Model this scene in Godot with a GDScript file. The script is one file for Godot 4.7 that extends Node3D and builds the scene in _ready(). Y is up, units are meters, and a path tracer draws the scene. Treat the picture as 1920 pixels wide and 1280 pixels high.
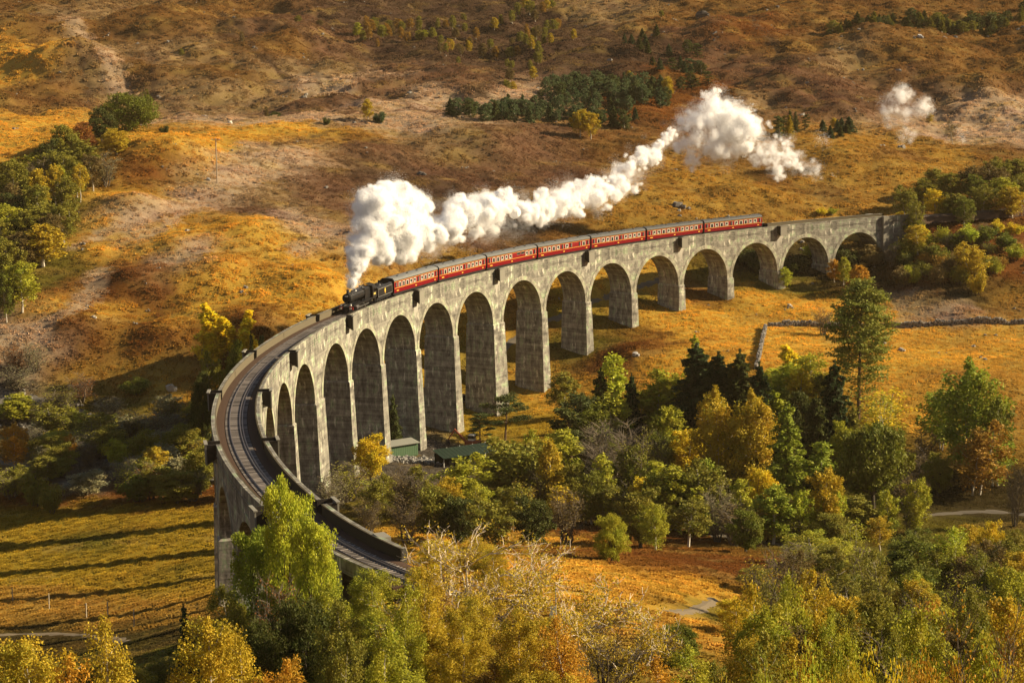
extends Node3D
# A curved concrete railway viaduct in an autumn glen. Units are metres, y is up, the camera stands on a hillside at the origin looking along -z.

const VIA_CX := 206.48
const VIA_CZ := -261.19
const VIA_R := 242.56
const VIA_PHI := 4.219083
const BAY := 17.0597
const HALF := 2.87
const S_END := 372.0

const EXPOSURE := 2.45
const SKY_ENERGY := 0.38
const HAZE := 4e-05
const SUN_UP := 27.0
const SUN_BEHIND := 7.0

var rng := RandomNumberGenerator.new()
var mats := {}
var used_names := {}
var ctl_x := PackedFloat32Array()
var ctl_z := PackedFloat32Array()
var ctl_w := PackedFloat64Array()
var grid := PackedFloat32Array()
var g_nx := 0
var g_nz := 0
const G_X0 := -300.0
const G_Z0 := -1110.0
const G_STEP := 10.0
var n_big := FastNoiseLite.new()
var n_mid := FastNoiseLite.new()
var n_fine := FastNoiseLite.new()
var n_patch := FastNoiseLite.new()
var n_patch2 := FastNoiseLite.new()
var paint := []
var protos := {}


# ---------------------------------------------------------------- small helpers
func srgb(r: float, g: float, b: float) -> Color:
	return Color(r, g, b).linear_to_srgb()


func mat(key: String, c: Color, rough := 0.9, metal := 0.0) -> StandardMaterial3D:
	if mats.has(key):
		return mats[key]
	var m := StandardMaterial3D.new()
	m.resource_name = key
	m.albedo_color = c.linear_to_srgb()
	m.roughness = rough
	m.metallic = metal
	m.metallic_specular = 0.3
	mats[key] = m
	return m


func numbered(called: String) -> String:
	if not used_names.has(called):
		used_names[called] = 0
		return called
	used_names[called] += 1
	return "%s_%03d" % [called, used_names[called]]


func tag(o: Node, label: String, category: String, group := "", kind := "") -> void:
	if label:
		o.set_meta("label", label)
	if category:
		o.set_meta("category", category)
	if group:
		o.set_meta("group", group)
	if kind:
		o.set_meta("kind", kind)


func thing(called: String, label: String, category: String, at := Vector3.ZERO, turn := 0.0, group := "") -> Node3D:
	var o := Node3D.new()
	o.name = numbered(called)
	add_child(o)
	o.position = at
	o.rotation.y = turn
	tag(o, label, category, group)
	return o


func put(called: String, mesh: Mesh, material: Material, parent: Node = null) -> MeshInstance3D:
	var o := MeshInstance3D.new()
	o.mesh = mesh
	if material:
		o.material_override = material
	if parent:
		o.name = called
		parent.add_child(o, true)
	else:
		o.name = numbered(called)
		add_child(o)
	return o


func retag(copy: Node3D, called: String, label: String, group: String) -> Node3D:
	copy.name = numbered(called)
	add_child(copy)
	if label:
		copy.set_meta("label", label)
	if group:
		copy.set_meta("group", group)
	return copy


# Collects flat-shaded polygons.
class Shape:
	var v := PackedVector3Array()
	var uv := PackedVector2Array()
	var col := PackedColorArray()
	var idx := PackedInt32Array()
	var has_uv := false
	var has_col := false

	func quad(a: Vector3, b: Vector3, c: Vector3, d: Vector3) -> void:
		var n := v.size()
		v.append(a)
		v.append(b)
		v.append(c)
		v.append(d)
		idx.append_array(PackedInt32Array([n, n + 1, n + 2, n, n + 2, n + 3]))

	func quad_uv(a: Vector3, b: Vector3, c: Vector3, d: Vector3, ua: Vector2, ub: Vector2, uc: Vector2, ud: Vector2) -> void:
		has_uv = true
		quad(a, b, c, d)
		uv.append(ua)
		uv.append(ub)
		uv.append(uc)
		uv.append(ud)

	func tri(a: Vector3, b: Vector3, c: Vector3) -> void:
		var n := v.size()
		v.append(a)
		v.append(b)
		v.append(c)
		idx.append_array(PackedInt32Array([n, n + 1, n + 2]))

	# a box with eight corners: four of the bottom, four of the top, in the same order
	func hexa(p: Array) -> void:
		quad(p[0], p[1], p[2], p[3])
		quad(p[4], p[5], p[6], p[7])
		for i in 4:
			var j := (i + 1) % 4
			quad(p[i], p[j], p[4 + j], p[4 + i])

	func box(c: Vector3, s: Vector3, turn := Basis.IDENTITY) -> void:
		var h := s * 0.5
		var p := []
		for y in [-1, 1]:
			for q in [[-1, -1], [1, -1], [1, 1], [-1, 1]]:
				p.append(c + turn * Vector3(q[0] * h.x, y * h.y, q[1] * h.z))
		hexa(p)

	# a box with its long edges chamfered
	func bevel_box(c: Vector3, s: Vector3, b := 0.02) -> void:
		var h := s * 0.5
		var ring := [Vector2(-h.x + b, -h.y), Vector2(h.x - b, -h.y), Vector2(h.x, -h.y + b), Vector2(h.x, h.y - b), Vector2(h.x - b, h.y), Vector2(-h.x + b, h.y), Vector2(-h.x, h.y - b), Vector2(-h.x, -h.y + b)]
		prism(ring, c, h.z)

	# an outline in x and y, drawn out along z by hz to both sides
	func prism(ring: Array, c: Vector3, hz: float) -> void:
		var n := ring.size()
		for i in n:
			var a: Vector2 = ring[i]
			var b: Vector2 = ring[(i + 1) % n]
			quad(c + Vector3(a.x, a.y, -hz), c + Vector3(b.x, b.y, -hz), c + Vector3(b.x, b.y, hz), c + Vector3(a.x, a.y, hz))
		for z in [-hz, hz]:
			for i in range(1, n - 1):
				tri(c + Vector3(ring[0].x, ring[0].y, z), c + Vector3(ring[i].x, ring[i].y, z), c + Vector3(ring[i + 1].x, ring[i + 1].y, z))

	func tube(a: Vector3, b: Vector3, ra: float, rb: float, sides := 6, caps := false) -> void:
		var d := (b - a).normalized()
		var x := d.cross(Vector3.RIGHT if absf(d.x) < 0.8 else Vector3.UP).normalized()
		var y := d.cross(x)
		var pa := []
		var pb := []
		for i in sides:
			var t := TAU * i / sides
			var o := x * cos(t) + y * sin(t)
			pa.append(a + o * ra)
			pb.append(b + o * rb)
		for i in sides:
			var j := (i + 1) % sides
			quad(pa[i], pa[j], pb[j], pb[i])
		if caps:
			for i in range(1, sides - 1):
				tri(pa[0], pa[i], pa[i + 1])
				tri(pb[0], pb[i], pb[i + 1])

	# rings of points joined to a skin
	func loft(rings: Array, closed := true) -> void:
		for k in rings.size() - 1:
			var p: Array = rings[k]
			var q: Array = rings[k + 1]
			var n := p.size()
			for i in (n if closed else n - 1):
				var j := (i + 1) % n
				quad(p[i], p[j], q[j], q[i])

	func fan(ring: Array) -> void:
		for i in range(1, ring.size() - 1):
			tri(ring[0], ring[i], ring[i + 1])

	func mesh(smooth := false) -> ArrayMesh:
		var arr := []
		arr.resize(Mesh.ARRAY_MAX)
		arr[Mesh.ARRAY_VERTEX] = v
		arr[Mesh.ARRAY_INDEX] = idx
		if has_uv:
			uv.resize(v.size())
			arr[Mesh.ARRAY_TEX_UV] = uv
		if has_col:
			col.resize(v.size())
			arr[Mesh.ARRAY_COLOR] = col
		var m := ArrayMesh.new()
		m.add_surface_from_arrays(Mesh.PRIMITIVE_TRIANGLES, arr)
		if smooth:
			var st := SurfaceTool.new()
			st.set_smooth_group(0)
			for i in idx:
				st.set_smooth_group(0)
				st.add_vertex(v[i])
			st.generate_normals()
			return st.commit()
		return m


# Collects leaves: small four-cornered faces with a colour each.
class Leaves:
	var v := PackedVector3Array()
	var col := PackedColorArray()
	var idx := PackedInt32Array()
	var r: RandomNumberGenerator

	func _init(g: RandomNumberGenerator) -> void:
		r = g

	func leaf(p: Vector3, size: float, c: Color, flat := 0.0) -> void:
		var a := Vector3(r.randf() - 0.5, (r.randf() - 0.5) * (1.0 - flat), r.randf() - 0.5).normalized()
		var b := a.cross(Vector3(r.randf() - 0.5, r.randf() - 0.5 + flat, r.randf() - 0.5)).normalized()
		a *= size * 0.62
		b *= size * 0.38
		var n := v.size()
		v.append(p - a)
		v.append(p + b)
		v.append(p + a)
		v.append(p - b)
		col.append(c)
		col.append(c)
		col.append(c)
		col.append(c)
		idx.append(n)
		idx.append(n + 1)
		idx.append(n + 2)
		idx.append(n)
		idx.append(n + 2)
		idx.append(n + 3)

	# a lobe of foliage: most leaves near its skin
	func lobe(c: Vector3, e: Vector3, count: int, size: float, tone: Color, vary := 0.22) -> void:
		for i in count:
			var d := Vector3(r.randfn(), r.randfn(), r.randfn()).normalized()
			var q := pow(r.randf(), 0.5) * r.randf_range(0.85, 1.15)
			var k := 1.0 + r.randf_range(-vary, vary)
			var w := r.randf_range(-0.12, 0.12)
			leaf(c + d * e * q, size * r.randf_range(0.7, 1.25), Color(tone.r * k * (1.0 + w), tone.g * k, tone.b * k * (1.0 - w)))

	func mesh() -> ArrayMesh:
		var arr := []
		arr.resize(Mesh.ARRAY_MAX)
		arr[Mesh.ARRAY_VERTEX] = v
		arr[Mesh.ARRAY_COLOR] = col
		arr[Mesh.ARRAY_INDEX] = idx
		var m := ArrayMesh.new()
		m.add_surface_from_arrays(Mesh.PRIMITIVE_TRIANGLES, arr)
		return m


# ---------------------------------------------------------------- the lie of the land
func solve_ground(pts: Array) -> void:
	# a surface through the given heights: linear radial terms plus a plane, worked out on a coarse grid
	var n := pts.size()
	var m := n + 3
	for p in pts:
		ctl_x.append(p.x)
		ctl_z.append(p.z)
	var a := []
	for i in m:
		var row := PackedFloat64Array()
		row.resize(m + 1)
		a.append(row)
	for i in n:
		for j in n:
			a[i][j] = Vector2(ctl_x[i] - ctl_x[j], ctl_z[i] - ctl_z[j]).length() / 100.0 - (0.02 if i == j else 0.0)
		a[i][n] = 1.0
		a[i][n + 1] = ctl_x[i] / 100.0
		a[i][n + 2] = ctl_z[i] / 100.0
		a[n][i] = 1.0
		a[n + 1][i] = ctl_x[i] / 100.0
		a[n + 2][i] = ctl_z[i] / 100.0
		a[i][m] = pts[i].y
	for c in m:
		var best := c
		for i in range(c + 1, m):
			if absf(a[i][c]) > absf(a[best][c]):
				best = i
		var t = a[c]
		a[c] = a[best]
		a[best] = t
		var pc: PackedFloat64Array = a[c]
		for i in range(c + 1, m):
			var pi: PackedFloat64Array = a[i]
			var f := pi[c] / pc[c]
			if f != 0.0:
				for j in range(c, m + 1):
					pi[j] -= f * pc[j]
				a[i] = pi
	ctl_w.resize(m)
	for i in range(m - 1, -1, -1):
		var q: PackedFloat64Array = a[i]
		var s := q[m]
		for j in range(i + 1, m):
			s -= q[j] * ctl_w[j]
		ctl_w[i] = s / q[i]
	g_nx = int(640.0 / G_STEP) + 1
	g_nz = int(1150.0 / G_STEP) + 1
	grid.resize(g_nx * g_nz)
	for iz in g_nz:
		for ix in g_nx:
			var x := G_X0 + ix * G_STEP
			var z := G_Z0 + iz * G_STEP
			var s := ctl_w[n] + ctl_w[n + 1] * x / 100.0 + ctl_w[n + 2] * z / 100.0
			for i in n:
				var dx := x - ctl_x[i]
				var dz := z - ctl_z[i]
				s += ctl_w[i] * sqrt(dx * dx + dz * dz) / 100.0
			grid[iz * g_nx + ix] = s


func cub(a: float, b: float, c: float, d: float, t: float) -> float:
	# uniform cubic B-spline
	var t2 := t * t
	var t3 := t2 * t
	return ((1.0 - 3.0 * t + 3.0 * t2 - t3) * a + (4.0 - 6.0 * t2 + 3.0 * t3) * b + (1.0 + 3.0 * t + 3.0 * t2 - 3.0 * t3) * c + t3 * d) / 6.0


func base_ground(x: float, z: float) -> float:
	var fx := clampf((x - G_X0) / G_STEP, 1.0, g_nx - 3.001)
	var fz := clampf((z - G_Z0) / G_STEP, 1.0, g_nz - 3.001)
	var ix := int(fx)
	var iz := int(fz)
	var tx := fx - ix
	var tz := fz - iz
	var o := (iz - 1) * g_nx + ix - 1
	var r0 := cub(grid[o], grid[o + 1], grid[o + 2], grid[o + 3], tx)
	o += g_nx
	var r1 := cub(grid[o], grid[o + 1], grid[o + 2], grid[o + 3], tx)
	o += g_nx
	var r2 := cub(grid[o], grid[o + 1], grid[o + 2], grid[o + 3], tx)
	o += g_nx
	var r3 := cub(grid[o], grid[o + 1], grid[o + 2], grid[o + 3], tx)
	return cub(r0, r1, r2, r3, tz)


func ground(x: float, z: float) -> float:
	var y := base_ground(x, z)
	# hummocks: broad on the hill, none under the viaduct, on the meadow or on the valley floor
	var rough := smoothstep(20.0, 34.0, y) * smoothstep(-330.0, -390.0, z)
	var far := smoothstep(-560.0, -640.0, z)
	y += (n_big.get_noise_2d(x, z) * 3.4 * (0.5 + far * 0.9) + n_mid.get_noise_2d(x, z) * 1.1 * (1.0 + far)) * rough
	for b in KNOLLS:
		var dx: float = x - b.x
		var dz: float = z - b.z
		var r2: float = (dx * dx + dz * dz) / (b.w * b.w)
		if r2 < 4.0:
			y += b.y * exp(-r2 * 1.4)
	y += n_mid.get_noise_2d(x + 300.0, z) * 0.25 + n_fine.get_noise_2d(x, z) * (0.12 + 0.28 * rough)
	return y


func on(x: float, z: float, up := 0.0) -> Vector3:
	return Vector3(x, ground(x, z) + up, z)


# ---------------------------------------------------------------- the line of the railway
func bay_s(k: float) -> float:
	return k * BAY + clampf((k - 7.75) * 2.0, 0.0, 1.0) * 2.4 + clampf((k - 12.75) * 2.0, 0.0, 1.0) * 3.6


func bay_k(s: float) -> float:
	var lo := -60.0
	var hi := 60.0
	for i in 26:
		var m := (lo + hi) * 0.5
		if bay_s(m) < s:
			lo = m
		else:
			hi = m
	return lo


func top_k(k: float) -> float:
	var kk := clampf(k, -1.0, 23.0)
	return 39.716 + 0.3405 * kk + 0.01174 * (kk - 10.0) * (kk - 10.0) + 0.3 * pow(clampf(k - 20.0, 0.0, 2.0), 2.0)


func top(s: float) -> float:
	return top_k(bay_k(s))


func via(s: float, off: float, y: float) -> Vector3:
	var t := clampf(s, -14.0, S_END + 4.0)
	var a := VIA_PHI - t / VIA_R
	var over := s - t
	return Vector3(VIA_CX + (VIA_R + off) * cos(a) + over * sin(a), y, VIA_CZ + (VIA_R + off) * sin(a) - over * cos(a))


func heading(s: float) -> float:
	# rotation.y that turns +x along increasing s
	var d := via(s + 0.5, 0, 0) - via(s - 0.5, 0, 0)
	return atan2(-d.z, d.x)


# ---------------------------------------------------------------- the viaduct
func concrete(key: String, seed_: int, tone: Vector3, lime: float, dirt: float, courses: float) -> StandardMaterial3D:
	# weathered shuttered concrete: lift lines, blotches, lime runs and dark damp, for the whole height of the viaduct
	var w := 1024
	var n := FastNoiseLite.new()
	n.seed = seed_
	n.noise_type = FastNoiseLite.TYPE_SIMPLEX_SMOOTH
	n.fractal_octaves = 5
	n.frequency = 0.012
	var blot := n.get_seamless_image(w, w, false, false, 0.15).get_data()
	n.seed = seed_ + 7
	n.frequency = 0.05
	var grain := n.get_seamless_image(w, w, false, false, 0.15).get_data()
	n.seed = seed_ + 3
	n.frequency = 0.022
	n.fractal_octaves = 5
	var st := n.get_seamless_image(w, 256, false, false, 0.15)
	st = st.get_region(Rect2i(0, 0, w, 72))
	st.resize(w, w, Image.INTERPOLATE_CUBIC)
	var streak := st.get_data()
	n.seed = seed_ + 5
	n.frequency = 0.05
	st = n.get_seamless_image(256, w, false, false, 0.15)
	st = st.get_region(Rect2i(0, 0, 40, w))
	st.resize(w, w, Image.INTERPOLATE_CUBIC)
	var board := st.get_data()
	var out := PackedByteArray()
	out.resize(w * w * 3)
	var r := RandomNumberGenerator.new()
	r.seed = seed_
	var row := PackedFloat32Array()
	row.resize(w)
	var lift := 0.0
	for y in w:
		if y % 13 == 0:
			lift = r.randf_range(-0.06, 0.06)
		row[y] = lift - (0.10 if y % 13 == 0 else 0.0) - (0.12 if y % 52 < 2 else 0.0)
	for y in w:
		var depth := y / 30.1
		var ry := row[y] * courses
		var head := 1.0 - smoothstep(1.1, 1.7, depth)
		for x in w:
			var o := y * w + x
			var b := (blot[o] - 128) / 128.0
			var g := (grain[o] - 128) / 128.0
			var s := (streak[o] - 128) / 128.0
			var h := (board[o] - 128) / 128.0
			var patch0 := smoothstep(-0.1, 0.4, (blot[(y * w + (x + 711) % w)] - 128) / 128.0)
			var k := 1.0 + b * 0.34 + g * 0.12 + ry + h * 0.12 * courses
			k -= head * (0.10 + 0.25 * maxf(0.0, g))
			k -= dirt * smoothstep(0.2, 0.8, -s + b * 0.5) * (1.0 - patch0) * 0.5
			var patch := smoothstep(-0.05, 0.4, (blot[(y * w + (x + 389) % w)] - 128) / 128.0)
			var white := lime * patch * smoothstep(0.25, 0.65, s + b * 0.3 + g * 0.25)
			var moss_shade := 0.10 * smoothstep(0.1, 0.6, b - g * 0.4)
			out[o * 3] = clampi(int((tone.x * k * (1.0 - moss_shade)) * (1.0 - white) + 205.0 * white), 0, 255)
			out[o * 3 + 1] = clampi(int((tone.y * k) * (1.0 - white) + 199.0 * white), 0, 255)
			out[o * 3 + 2] = clampi(int((tone.z * k * (1.0 - moss_shade)) * (1.0 - white) + 180.0 * white), 0, 255)
	var m := StandardMaterial3D.new()
	m.resource_name = key
	m.albedo_texture = ImageTexture.create_from_image(Image.create_from_data(w, w, false, Image.FORMAT_RGB8, out))
	m.roughness = 0.95
	m.metallic_specular = 0.2
	mats[key] = m
	return m


func face_uv(s: float, y: float) -> Vector2:
	return Vector2(s / 34.0, (top(s) - y) / 34.0)


func pier_half(k: int) -> float:
	return 0.915 + (1.2 if k == 8 else 1.8 if k == 13 else 0.0)


func spring(k: float) -> float:
	return top_k(k) - 3.44 - 7.62


func two(a: Shape, ma: Material, b: Shape, mb: Material) -> ArrayMesh:
	var m := a.mesh()
	m.surface_set_material(0, ma)
	var arr := []
	arr.resize(Mesh.ARRAY_MAX)
	arr[Mesh.ARRAY_VERTEX] = b.v
	arr[Mesh.ARRAY_INDEX] = b.idx
	arr[Mesh.ARRAY_TEX_UV] = b.uv
	m.add_surface_from_arrays(Mesh.PRIMITIVE_TRIANGLES, arr)
	m.surface_set_material(1, mb)
	return m


func sweep(s0: float, s1: float, step: float, section: Callable) -> Shape:
	# section(s) gives a closed ring of points; uvs run along s and round the ring
	var sh := Shape.new()
	var n := maxi(1, int(ceil((s1 - s0) / step)))
	var last := []
	for i in n + 1:
		var s := lerpf(s0, s1, float(i) / n)
		var ring: Array = section.call(s)
		if i > 0:
			var ls := lerpf(s0, s1, float(i - 1) / n)
			for j in ring.size():
				var q := (j + 1) % ring.size()
				var v0 := j * 0.016
				var v1 := (j + 1) * 0.016
				sh.quad_uv(last[j], last[q], ring[q], ring[j], Vector2(ls / 34.0, v0), Vector2(ls / 34.0, v1), Vector2(s / 34.0, v1), Vector2(s / 34.0, v0))
		else:
			for j in range(1, ring.size() - 1):
				sh.tri(ring[0], ring[j], ring[j + 1])
				sh.uv.append_array(PackedVector2Array([Vector2(0.1, 0.01), Vector2(0.12, 0.01), Vector2(0.12, 0.03)]))
		if i == n:
			for j in range(1, ring.size() - 1):
				sh.tri(ring[0], ring[j], ring[j + 1])
				sh.uv.append_array(PackedVector2Array([Vector2(0.1, 0.01), Vector2(0.12, 0.01), Vector2(0.12, 0.03)]))
		last = ring
	return sh


func make_viaduct() -> void:
	var face := concrete("concrete_face", 11, Vector3(124, 120, 109), 0.75, 0.5, 0.8)
	var side := concrete("concrete_reveal", 23, Vector3(133, 128, 116), 0.9, 0.4, 1.3)
	var ringm := concrete("concrete_ring", 31, Vector3(138, 134, 118), 0.4, 0.3, 0.2)
	var dark := mat("refuge_side_shade", Color(0.022, 0.018, 0.014), 0.8)  # near-black tone puts the shade of the refuge side walls into their colour
	var t := thing("viaduct", "long curved concrete railway viaduct of tall arches crossing the glen", "viaduct", Vector3.ZERO)
	for k in range(1, 21):
		var sc := bay_s(k)
		var w := pier_half(k)
		var ys := spring(k)
		var mid := via(sc, 0, 0)
		var low := minf(minf(ground(via(sc, -HALF, 0).x, via(sc, -HALF, 0).z), ground(via(sc, HALF, 0).x, via(sc, HALF, 0).z)), ys - 2.0) - 1.2
		var f := Shape.new()
		var g := Shape.new()
		# levels: under the ledge, the ledge with its sloping top, the top
		var lev := [[low, w + 0.16 + 0.022 * (ys - low), HALF + 0.28 + 0.028 * (ys - low)], [ys - 0.45, w + 0.16, HALF + 0.28], [ys - 0.08, w + 0.16, HALF + 0.28], [ys + 0.22, w - 0.03, HALF - 0.04]]
		for q in lev.size() - 1:
			var parts := maxi(1, int((lev[q + 1][0] - lev[q][0]) / 4.0))
			for e in parts:
				var ta := float(e) / parts
				var tb := float(e + 1) / parts
				var ya := lerpf(lev[q][0], lev[q + 1][0], ta)
				var yb := lerpf(lev[q][0], lev[q + 1][0], tb)
				var wa := lerpf(lev[q][1], lev[q + 1][1], ta)
				var wb := lerpf(lev[q][1], lev[q + 1][1], tb)
				var oa := lerpf(lev[q][2], lev[q + 1][2], ta)
				var ob := lerpf(lev[q][2], lev[q + 1][2], tb)
				for o in [-1.0, 1.0]:
					f.quad_uv(via(sc - wa, o * oa, ya), via(sc + wa, o * oa, ya), via(sc + wb, o * ob, yb), via(sc - wb, o * ob, yb), face_uv(sc - wa, ya), face_uv(sc + wa, ya), face_uv(sc + wb, yb), face_uv(sc - wb, yb))
					var u0: float = k * 0.37 + o * 0.21
					var va := (top(sc) - ya) / 34.0
					var vb := (top(sc) - yb) / 34.0
					g.quad_uv(via(sc + o * wa, -oa, ya), via(sc + o * wa, oa, ya), via(sc + o * wb, ob, yb), via(sc + o * wb, -ob, yb), Vector2(u0 - oa / 17.0, va), Vector2(u0 + oa / 17.0, va), Vector2(u0 + ob / 17.0, vb), Vector2(u0 - ob / 17.0, vb))
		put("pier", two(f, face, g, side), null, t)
	for k in 21:
		var s0 := bay_s(k)
		var s1 := bay_s(k + 1)
		var a0 := s0 + pier_half(k)
		var a1 := s1 - pier_half(k + 1)
		var sc := (a0 + a1) * 0.5
		var r := (a1 - a0) * 0.5
		var yc := top(sc) - 3.44
		var ys := yc - r
		var f := Shape.new()
		var g := Shape.new()
		var rows := [[s0, ys - 0.1], [a0, ys - 0.1]]
		var n := 30
		for i in n + 1:
			var a := PI * i / n
			rows.append([sc - r * cos(a), ys + r * sin(a)])
		rows.append([a1, ys - 0.1])
		rows.append([s1, ys - 0.1])
		for o in [-HALF, HALF]:
			for i in rows.size() - 1:
				var sa: float = rows[i][0]
				var sb: float = rows[i + 1][0]
				if absf(sb - sa) < 0.001:
					continue
				var ya: float = rows[i][1]
				var yb: float = rows[i + 1][1]
				var ta := top(sa) - 1.32
				var tb := top(sb) - 1.32
				f.quad_uv(via(sa, o, ya), via(sb, o, yb), via(sb, o, tb), via(sa, o, ta), face_uv(sa, ya), face_uv(sb, yb), face_uv(sb, tb), face_uv(sa, ta))
		for i in n:
			var a := PI * i / n
			var b := PI * (i + 1) / n
			var pa := Vector2(sc - r * cos(a), ys + r * sin(a))
			var pb := Vector2(sc - r * cos(b), ys + r * sin(b))
			var u0 := k * 0.41
			# lime runs follow the curve of the vault down to the springing
			var va := 0.35 + absf(i - n * 0.5) / n * 0.7
			var vb := 0.35 + absf(i + 1 - n * 0.5) / n * 0.7
			g.quad_uv(via(pa.x, -HALF, pa.y), via(pb.x, -HALF, pb.y), via(pb.x, HALF, pb.y), via(pa.x, HALF, pa.y), Vector2(u0, va), Vector2(u0, vb), Vector2(u0 + 0.34, vb), Vector2(u0 + 0.34, va))
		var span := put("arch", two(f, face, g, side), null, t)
		for o in [-1.0, 1.0]:
			var q := Shape.new()
			for i in n:
				var a := PI * i / n
				var b := PI * (i + 1) / n
				var ends := []
				for e in [[a, r], [b, r], [b, r + 0.86], [a, r + 0.86]]:
					ends.append(Vector2(sc - e[1] * cos(e[0]), ys + e[1] * sin(e[0])))
				var p := []
				var p2 := []
				var u := []
				for e in ends:
					p.append(via(e.x, o * (HALF + 0.07), e.y))
					p2.append(via(e.x, o * HALF, e.y))
					u.append(face_uv(e.x, e.y))
				q.quad_uv(p[0], p[1], p[2], p[3], u[0], u[1], u[2], u[3])
				q.quad_uv(p[2], p[3], p2[3], p2[2], u[2], u[3], u[3], u[2])
				q.quad_uv(p[0], p[1], p2[1], p2[0], u[0], u[1], u[1], u[0])
			put("arch_ring", q.mesh(), ringm, span)
		# the parapets of this bay, with a coping that stands proud and a thin course at its foot
		for o in [-1.0, 1.0]:
			var e0 := s0 + (0.98 if k % 2 == 0 and k > 0 else 0.0)
			var e1 := s1 - (0.98 if (k + 1) % 2 == 0 and k < 20 else 0.0)
			if k == 20:
				e1 = s1 + (6.4 if o < 0.0 else 12.0)
			if k == 0:
				e0 = s0 - (8.6 if o < 0.0 else 3.5)
			var sh := sweep(e0, e1, 1.6, func(s):
				var h := top(s)
				var out := []
				for p in [[HALF, -1.32], [HALF + 0.06, -1.32], [HALF + 0.06, -1.2], [HALF, -1.17], [HALF, -0.16], [HALF + 0.07, -0.13], [HALF + 0.05, 0.0], [HALF - 0.5, 0.0], [HALF - 0.52, -0.13], [HALF - 0.45, -0.16], [HALF - 0.45, -1.32]]:
					out.append(via(s, o * p[0], h + p[1]))
				return out)
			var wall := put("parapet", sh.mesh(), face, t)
			if true:
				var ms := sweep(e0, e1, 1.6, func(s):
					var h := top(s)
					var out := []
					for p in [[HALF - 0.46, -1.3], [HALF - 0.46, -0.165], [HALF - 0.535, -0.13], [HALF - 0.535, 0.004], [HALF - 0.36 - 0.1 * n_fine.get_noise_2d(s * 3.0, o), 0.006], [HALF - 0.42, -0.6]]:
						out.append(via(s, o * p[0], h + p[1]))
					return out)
				put("moss_shade", ms.mesh(), mats["moss_shade"] if o < 0.0 or k > 18 else mats["lichen"], wall)  # the darker skin also paints in the shade inside the parapet
	for k in range(2, 21, 2):
		for o in [-1.0, 1.0]:
			var sc := bay_s(k)
			var h := top(sc)
			var f := Shape.new()
			var d := 1.25
			var xs := [[-1.0, -0.82], [0.82, 1.0]]
			# outer wall of the refuge
			var w1 := []
			for y in [h - 2.3, h + 0.0]:
				w1.append_array([via(sc - 1.0, o * (HALF + d), y), via(sc + 1.0, o * (HALF + d), y), via(sc + 1.0, o * (HALF + d - 0.16), y), via(sc - 1.0, o * (HALF + d - 0.16), y)])
			f.hexa(w1)
			var rf := put("refuge", f.mesh(), mats["concrete_plain"], t)
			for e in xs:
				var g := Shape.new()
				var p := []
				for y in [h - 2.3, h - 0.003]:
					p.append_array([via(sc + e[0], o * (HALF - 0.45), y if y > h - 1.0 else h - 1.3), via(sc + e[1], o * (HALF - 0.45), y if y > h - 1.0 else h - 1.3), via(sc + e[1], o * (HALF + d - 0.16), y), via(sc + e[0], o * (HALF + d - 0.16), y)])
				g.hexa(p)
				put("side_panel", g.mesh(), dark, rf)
			var fl := Shape.new()
			var q := []
			for y in [h - 2.2, h - 1.2]:
				q.append_array([via(sc - 0.82, o * (HALF + 0.003), y), via(sc + 0.82, o * (HALF + 0.003), y), via(sc + 0.82, o * (HALF + d - 0.163), y + (0.0 if y > h - 2 else 0.3)), via(sc - 0.82, o * (HALF + d - 0.163), y + (0.0 if y > h - 2 else 0.3))])
			fl.hexa(q)
			put("refuge_floor", fl.mesh(), mats["concrete_plain"], rf)
			var lime := Shape.new()
			var lg := RandomNumberGenerator.new()
			lg.seed = k * 7 + int(o)
			for e in 9:
				var xa := -0.95 + e * 0.21
				var l := lg.randf_range(1.2, 3.6) * (1.2 - absf(xa) * 0.5)
				lime.quad(via(sc + xa, o * (HALF + 0.012), h - 2.32), via(sc + xa + 0.2, o * (HALF + 0.012), h - 2.32), via(sc + xa + 0.16, o * (HALF + 0.012), h - 2.3 - l), via(sc + xa + 0.05, o * (HALF + 0.012), h - 2.3 - l * 0.9))
			put("lime_stain", lime.mesh(), mat("lime_stain", Color(0.40, 0.375, 0.31)), rf)
			var cap := Shape.new()
			q = []
			for y in [h + 0.003, h + 0.13]:
				q.append_array([via(sc - 1.12, o * (HALF + d - 0.3), y), via(sc + 1.12, o * (HALF + d - 0.3), y), via(sc + 1.12, o * (HALF + d + 0.1), y), via(sc - 1.12, o * (HALF + d + 0.1), y)])
			cap.hexa(q)
			put("coping", cap.mesh(), mats["concrete_plain"], rf)
	# abutments at both ends, with a pilaster where the arches begin
	for e in [[-8.6, -0.0, -1.0], [bay_s(21), bay_s(21) + 6.0, 1.0]]:
		var f := Shape.new()
		var n := 6
		for i in n:
			var sa := lerpf(e[0], e[1], float(i) / n)
			var sb := lerpf(e[0], e[1], float(i + 1) / n)
			for o in [-HALF, HALF]:
				var ya := minf(ground(via(sa, o, 0).x, via(sa, o, 0).z) - 2.0, top(sa) - 2.0)
				f.quad_uv(via(sa, o, ya), via(sb, o, ya), via(sb, o, top(sb) - 1.32), via(sa, o, top(sa) - 1.32), face_uv(sa, ya), face_uv(sb, ya), face_uv(sb, top(sb) - 1.32), face_uv(sa, top(sa) - 1.32))
		var se: float = e[1] if e[2] < 0 else e[0]
		var yl := spring(bay_k(se)) - 12.0
		f.quad_uv(via(se, -HALF, yl), via(se, HALF, yl), via(se, HALF, top(se) - 1.32), via(se, -HALF, top(se) - 1.32), Vector2(0, 0.9), Vector2(0.3, 0.9), Vector2(0.3, 0.1), Vector2(0, 0.1))
		var ab := put("abutment", f.mesh(), face, t)
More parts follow.
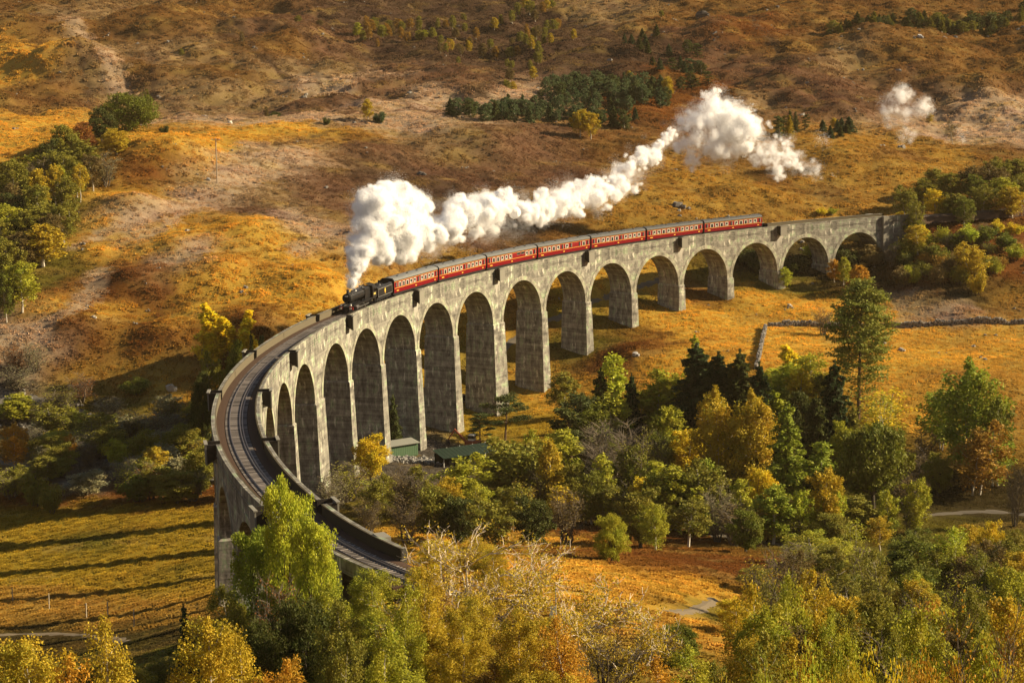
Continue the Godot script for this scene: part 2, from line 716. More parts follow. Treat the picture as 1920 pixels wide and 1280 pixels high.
		for o in [-1.0, 1.0]:
			var g := Shape.new()
			var p := []
			for y in [yl, top(se) + 0.05]:
				p.append_array([via(se - 0.9, o * (HALF - 0.3), y), via(se + 0.9, o * (HALF - 0.3), y), via(se + 0.9, o * (HALF + 0.75), y), via(se - 0.9, o * (HALF + 0.75), y)])
			g.hexa(p)
			put("pilaster", g.mesh(), mats["concrete_plain"], ab)
	var bed := sweep(-8.6, S_END + 8.0, 2.0, func(s):
		var h := top(s)
		var out := []
		for p in [[-2.41, -1.35], [-2.41, -1.12], [-1.75, -1.04], [-1.4, -1.03], [-1.28, -1.11], [1.28, -1.11], [1.4, -1.03], [1.75, -1.04], [2.41, -1.08], [2.41, -1.35]]:
			out.append(via(s, p[0], h + p[1]))
		return out)
	put("ballast", bed.mesh(), mats["ballast"], t)
	var crib := sweep(-8.6, S_END + 8.0, 2.0, func(s):
		var h := top(s)
		var out := []
		for p in [[-1.3, -1.12], [-1.3, -1.005], [1.3, -1.005], [1.3, -1.12]]:
			out.append(via(s, p[0], h + p[1]))
		return out)
	put("dark_ballast", crib.mesh(), mat("ballast_dark", Color(0.022, 0.018, 0.015), 0.9), t)  # darker strip of ballast between the rails


func make_trackbed() -> void:
	var bed := sweep(-128.0, -8.6, 3.0, func(s):
		var h := top(s)
		var out := []
		for p in [[-3.6, -2.6], [-2.2, -1.2], [-1.5, -1.02], [1.5, -1.02], [2.2, -1.2], [3.6, -2.6]]:
			out.append(via(s, p[0], h + p[1]))
		return out)
	tag(put("trackbed", bed.mesh(), mats["ballast"]), "dark ballast bed of the line beyond the far end of the viaduct", "", "", "structure")


func make_track() -> void:
	make_trackbed()
	var t := thing("railway_track", "single railway track with dark sleepers curving along the viaduct deck", "railway track")
	var steel := mat("rail_steel", Color(0.16, 0.14, 0.125), 0.38, 0.7)
	for o in [-0.76, 0.76, -0.46]:
		var sh := sweep(-130.0, S_END + 26.0, 2.0, func(s):
			var h := top(s) - 0.84
			var out := []
			for p in [[-0.07, -0.14], [-0.07, -0.1], [-0.02, -0.08], [-0.036, -0.02], [-0.036, 0.0], [0.036, 0.0], [0.036, -0.02], [0.02, -0.08], [0.07, -0.1], [0.07, -0.14]]:
				out.append(via(s, o + p[0], h + p[1]))
			return out)
		sh.has_uv = false
		put("rail" if absf(o) > 0.6 else "check_rail", sh.mesh(), steel, t)
	var shapes := []
	for i in 4:
		var b := Shape.new()
		b.bevel_box(Vector3.ZERO, Vector3(2.6, 0.16, 0.26), 0.015)
		shapes.append(b.mesh())
	var woods := []
	for i in 4:
		woods.append(mat("sleeper_wood_%d" % i, Color(0.165, 0.142, 0.122) * [0.6, 0.9, 1.2, 1.6][i], 0.85))
	var s := S_END + 14.0
	var rest := Shape.new()
	var count := 0
	while s > -120.0:
		var p := via(s, 0, top(s) - 1.05)
		var yaw := heading(s) + PI / 2 + rng.randf_range(-0.02, 0.02)
		if count < 280 and s > 196.0:
			var o := put("sleeper", shapes[0], woods[rng.randi() % 4], t)
			o.position = p
			o.rotation.y = yaw
			count += 1
		else:
			rest.box(p, Vector3(2.6, 0.16, 0.26), Basis(Vector3.UP, yaw))
		s -= 0.66
	put("sleeper", rest.mesh(), woods[1], t).set_meta("kind", "stuff")


# ---------------------------------------------------------------- the train
func disc_ring(r: float, x: float, y: float, z: float, n: int, ax := 0) -> Array:
	var out := []
	for i in n:
		var a := TAU * i / n
		out.append(Vector3(x, y + r * sin(a), z + r * cos(a)) if ax == 0 else Vector3(x + r * cos(a), y + r * sin(a), z))
	return out


func drum(profile: Array, y: float, z: float, n := 18, ax := 0) -> ArrayMesh:
	# a turned shape: profile of [place along the axis, radius]
	var sh := Shape.new()
	var rings := []
	for p in profile:
		rings.append(disc_ring(p[1], p[0], y, z, n, 0) if ax == 0 else disc_ring(p[1], y, z, p[0], n, 1))
	sh.loft(rings)
	sh.fan(rings[0])
	sh.fan(rings[-1])
	return sh.mesh()


func upright(profile: Array, x: float, n := 14) -> ArrayMesh:
	# a turned shape with a standing axis: profile of [height, radius]
	var sh := Shape.new()
	var rings := []
	for p in profile:
		var ring := []
		for i in n:
			var a := TAU * i / n
			ring.append(Vector3(x + p[1] * cos(a), p[0], p[1] * sin(a)))
		rings.append(ring)
	sh.loft(rings)
	sh.fan(rings[-1])
	return sh.mesh()


func wheel(parent: Node3D, r: float, x: float, z: float, spokes: int) -> void:
	var rim := Shape.new()
	var n := 24
	for i in n:
		var a := TAU * i / n
		var b := TAU * (i + 1) / n
		var p := []
		for e in [[a, r], [b, r], [b, r - 0.11], [a, r - 0.11]]:
			for d in [-0.07, 0.07]:
				p.append(Vector3(x + e[1] * cos(e[0]), r + e[1] * sin(e[0]), z + d))
		rim.quad(p[0], p[2], p[3], p[1])
		rim.quad(p[6], p[4], p[5], p[7])
		rim.quad(p[0], p[2], p[4], p[6])
		rim.quad(p[1], p[3], p[5], p[7])
	var w := put("wheel", rim.mesh(), mats["loco_black"], parent)
	var sp := Shape.new()
	for i in spokes:
		var a := TAU * i / spokes
		sp.tube(Vector3(x, r, z), Vector3(x + (r - 0.1) * cos(a), r + (r - 0.1) * sin(a), z), 0.045, 0.03, 4)
	sp.box(Vector3(x, r, z), Vector3(0.3, 0.3, 0.16))
	put("spokes", sp.mesh(), mats["loco_black"], w)


func make_locomotive(s: float) -> void:
	var black := mat("loco_black", Color(0.008, 0.008, 0.009), 0.25)
	var soot := mat("loco_soot", Color(0.009, 0.009, 0.009), 0.7)
	var red := mat("loco_red", Color(0.42, 0.018, 0.012), 0.5)
	var bright := mat("loco_steel", Color(0.5, 0.48, 0.44), 0.3, 0.9)
	var cream := mat("loco_lamp", Color(0.75, 0.72, 0.62), 0.5)
	var brass := mat("loco_plate", Color(0.62, 0.47, 0.12), 0.4, 0.3)
	var t := thing("steam_locomotive", "black steam locomotive with red buffer beam leading the train", "locomotive", via(s, 0, top(s) - 0.84), heading(s))
	put("boiler", drum([[-1.3, 0.86], [1.5, 0.84], [4.0, 0.76]], 2.72, 0.0, 20), black, t)
	put("smokebox", drum([[4.0, 0.82], [5.35, 0.82], [5.42, 0.76]], 2.72, 0.0, 20), soot, t)
	var door := put("smokebox_door", drum([[5.42, 0.7], [5.5, 0.62], [5.56, 0.3], [5.57, 0.02]], 2.72, 0.0, 18), soot, t)
	var plate := Shape.new()
	plate.bevel_box(Vector3(5.57, 3.1, 0), Vector3(0.03, 0.16, 0.5), 0.01)
	put("number_plate", plate.mesh(), cream, door)
	var bands := Shape.new()
	for x in [-0.6, 0.9, 2.4]:
		var r1 := 0.87 if x < 0 else 0.855 if x < 1.6 else 0.815
		bands.loft([disc_ring(r1, x - 0.03, 2.72, 0, 20), disc_ring(r1, x + 0.03, 2.72, 0, 20)])
	put("boiler_band", bands.mesh(), mat("loco_band", Color(0.05, 0.05, 0.05), 0.3), t)
	var fb := Shape.new()
	var ring := [Vector2(-0.8, 1.5), Vector2(0.8, 1.5), Vector2(0.92, 2.4), Vector2(0.9, 3.3), Vector2(0.72, 3.56), Vector2(0.0, 3.64), Vector2(-0.72, 3.56), Vector2(-0.9, 3.3), Vector2(-0.92, 2.4)]
	var ends := []
	for x in [-4.0, -1.3]:
		var e := []
		for p in ring:
			e.append(Vector3(x, p.y * (1.0 if x > -2 else 0.985), p.x))
		ends.append(e)
	fb.loft(ends)
	fb.fan(ends[1])
	put("firebox", fb.mesh(), black, t)
	put("chimney", upright([[3.45, 0.34], [3.56, 0.26], [3.95, 0.25], [4.0, 0.32], [4.07, 0.31], [4.07, 0.2]], 4.7), soot, t)
	put("dome", upright([[3.45, 0.44], [3.62, 0.36], [3.85, 0.33], [3.95, 0.22], [3.98, 0.02]], 1.5), black, t)
	put("top_feed", upright([[3.4, 0.3], [3.7, 0.26], [3.76, 0.02]], 2.6), black, t)
	var sv := Shape.new()
	for z in [-0.14, 0.14]:
		sv.tube(Vector3(-2.2, 3.55, z), Vector3(-2.2, 3.9, z), 0.09, 0.08, 8, true)
	put("safety_valve", sv.mesh(), bright, t)
	for side in [-1, 1]:
		var rp := Shape.new()
		rp.bevel_box(Vector3(0.7, 1.52, side * 1.12), Vector3(9.4, 0.06, 0.5), 0.01)
		rp.box(Vector3(0.7, 1.42, side * 1.35), Vector3(9.4, 0.16, 0.03))
		rp.box(Vector3(5.55, 1.3, side * 1.0), Vector3(0.5, 0.06, 0.6), Basis(Vector3(0, 0, 1), -0.5))
		put("running_plate", rp.mesh(), black, t)
		put("cylinder", drum([[3.5, 0.4], [3.56, 0.44], [4.5, 0.44], [4.56, 0.4]], 1.05, side * 1.12, 14), mat("loco_cylinder", Color(0.10, 0.095, 0.09), 0.3, 0.3), t)
		for x in [1.75, -0.4, -2.75]:
			wheel(t, 0.915, x, side * 0.76, 17)
		for x in [5.15, 3.1]:
			wheel(t, 0.5, x, side * 0.76, 10)
		var rod := Shape.new()
		rod.bevel_box(Vector3(-0.5, 0.72, side * 0.93), Vector3(4.75, 0.14, 0.06), 0.02)
		put("coupling_rod", rod.mesh(), bright, t)
		var con := Shape.new()
		con.tube(Vector3(-0.4, 0.75, side * 1.02), Vector3(3.1, 1.05, side * 1.05), 0.07, 0.06, 5, true)
		con.box(Vector3(2.6, 1.22, side * 1.05), Vector3(1.5, 0.08, 0.08))
		con.box(Vector3(2.6, 0.9, side * 1.05), Vector3(1.5, 0.08, 0.08))
		con.tube(Vector3(-0.4, 1.0, side * 1.1), Vector3(1.3, 1.45, side * 1.1), 0.05, 0.05, 5, true)
		put("connecting_rod", con.mesh(), bright, t)
		var hr := Shape.new()
		hr.tube(Vector3(-1.2, 3.2, side * 0.86), Vector3(5.3, 3.2, side * 0.74), 0.022, 0.022, 4)
		put("handrail", hr.mesh(), bright, t)
		# cab side with its window opening, built round the gap
		var cs := Shape.new()
		cs.bevel_box(Vector3(-4.95, 1.92, side * 1.33), Vector3(1.95, 1.15, 0.04), 0.01)
		cs.bevel_box(Vector3(-4.15, 2.85, side * 1.33), Vector3(0.35, 0.72, 0.04), 0.01)
		cs.bevel_box(Vector3(-4.95, 2.85, side * 1.33), Vector3(0.12, 0.72, 0.04), 0.01)
		cs.bevel_box(Vector3(-4.95, 3.28, side * 1.31), Vector3(1.95, 0.16, 0.04), 0.01)
		cs.box(Vector3(-5.2, 0.95, side * 1.28), Vector3(0.45, 0.8, 0.05))
		var cab := put("cab_side", cs.mesh(), black, t)
		var np := Shape.new()
		np.bevel_box(Vector3(-4.85, 2.1, side * 1.36), Vector3(0.95, 0.34, 0.02), 0.005)
		put("number_panel", np.mesh(), brass, cab)
		put("buffer", drum([[5.75, 0.1], [6.05, 0.09], [6.06, 0.22], [6.12, 0.2]], 1.06, side * 0.87, 12), bright, t)
		var lamp := Shape.new()
		lamp.bevel_box(Vector3(5.78, 1.62, side * 0.87), Vector3(0.2, 0.34, 0.22), 0.03)
		put("lamp", lamp.mesh(), cream, t)
	var cr := Shape.new()
	for x0 in [-6.1]:
		var rr := []
		for x in [-6.1, -3.9]:
			var e := []
			for i in 11:
				var a := PI * (0.12 + 0.76 * i / 10.0)
				e.append(Vector3(x, 2.42 + 1.42 * sin(a), 1.45 * cos(a)))
			rr.append(e)
		cr.loft(rr, false)
	put("cab_roof", cr.mesh(), soot, t)
	var cf := Shape.new()
	cf.box(Vector3(-3.93, 2.5, 0), Vector3(0.06, 2.3, 2.6))
	put("cab_front", cf.mesh(), black, t)
	var fr := Shape.new()
	fr.box(Vector3(0.2, 1.0, 0), Vector3(11.4, 0.7, 1.1))
	put("frame", fr.mesh(), soot, t)
	var bb := Shape.new()
	bb.bevel_box(Vector3(5.68, 1.06, 0), Vector3(0.14, 0.46, 2.55), 0.02)
	put("buffer_beam", bb.mesh(), red, t)
	# the tender, coupled behind the cab
	var ts := s - 9.9
	var d := thing("tender", "black six-wheeled tender with a yellow crest behind the locomotive", "tender", via(ts, 0, top(ts) - 0.84), heading(ts))
	var tank := Shape.new()
	var sec := [Vector2(-1.3, 1.25), Vector2(1.3, 1.25), Vector2(1.3, 2.75), Vector2(1.12, 3.15), Vector2(0.9, 3.2), Vector2(0.85, 2.7), Vector2(-0.85, 2.7), Vector2(-0.9, 3.2), Vector2(-1.12, 3.15), Vector2(-1.3, 2.75)]
	ends = []
	for x in [-3.55, 3.35]:
		var e := []
		for p in sec:
			e.append(Vector3(x, p.y, p.x))
		ends.append(e)
	tank.loft(ends)
	for e in ends:
		tank.quad(e[0], e[1], e[2], e[9])
		tank.quad(e[9], e[2], e[5], e[6])
	put("tank", tank.mesh(), black, d)
	var coal := Shape.new()
	for i in 150:
		coal.box(Vector3(rng.randf_range(-1.0, 3.0), 2.7 + rng.randf() * 0.5, rng.randf_range(-0.8, 0.8)), Vector3.ONE * rng.randf_range(0.18, 0.4), Basis.from_euler(Vector3(rng.randf() * 3, rng.randf() * 3, rng.randf() * 3)))
	var cl := put("coal", coal.mesh(), mat("coal", Color(0.012, 0.012, 0.013), 0.45), d)
	cl.set_meta("kind", "stuff")
	var tb := Shape.new()
	tb.bevel_box(Vector3(-2.3, 3.1, 0), Vector3(0.08, 0.9, 2.0), 0.02)
	put("bulkhead", tb.mesh(), soot, d)
	for side in [-1, 1]:
		var ln := Shape.new()
		for q in [[-0.1, 2.72, 6.5, 0.035], [-0.1, 1.38, 6.5, 0.035]]:
			ln.box(Vector3(q[0], q[1], side * 1.312), Vector3(q[2], q[3], 0.012))
		for x in [-3.35, 3.15]:
			ln.box(Vector3(x, 2.05, side * 1.312), Vector3(0.035, 1.3, 0.012))
		put("lining", ln.mesh(), mat("loco_lining", Color(0.35, 0.34, 0.3), 0.5), d)
		# crest: a crowned shield shape in yellow with a red field
		var cr1 := Shape.new()
		cr1.prism([Vector2(-0.2, 0.32), Vector2(0.2, 0.32), Vector2(0.26, 0.08), Vector2(0.16, -0.28), Vector2(0.0, -0.42), Vector2(-0.16, -0.28), Vector2(-0.26, 0.08)], Vector3(0, 2.05, side * 1.315), 0.012)
		cr1.prism([Vector2(-0.18, 0.36), Vector2(0.18, 0.36), Vector2(0.2, 0.5), Vector2(0.08, 0.44), Vector2(0, 0.56), Vector2(-0.08, 0.44), Vector2(-0.2, 0.5)], Vector3(0, 2.05, side * 1.315), 0.012)
		var crest := put("crest", cr1.mesh(), mat("crest_yellow", Color(0.75, 0.5, 0.06), 0.5), d)
		var cr2 := Shape.new()
		cr2.prism([Vector2(-0.13, 0.0), Vector2(0.13, 0.0), Vector2(0.1, -0.2), Vector2(0.0, -0.3), Vector2(-0.1, -0.2)], Vector3(0, 2.05, side * 1.33), 0.006)
		put("crest_field", cr2.mesh(), mat("crest_red", Color(0.5, 0.06, 0.03), 0.5), crest)
		for x in [-2.3, 0.0, 2.3]:
			wheel(d, 0.64, x, side * 0.76, 12)
		var tf := Shape.new()
		tf.box(Vector3(0, 0.98, side * 1.0), Vector3(6.9, 0.5, 0.05))
		put("frame", tf.mesh(), soot, d)


func make_carriage(plan: String, roof_tone: float) -> Node3D:
	# local x runs along the train; the plan lists what each bay of the side holds
	var t := Node3D.new()
	var red := mat("carriage_red", Color(0.165, 0.0065, 0.010), 0.35)
	var black := mat("carriage_black", Color(0.012, 0.012, 0.012), 0.7)
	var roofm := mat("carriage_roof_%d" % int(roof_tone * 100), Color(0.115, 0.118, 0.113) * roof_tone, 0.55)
	var pale := mat("carriage_frame", Color(0.30, 0.25, 0.19), 0.5)
	var glass := mat("carriage_glass", Color(0.02, 0.022, 0.025), 0.08)
	var linen := mat("carriage_linen", Color(0.46, 0.41, 0.32), 0.8)
	var gold := mat("carriage_gold", Color(0.7, 0.42, 0.05), 0.5)
	var L := 9.72
	var sec := [Vector2(-1.28, 1.0), Vector2(1.28, 1.0), Vector2(1.38, 1.7), Vector2(1.38, 2.55), Vector2(1.33, 3.12), Vector2(-1.33, 3.12), Vector2(-1.38, 2.55), Vector2(-1.38, 1.7)]
	var sh := Shape.new()
	var ends := []
	for x in [-L, L]:
		var e := []
		for p in sec:
			e.append(Vector3(x, p.y, p.x))
		ends.append(e)
	sh.loft(ends)
	put("body", sh.mesh(), red, t)
	var rf := Shape.new()
	ends = []
	for x in [-L - 0.04, L + 0.04]:
		var e := []
		for i in 13:
			var a := PI * i / 12.0
			e.append(Vector3(x, 3.12 + 0.66 * pow(sin(a), 0.75), 1.40 * cos(a)))
		ends.append(e)
	rf.loft(ends, false)
	for e in ends:
		rf.fan(e)
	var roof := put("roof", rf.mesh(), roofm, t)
	var gut := Shape.new()
	for side in [-1, 1]:
		gut.box(Vector3(0, 3.14, side * 1.405), Vector3(2 * L, 0.07, 0.05))
	put("gutter", gut.mesh(), black, roof)
	for i in 9:
		var vt := Shape.new()
		var vx := -L + 1.1 + i * (2 * L - 2.2) / 8.0
		vt.box(Vector3(vx, 3.74, 0.42 if i % 2 == 0 else -0.42), Vector3(0.42, 0.2, 0.3))
		put("roof_vent", vt.mesh(), black, roof)
	for x in [-1, 1]:
		var en := Shape.new()
		en.box(Vector3(x * (L + 0.02), 2.2, 0), Vector3(0.06, 2.42, 2.74))
		en.box(Vector3(x * (L + 0.2), 2.2, 0), Vector3(0.34, 2.1, 1.1))
		en.box(Vector3(x * (L + 0.02), 3.42, 0), Vector3(0.075, 0.5, 2.2))
		put("gangway_end", en.mesh(), black, t)
	var un := Shape.new()
	un.box(Vector3(0, 0.82, 0), Vector3(2 * L - 0.2, 0.34, 2.3))
	un.box(Vector3(-1.5, 0.5, 0), Vector3(3.2, 0.4, 1.9))
	put("underframe", un.mesh(), black, t)
	for x in [-7.1, 7.1]:
		var bg := Shape.new()
		for side in [-1, 1]:
			bg.box(Vector3(x, 0.52, side * 0.98), Vector3(3.2, 0.28, 0.12))
			for w in [-1.3, 1.3]:
				bg.tube(Vector3(x + w, 0.46, side * 0.68), Vector3(x + w, 0.46, side * 0.82), 0.45, 0.45, 14, true)
		put("bogie", bg.mesh(), black, t)
	for side in [-1, 1]:
		var ln := Shape.new()
		ln.box(Vector3(0, 1.83, side * 1.386), Vector3(2 * L - 0.3, 0.055, 0.016))
		ln.box(Vector3(0, 2.99, side * 1.352), Vector3(2 * L - 0.3, 0.04, 0.016))
		put("gold_line", ln.mesh(), gold, t)
		for x in [-8.4, 0.2, 8.2]:
			var mk := Shape.new()
			mk.box(Vector3(x, 1.34, side * 1.345), Vector3(0.9 if x > 1 else 0.55, 0.16, 0.03))
			put("lettering", mk.mesh(), gold, t)
		var n := plan.length()
		for i in n:
			var ch := plan[i]
			if ch == "-":
				continue
			var x := -L + (i + 0.5) * 2 * L / n
			var wide := 1.12 if ch == "w" else 0.58
			var high := 0.86
			var yy := 2.4
			if ch == "h":
				wide = 1.3
				high = 0.42
				yy = 2.66
			var fm := Shape.new()
			fm.bevel_box(Vector3(x, yy, side * 1.375), Vector3(wide + 0.07, high + 0.08, 0.05), 0.04)
			var win := put("door_window" if ch == "d" else "window", fm.mesh(), pale if ch != "d" else red, t)
			var pn := Shape.new()
			pn.bevel_box(Vector3(x, yy, side * 1.392), Vector3(wide, high, 0.03), 0.03)
			put("pane", pn.mesh(), glass, win)
			if ch == "h":
				continue
			var cu := Shape.new()
			var dx := wide * 0.5
			cu.box(Vector3(x - dx * 0.82, yy, side * 1.409), Vector3(dx * 0.30, high * 0.94, 0.006))
			if ch == "w":
				cu.box(Vector3(x + dx * 0.82, yy, side * 1.409), Vector3(dx * 0.30, high * 0.94, 0.006))
				cu.box(Vector3(x, yy + high * 0.42, side * 1.409), Vector3(dx * 1.1, high * 0.12, 0.006))
				if rng.randf() < 0.75:
					cu.box(Vector3(x + rng.randf_range(-0.15, 0.15), yy - high * 0.30, side * 1.409), Vector3(dx * 0.75, high * 0.28, 0.006))
			put("curtain", cu.mesh(), linen, win)
	return t


func make_train() -> void:
	make_locomotive(193.3)
	var plans := ["dwwwwdwwwwwd", "dwwwwdwwwwwd", "dwwhh-wwwwwd", "dwd-dwdwwwwd", "dwwwwdwwwwwd", "dwwwwdwwwwwd", "dwwwwwdwwwwd"]
	var words := ["first red carriage behind the tender, with the palest grey roof", "second red carriage from the tender, its roof pale grey", "third red carriage from the tender, two short high windows near its front", "fourth red carriage from the tender, with narrow door windows in one half",
		"fifth red carriage from the tender, in the middle of the grey roofed ones", "sixth red carriage, the last but one of the train", "last red carriage at the tail of the train"]
	for i in 7:
		var s := 179.1 - 10.06 - i * 20.13
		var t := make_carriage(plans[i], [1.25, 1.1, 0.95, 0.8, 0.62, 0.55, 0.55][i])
		t.name = numbered("railway_carriage")
		add_child(t)
		t.position = via(s, 0, top(s) - 0.84)
		t.rotation.y = heading(s)
		t.rotation.z = atan2(top(s + 8.0) - top(s - 8.0), 16.0)
		tag(t, words[i], "railway carriage", "red carriages of the steam train")


# ---------------------------------------------------------------- trees and shrubs
# Each builder makes a root with the children trunk and crown, ten metres tall (shrubs: four), to be scaled.
func bough(sh: Shape, a: Vector3, b: Vector3, ra: float, rb: float, g: RandomNumberGenerator, bend := 0.12, parts := 3, sides := 5) -> void:
	var last := a
	var lr := ra
	for i in range(1, parts + 1):
		var t := float(i) / parts
		var p := a.lerp(b, t)
		if i < parts:
			p += Vector3(g.randf() - 0.5, (g.randf() - 0.5) * 0.5, g.randf() - 0.5) * bend * (b - a).length()
		var r := lerpf(ra, rb, t)
		sh.tube(last, p, lr, r, sides)
		last = p
		lr = r


func finish(bark: Shape, lv: Leaves, bark_mat: Material) -> Node3D:
	var o := Node3D.new()
	put("trunk", bark.mesh(), bark_mat, o)
	if lv.v.size():
		put("crown", lv.mesh(), null, o)
	return o


func tone(g: RandomNumberGenerator, lo := 0.78, hi := 1.2, hue := 0.12) -> Color:
	var k := g.randf_range(lo, hi)
	var w := g.randf_range(-hue, hue)
	return Color(k * (1.0 + w), k, k * (1.0 - w))


func birch(seed_: int, spread: float, fill: float, leaf: float, count: int, stems := 1, low := 0.2) -> Node3D:
	var g := RandomNumberGenerator.new()
	g.seed = seed_
	var sh := Shape.new()
	var lv := Leaves.new(g)
	for s in stems:
		var foot := Vector3(g.randf_range(-0.3, 0.3), -0.4, g.randf_range(-0.3, 0.3)) * (0.0 if stems == 1 else 1.0)
		var lean := Vector3(g.randf_range(-1, 1), 0, g.randf_range(-1, 1)) * (0.4 if stems == 1 else 1.3)
		var h := 9.3 * (1.0 if s == 0 else g.randf_range(0.7, 0.95))
		var tip := foot + lean + Vector3(0, h, 0)
		bough(sh, foot, tip, 0.15 / sqrt(stems), 0.02, g, 0.03, 5, 6)
		var limbs := int(26 / sqrt(stems))
		for i in limbs:
			var t := lerpf(low, 0.99, (i + g.randf()) / limbs)
			var base := foot.lerp(tip, t)
			var az := i * 2.4 + g.randf() * 0.8
			var u := (t - low) / (1.0 - low)
			var reach := spread * (0.35 + 1.0 * sin(PI * clampf(0.16 + u * 0.8, 0.0, 1.0))) * g.randf_range(0.65, 1.15) / (1.0 if stems == 1 else 1.35)
			var dir := Vector3(cos(az), g.randf_range(0.45, 0.95), sin(az)).normalized()
			var e := base + dir * reach
			bough(sh, base, e, 0.05 * (1.15 - t), 0.008, g, 0.18, 3, 4)
			var tn := tone(g)
			var each := int(count / (limbs * stems * 3.0) * clampf(reach / spread, 0.4, 1.4))
			for q in 3:
				var c := base.lerp(e, [0.5, 0.8, 1.02][q]) + Vector3(g.randf_range(-0.3, 0.3), g.randf_range(-0.5, 0.1), g.randf_range(-0.3, 0.3))
				var rad: float = (0.62 + 0.32 * (1.0 - u)) * fill * [0.9, 0.9, 0.7][q]
				lv.lobe(c, Vector3(rad, rad * 1.25, rad), each, leaf, tn * tone(g, 0.9, 1.1, 0.05))
		lv.lobe(tip, Vector3(0.35, 0.8, 0.35), int(count * 0.02), leaf, tone(g))
	return finish(sh, lv, mats["birch_bark"])


func broadleaf(seed_: int, wide: float, trunk_share: float, leaf: float, count: int, lobes: int) -> Node3D:
	var g := RandomNumberGenerator.new()
	g.seed = seed_
	var sh := Shape.new()
	var lv := Leaves.new(g)
	var fork := Vector3(g.randf_range(-0.3, 0.3), 10.0 * trunk_share, g.randf_range(-0.3, 0.3))
	bough(sh, Vector3(0, -0.5, 0), fork, 0.32, 0.24, g, 0.06, 3, 7)
	var mid := Vector3(0, lerpf(10.0 * trunk_share, 10.0, 0.48), 0)
	var half := (10.0 - 10.0 * trunk_share) * 0.52
	for i in lobes:
		var y := 1.0 - 2.0 * (i + 0.5) / lobes
		var az := i * 2.39996 + g.randf() * 0.7
		var q := sqrt(1.0 - y * y)
		var far := g.randf_range(0.55, 0.92)
		var c := mid + Vector3(cos(az) * q * wide * far, y * half * far * 0.98, sin(az) * q * wide * far)
		if g.randf() < 0.6:
			bough(sh, fork, c, 0.12, 0.03, g, 0.14, 3, 5)
		var rad := wide * g.randf_range(0.24, 0.42)
		var tn := tone(g)
		lv.lobe(c, Vector3(rad * 1.15, rad * 0.8, rad * 1.15), int(count / float(lobes)), leaf, tn)
		for e in 3:
			var d := Vector3(g.randfn(), g.randfn() * 0.6, g.randfn()).normalized()
			lv.lobe(c + d * rad * 1.1, Vector3.ONE * rad * 0.4, int(count / float(lobes) * 0.16), leaf, tn * tone(g, 0.9, 1.15, 0.06))
	return finish(sh, lv, mats["oak_bark"])


func spruce(seed_: int, wide: float, count: int, needle: float, start := 0.04) -> Node3D:
	var g := RandomNumberGenerator.new()
	g.seed = seed_
	var sh := Shape.new()
	var lv := Leaves.new(g)
	bough(sh, Vector3(0, -0.5, 0), Vector3(0, 9.9, 0), 0.2, 0.02, g, 0.005, 3, 6)
	var tiers := 24
	for i in tiers:
		var t := lerpf(start, 0.98, float(i) / tiers)
		var y := t * 10.0
		var reach := wide * pow(1.0 - t, 0.68) * g.randf_range(0.72, 1.2) + 0.12
		var n := int(lerpf(10, 4, t))
		for b in n:
			var az := TAU * (b + g.randf() * 0.7) / n + i * 0.7
			var l := reach * g.randf_range(0.5, 1.2)
			var e := Vector3(cos(az) * l, y - l * g.randf_range(0.05, 0.4), sin(az) * l)
			sh.tube(Vector3(0, y, 0), e, 0.03, 0.006, 3)
			var tn := tone(g, 0.7, 1.3, 0.08)
			var each := int(count / float(tiers * n) * clampf(l / wide * 2.2, 0.3, 1.8))
			for q in each:
				var u := pow(g.randf(), 0.7)
				var p := Vector3(0, y, 0).lerp(e, u)
				var across := Vector3(-sin(az), 0, cos(az)) * g.randf_range(-0.30, 0.30) * (0.25 + l * 0.5) * (1.1 - u * 0.7)
				p += across + Vector3(0, -absf(g.randfn()) * 0.16 + 0.05, 0)
				lv.leaf(p, needle * g.randf_range(0.7, 1.3), tn * g.randf_range(0.85, 1.15), 0.3)
	for q in 30:
		lv.leaf(Vector3(g.randf_range(-0.1, 0.1), g.randf_range(9.3, 10.0), g.randf_range(-0.1, 0.1)), needle * 0.8, tone(g))
	return finish(sh, lv, mats["pine_bark"])


func pine(seed_: int, wide: float, bare: float, pads: int, count: int, needle: float, loose := 1.0) -> Node3D:
	var g := RandomNumberGenerator.new()
	g.seed = seed_
	var sh := Shape.new()
	var lv := Leaves.new(g)
	var tip := Vector3(g.randf_range(-0.4, 0.4), 9.6, g.randf_range(-0.4, 0.4))
	bough(sh, Vector3(0, -0.5, 0), tip, 0.2, 0.04, g, 0.03, 4, 6)
	for i in pads:
		var t := lerpf(bare, 1.0, (i + g.randf() * 0.8) / pads)
		var base := Vector3(0, -0.5, 0).lerp(tip, t)
		var az := i * 2.39996 + g.randf()
		var u := (t - bare) / (1.0 - bare)
		var l := wide * (1.05 - 0.75 * u * u) * g.randf_range(0.4, 1.05)
		var e := base + Vector3(cos(az) * l, l * g.randf_range(0.05, 0.45), sin(az) * l)
		bough(sh, base, e, 0.07, 0.02, g, 0.15, 3, 4)
		var tn := tone(g, 0.75, 1.25, 0.08)
		var rad := wide * g.randf_range(0.26, 0.42) * loose
		lv.lobe(e, Vector3(rad, rad * 0.42, rad), int(count / float(pads) * 0.7), needle, tn)
		lv.lobe(base.lerp(e, 0.62), Vector3(rad * 0.7, rad * 0.3, rad * 0.7), int(count / float(pads) * 0.3), needle, tn * 0.95)
	return finish(sh, lv, mats["pine_bark"])


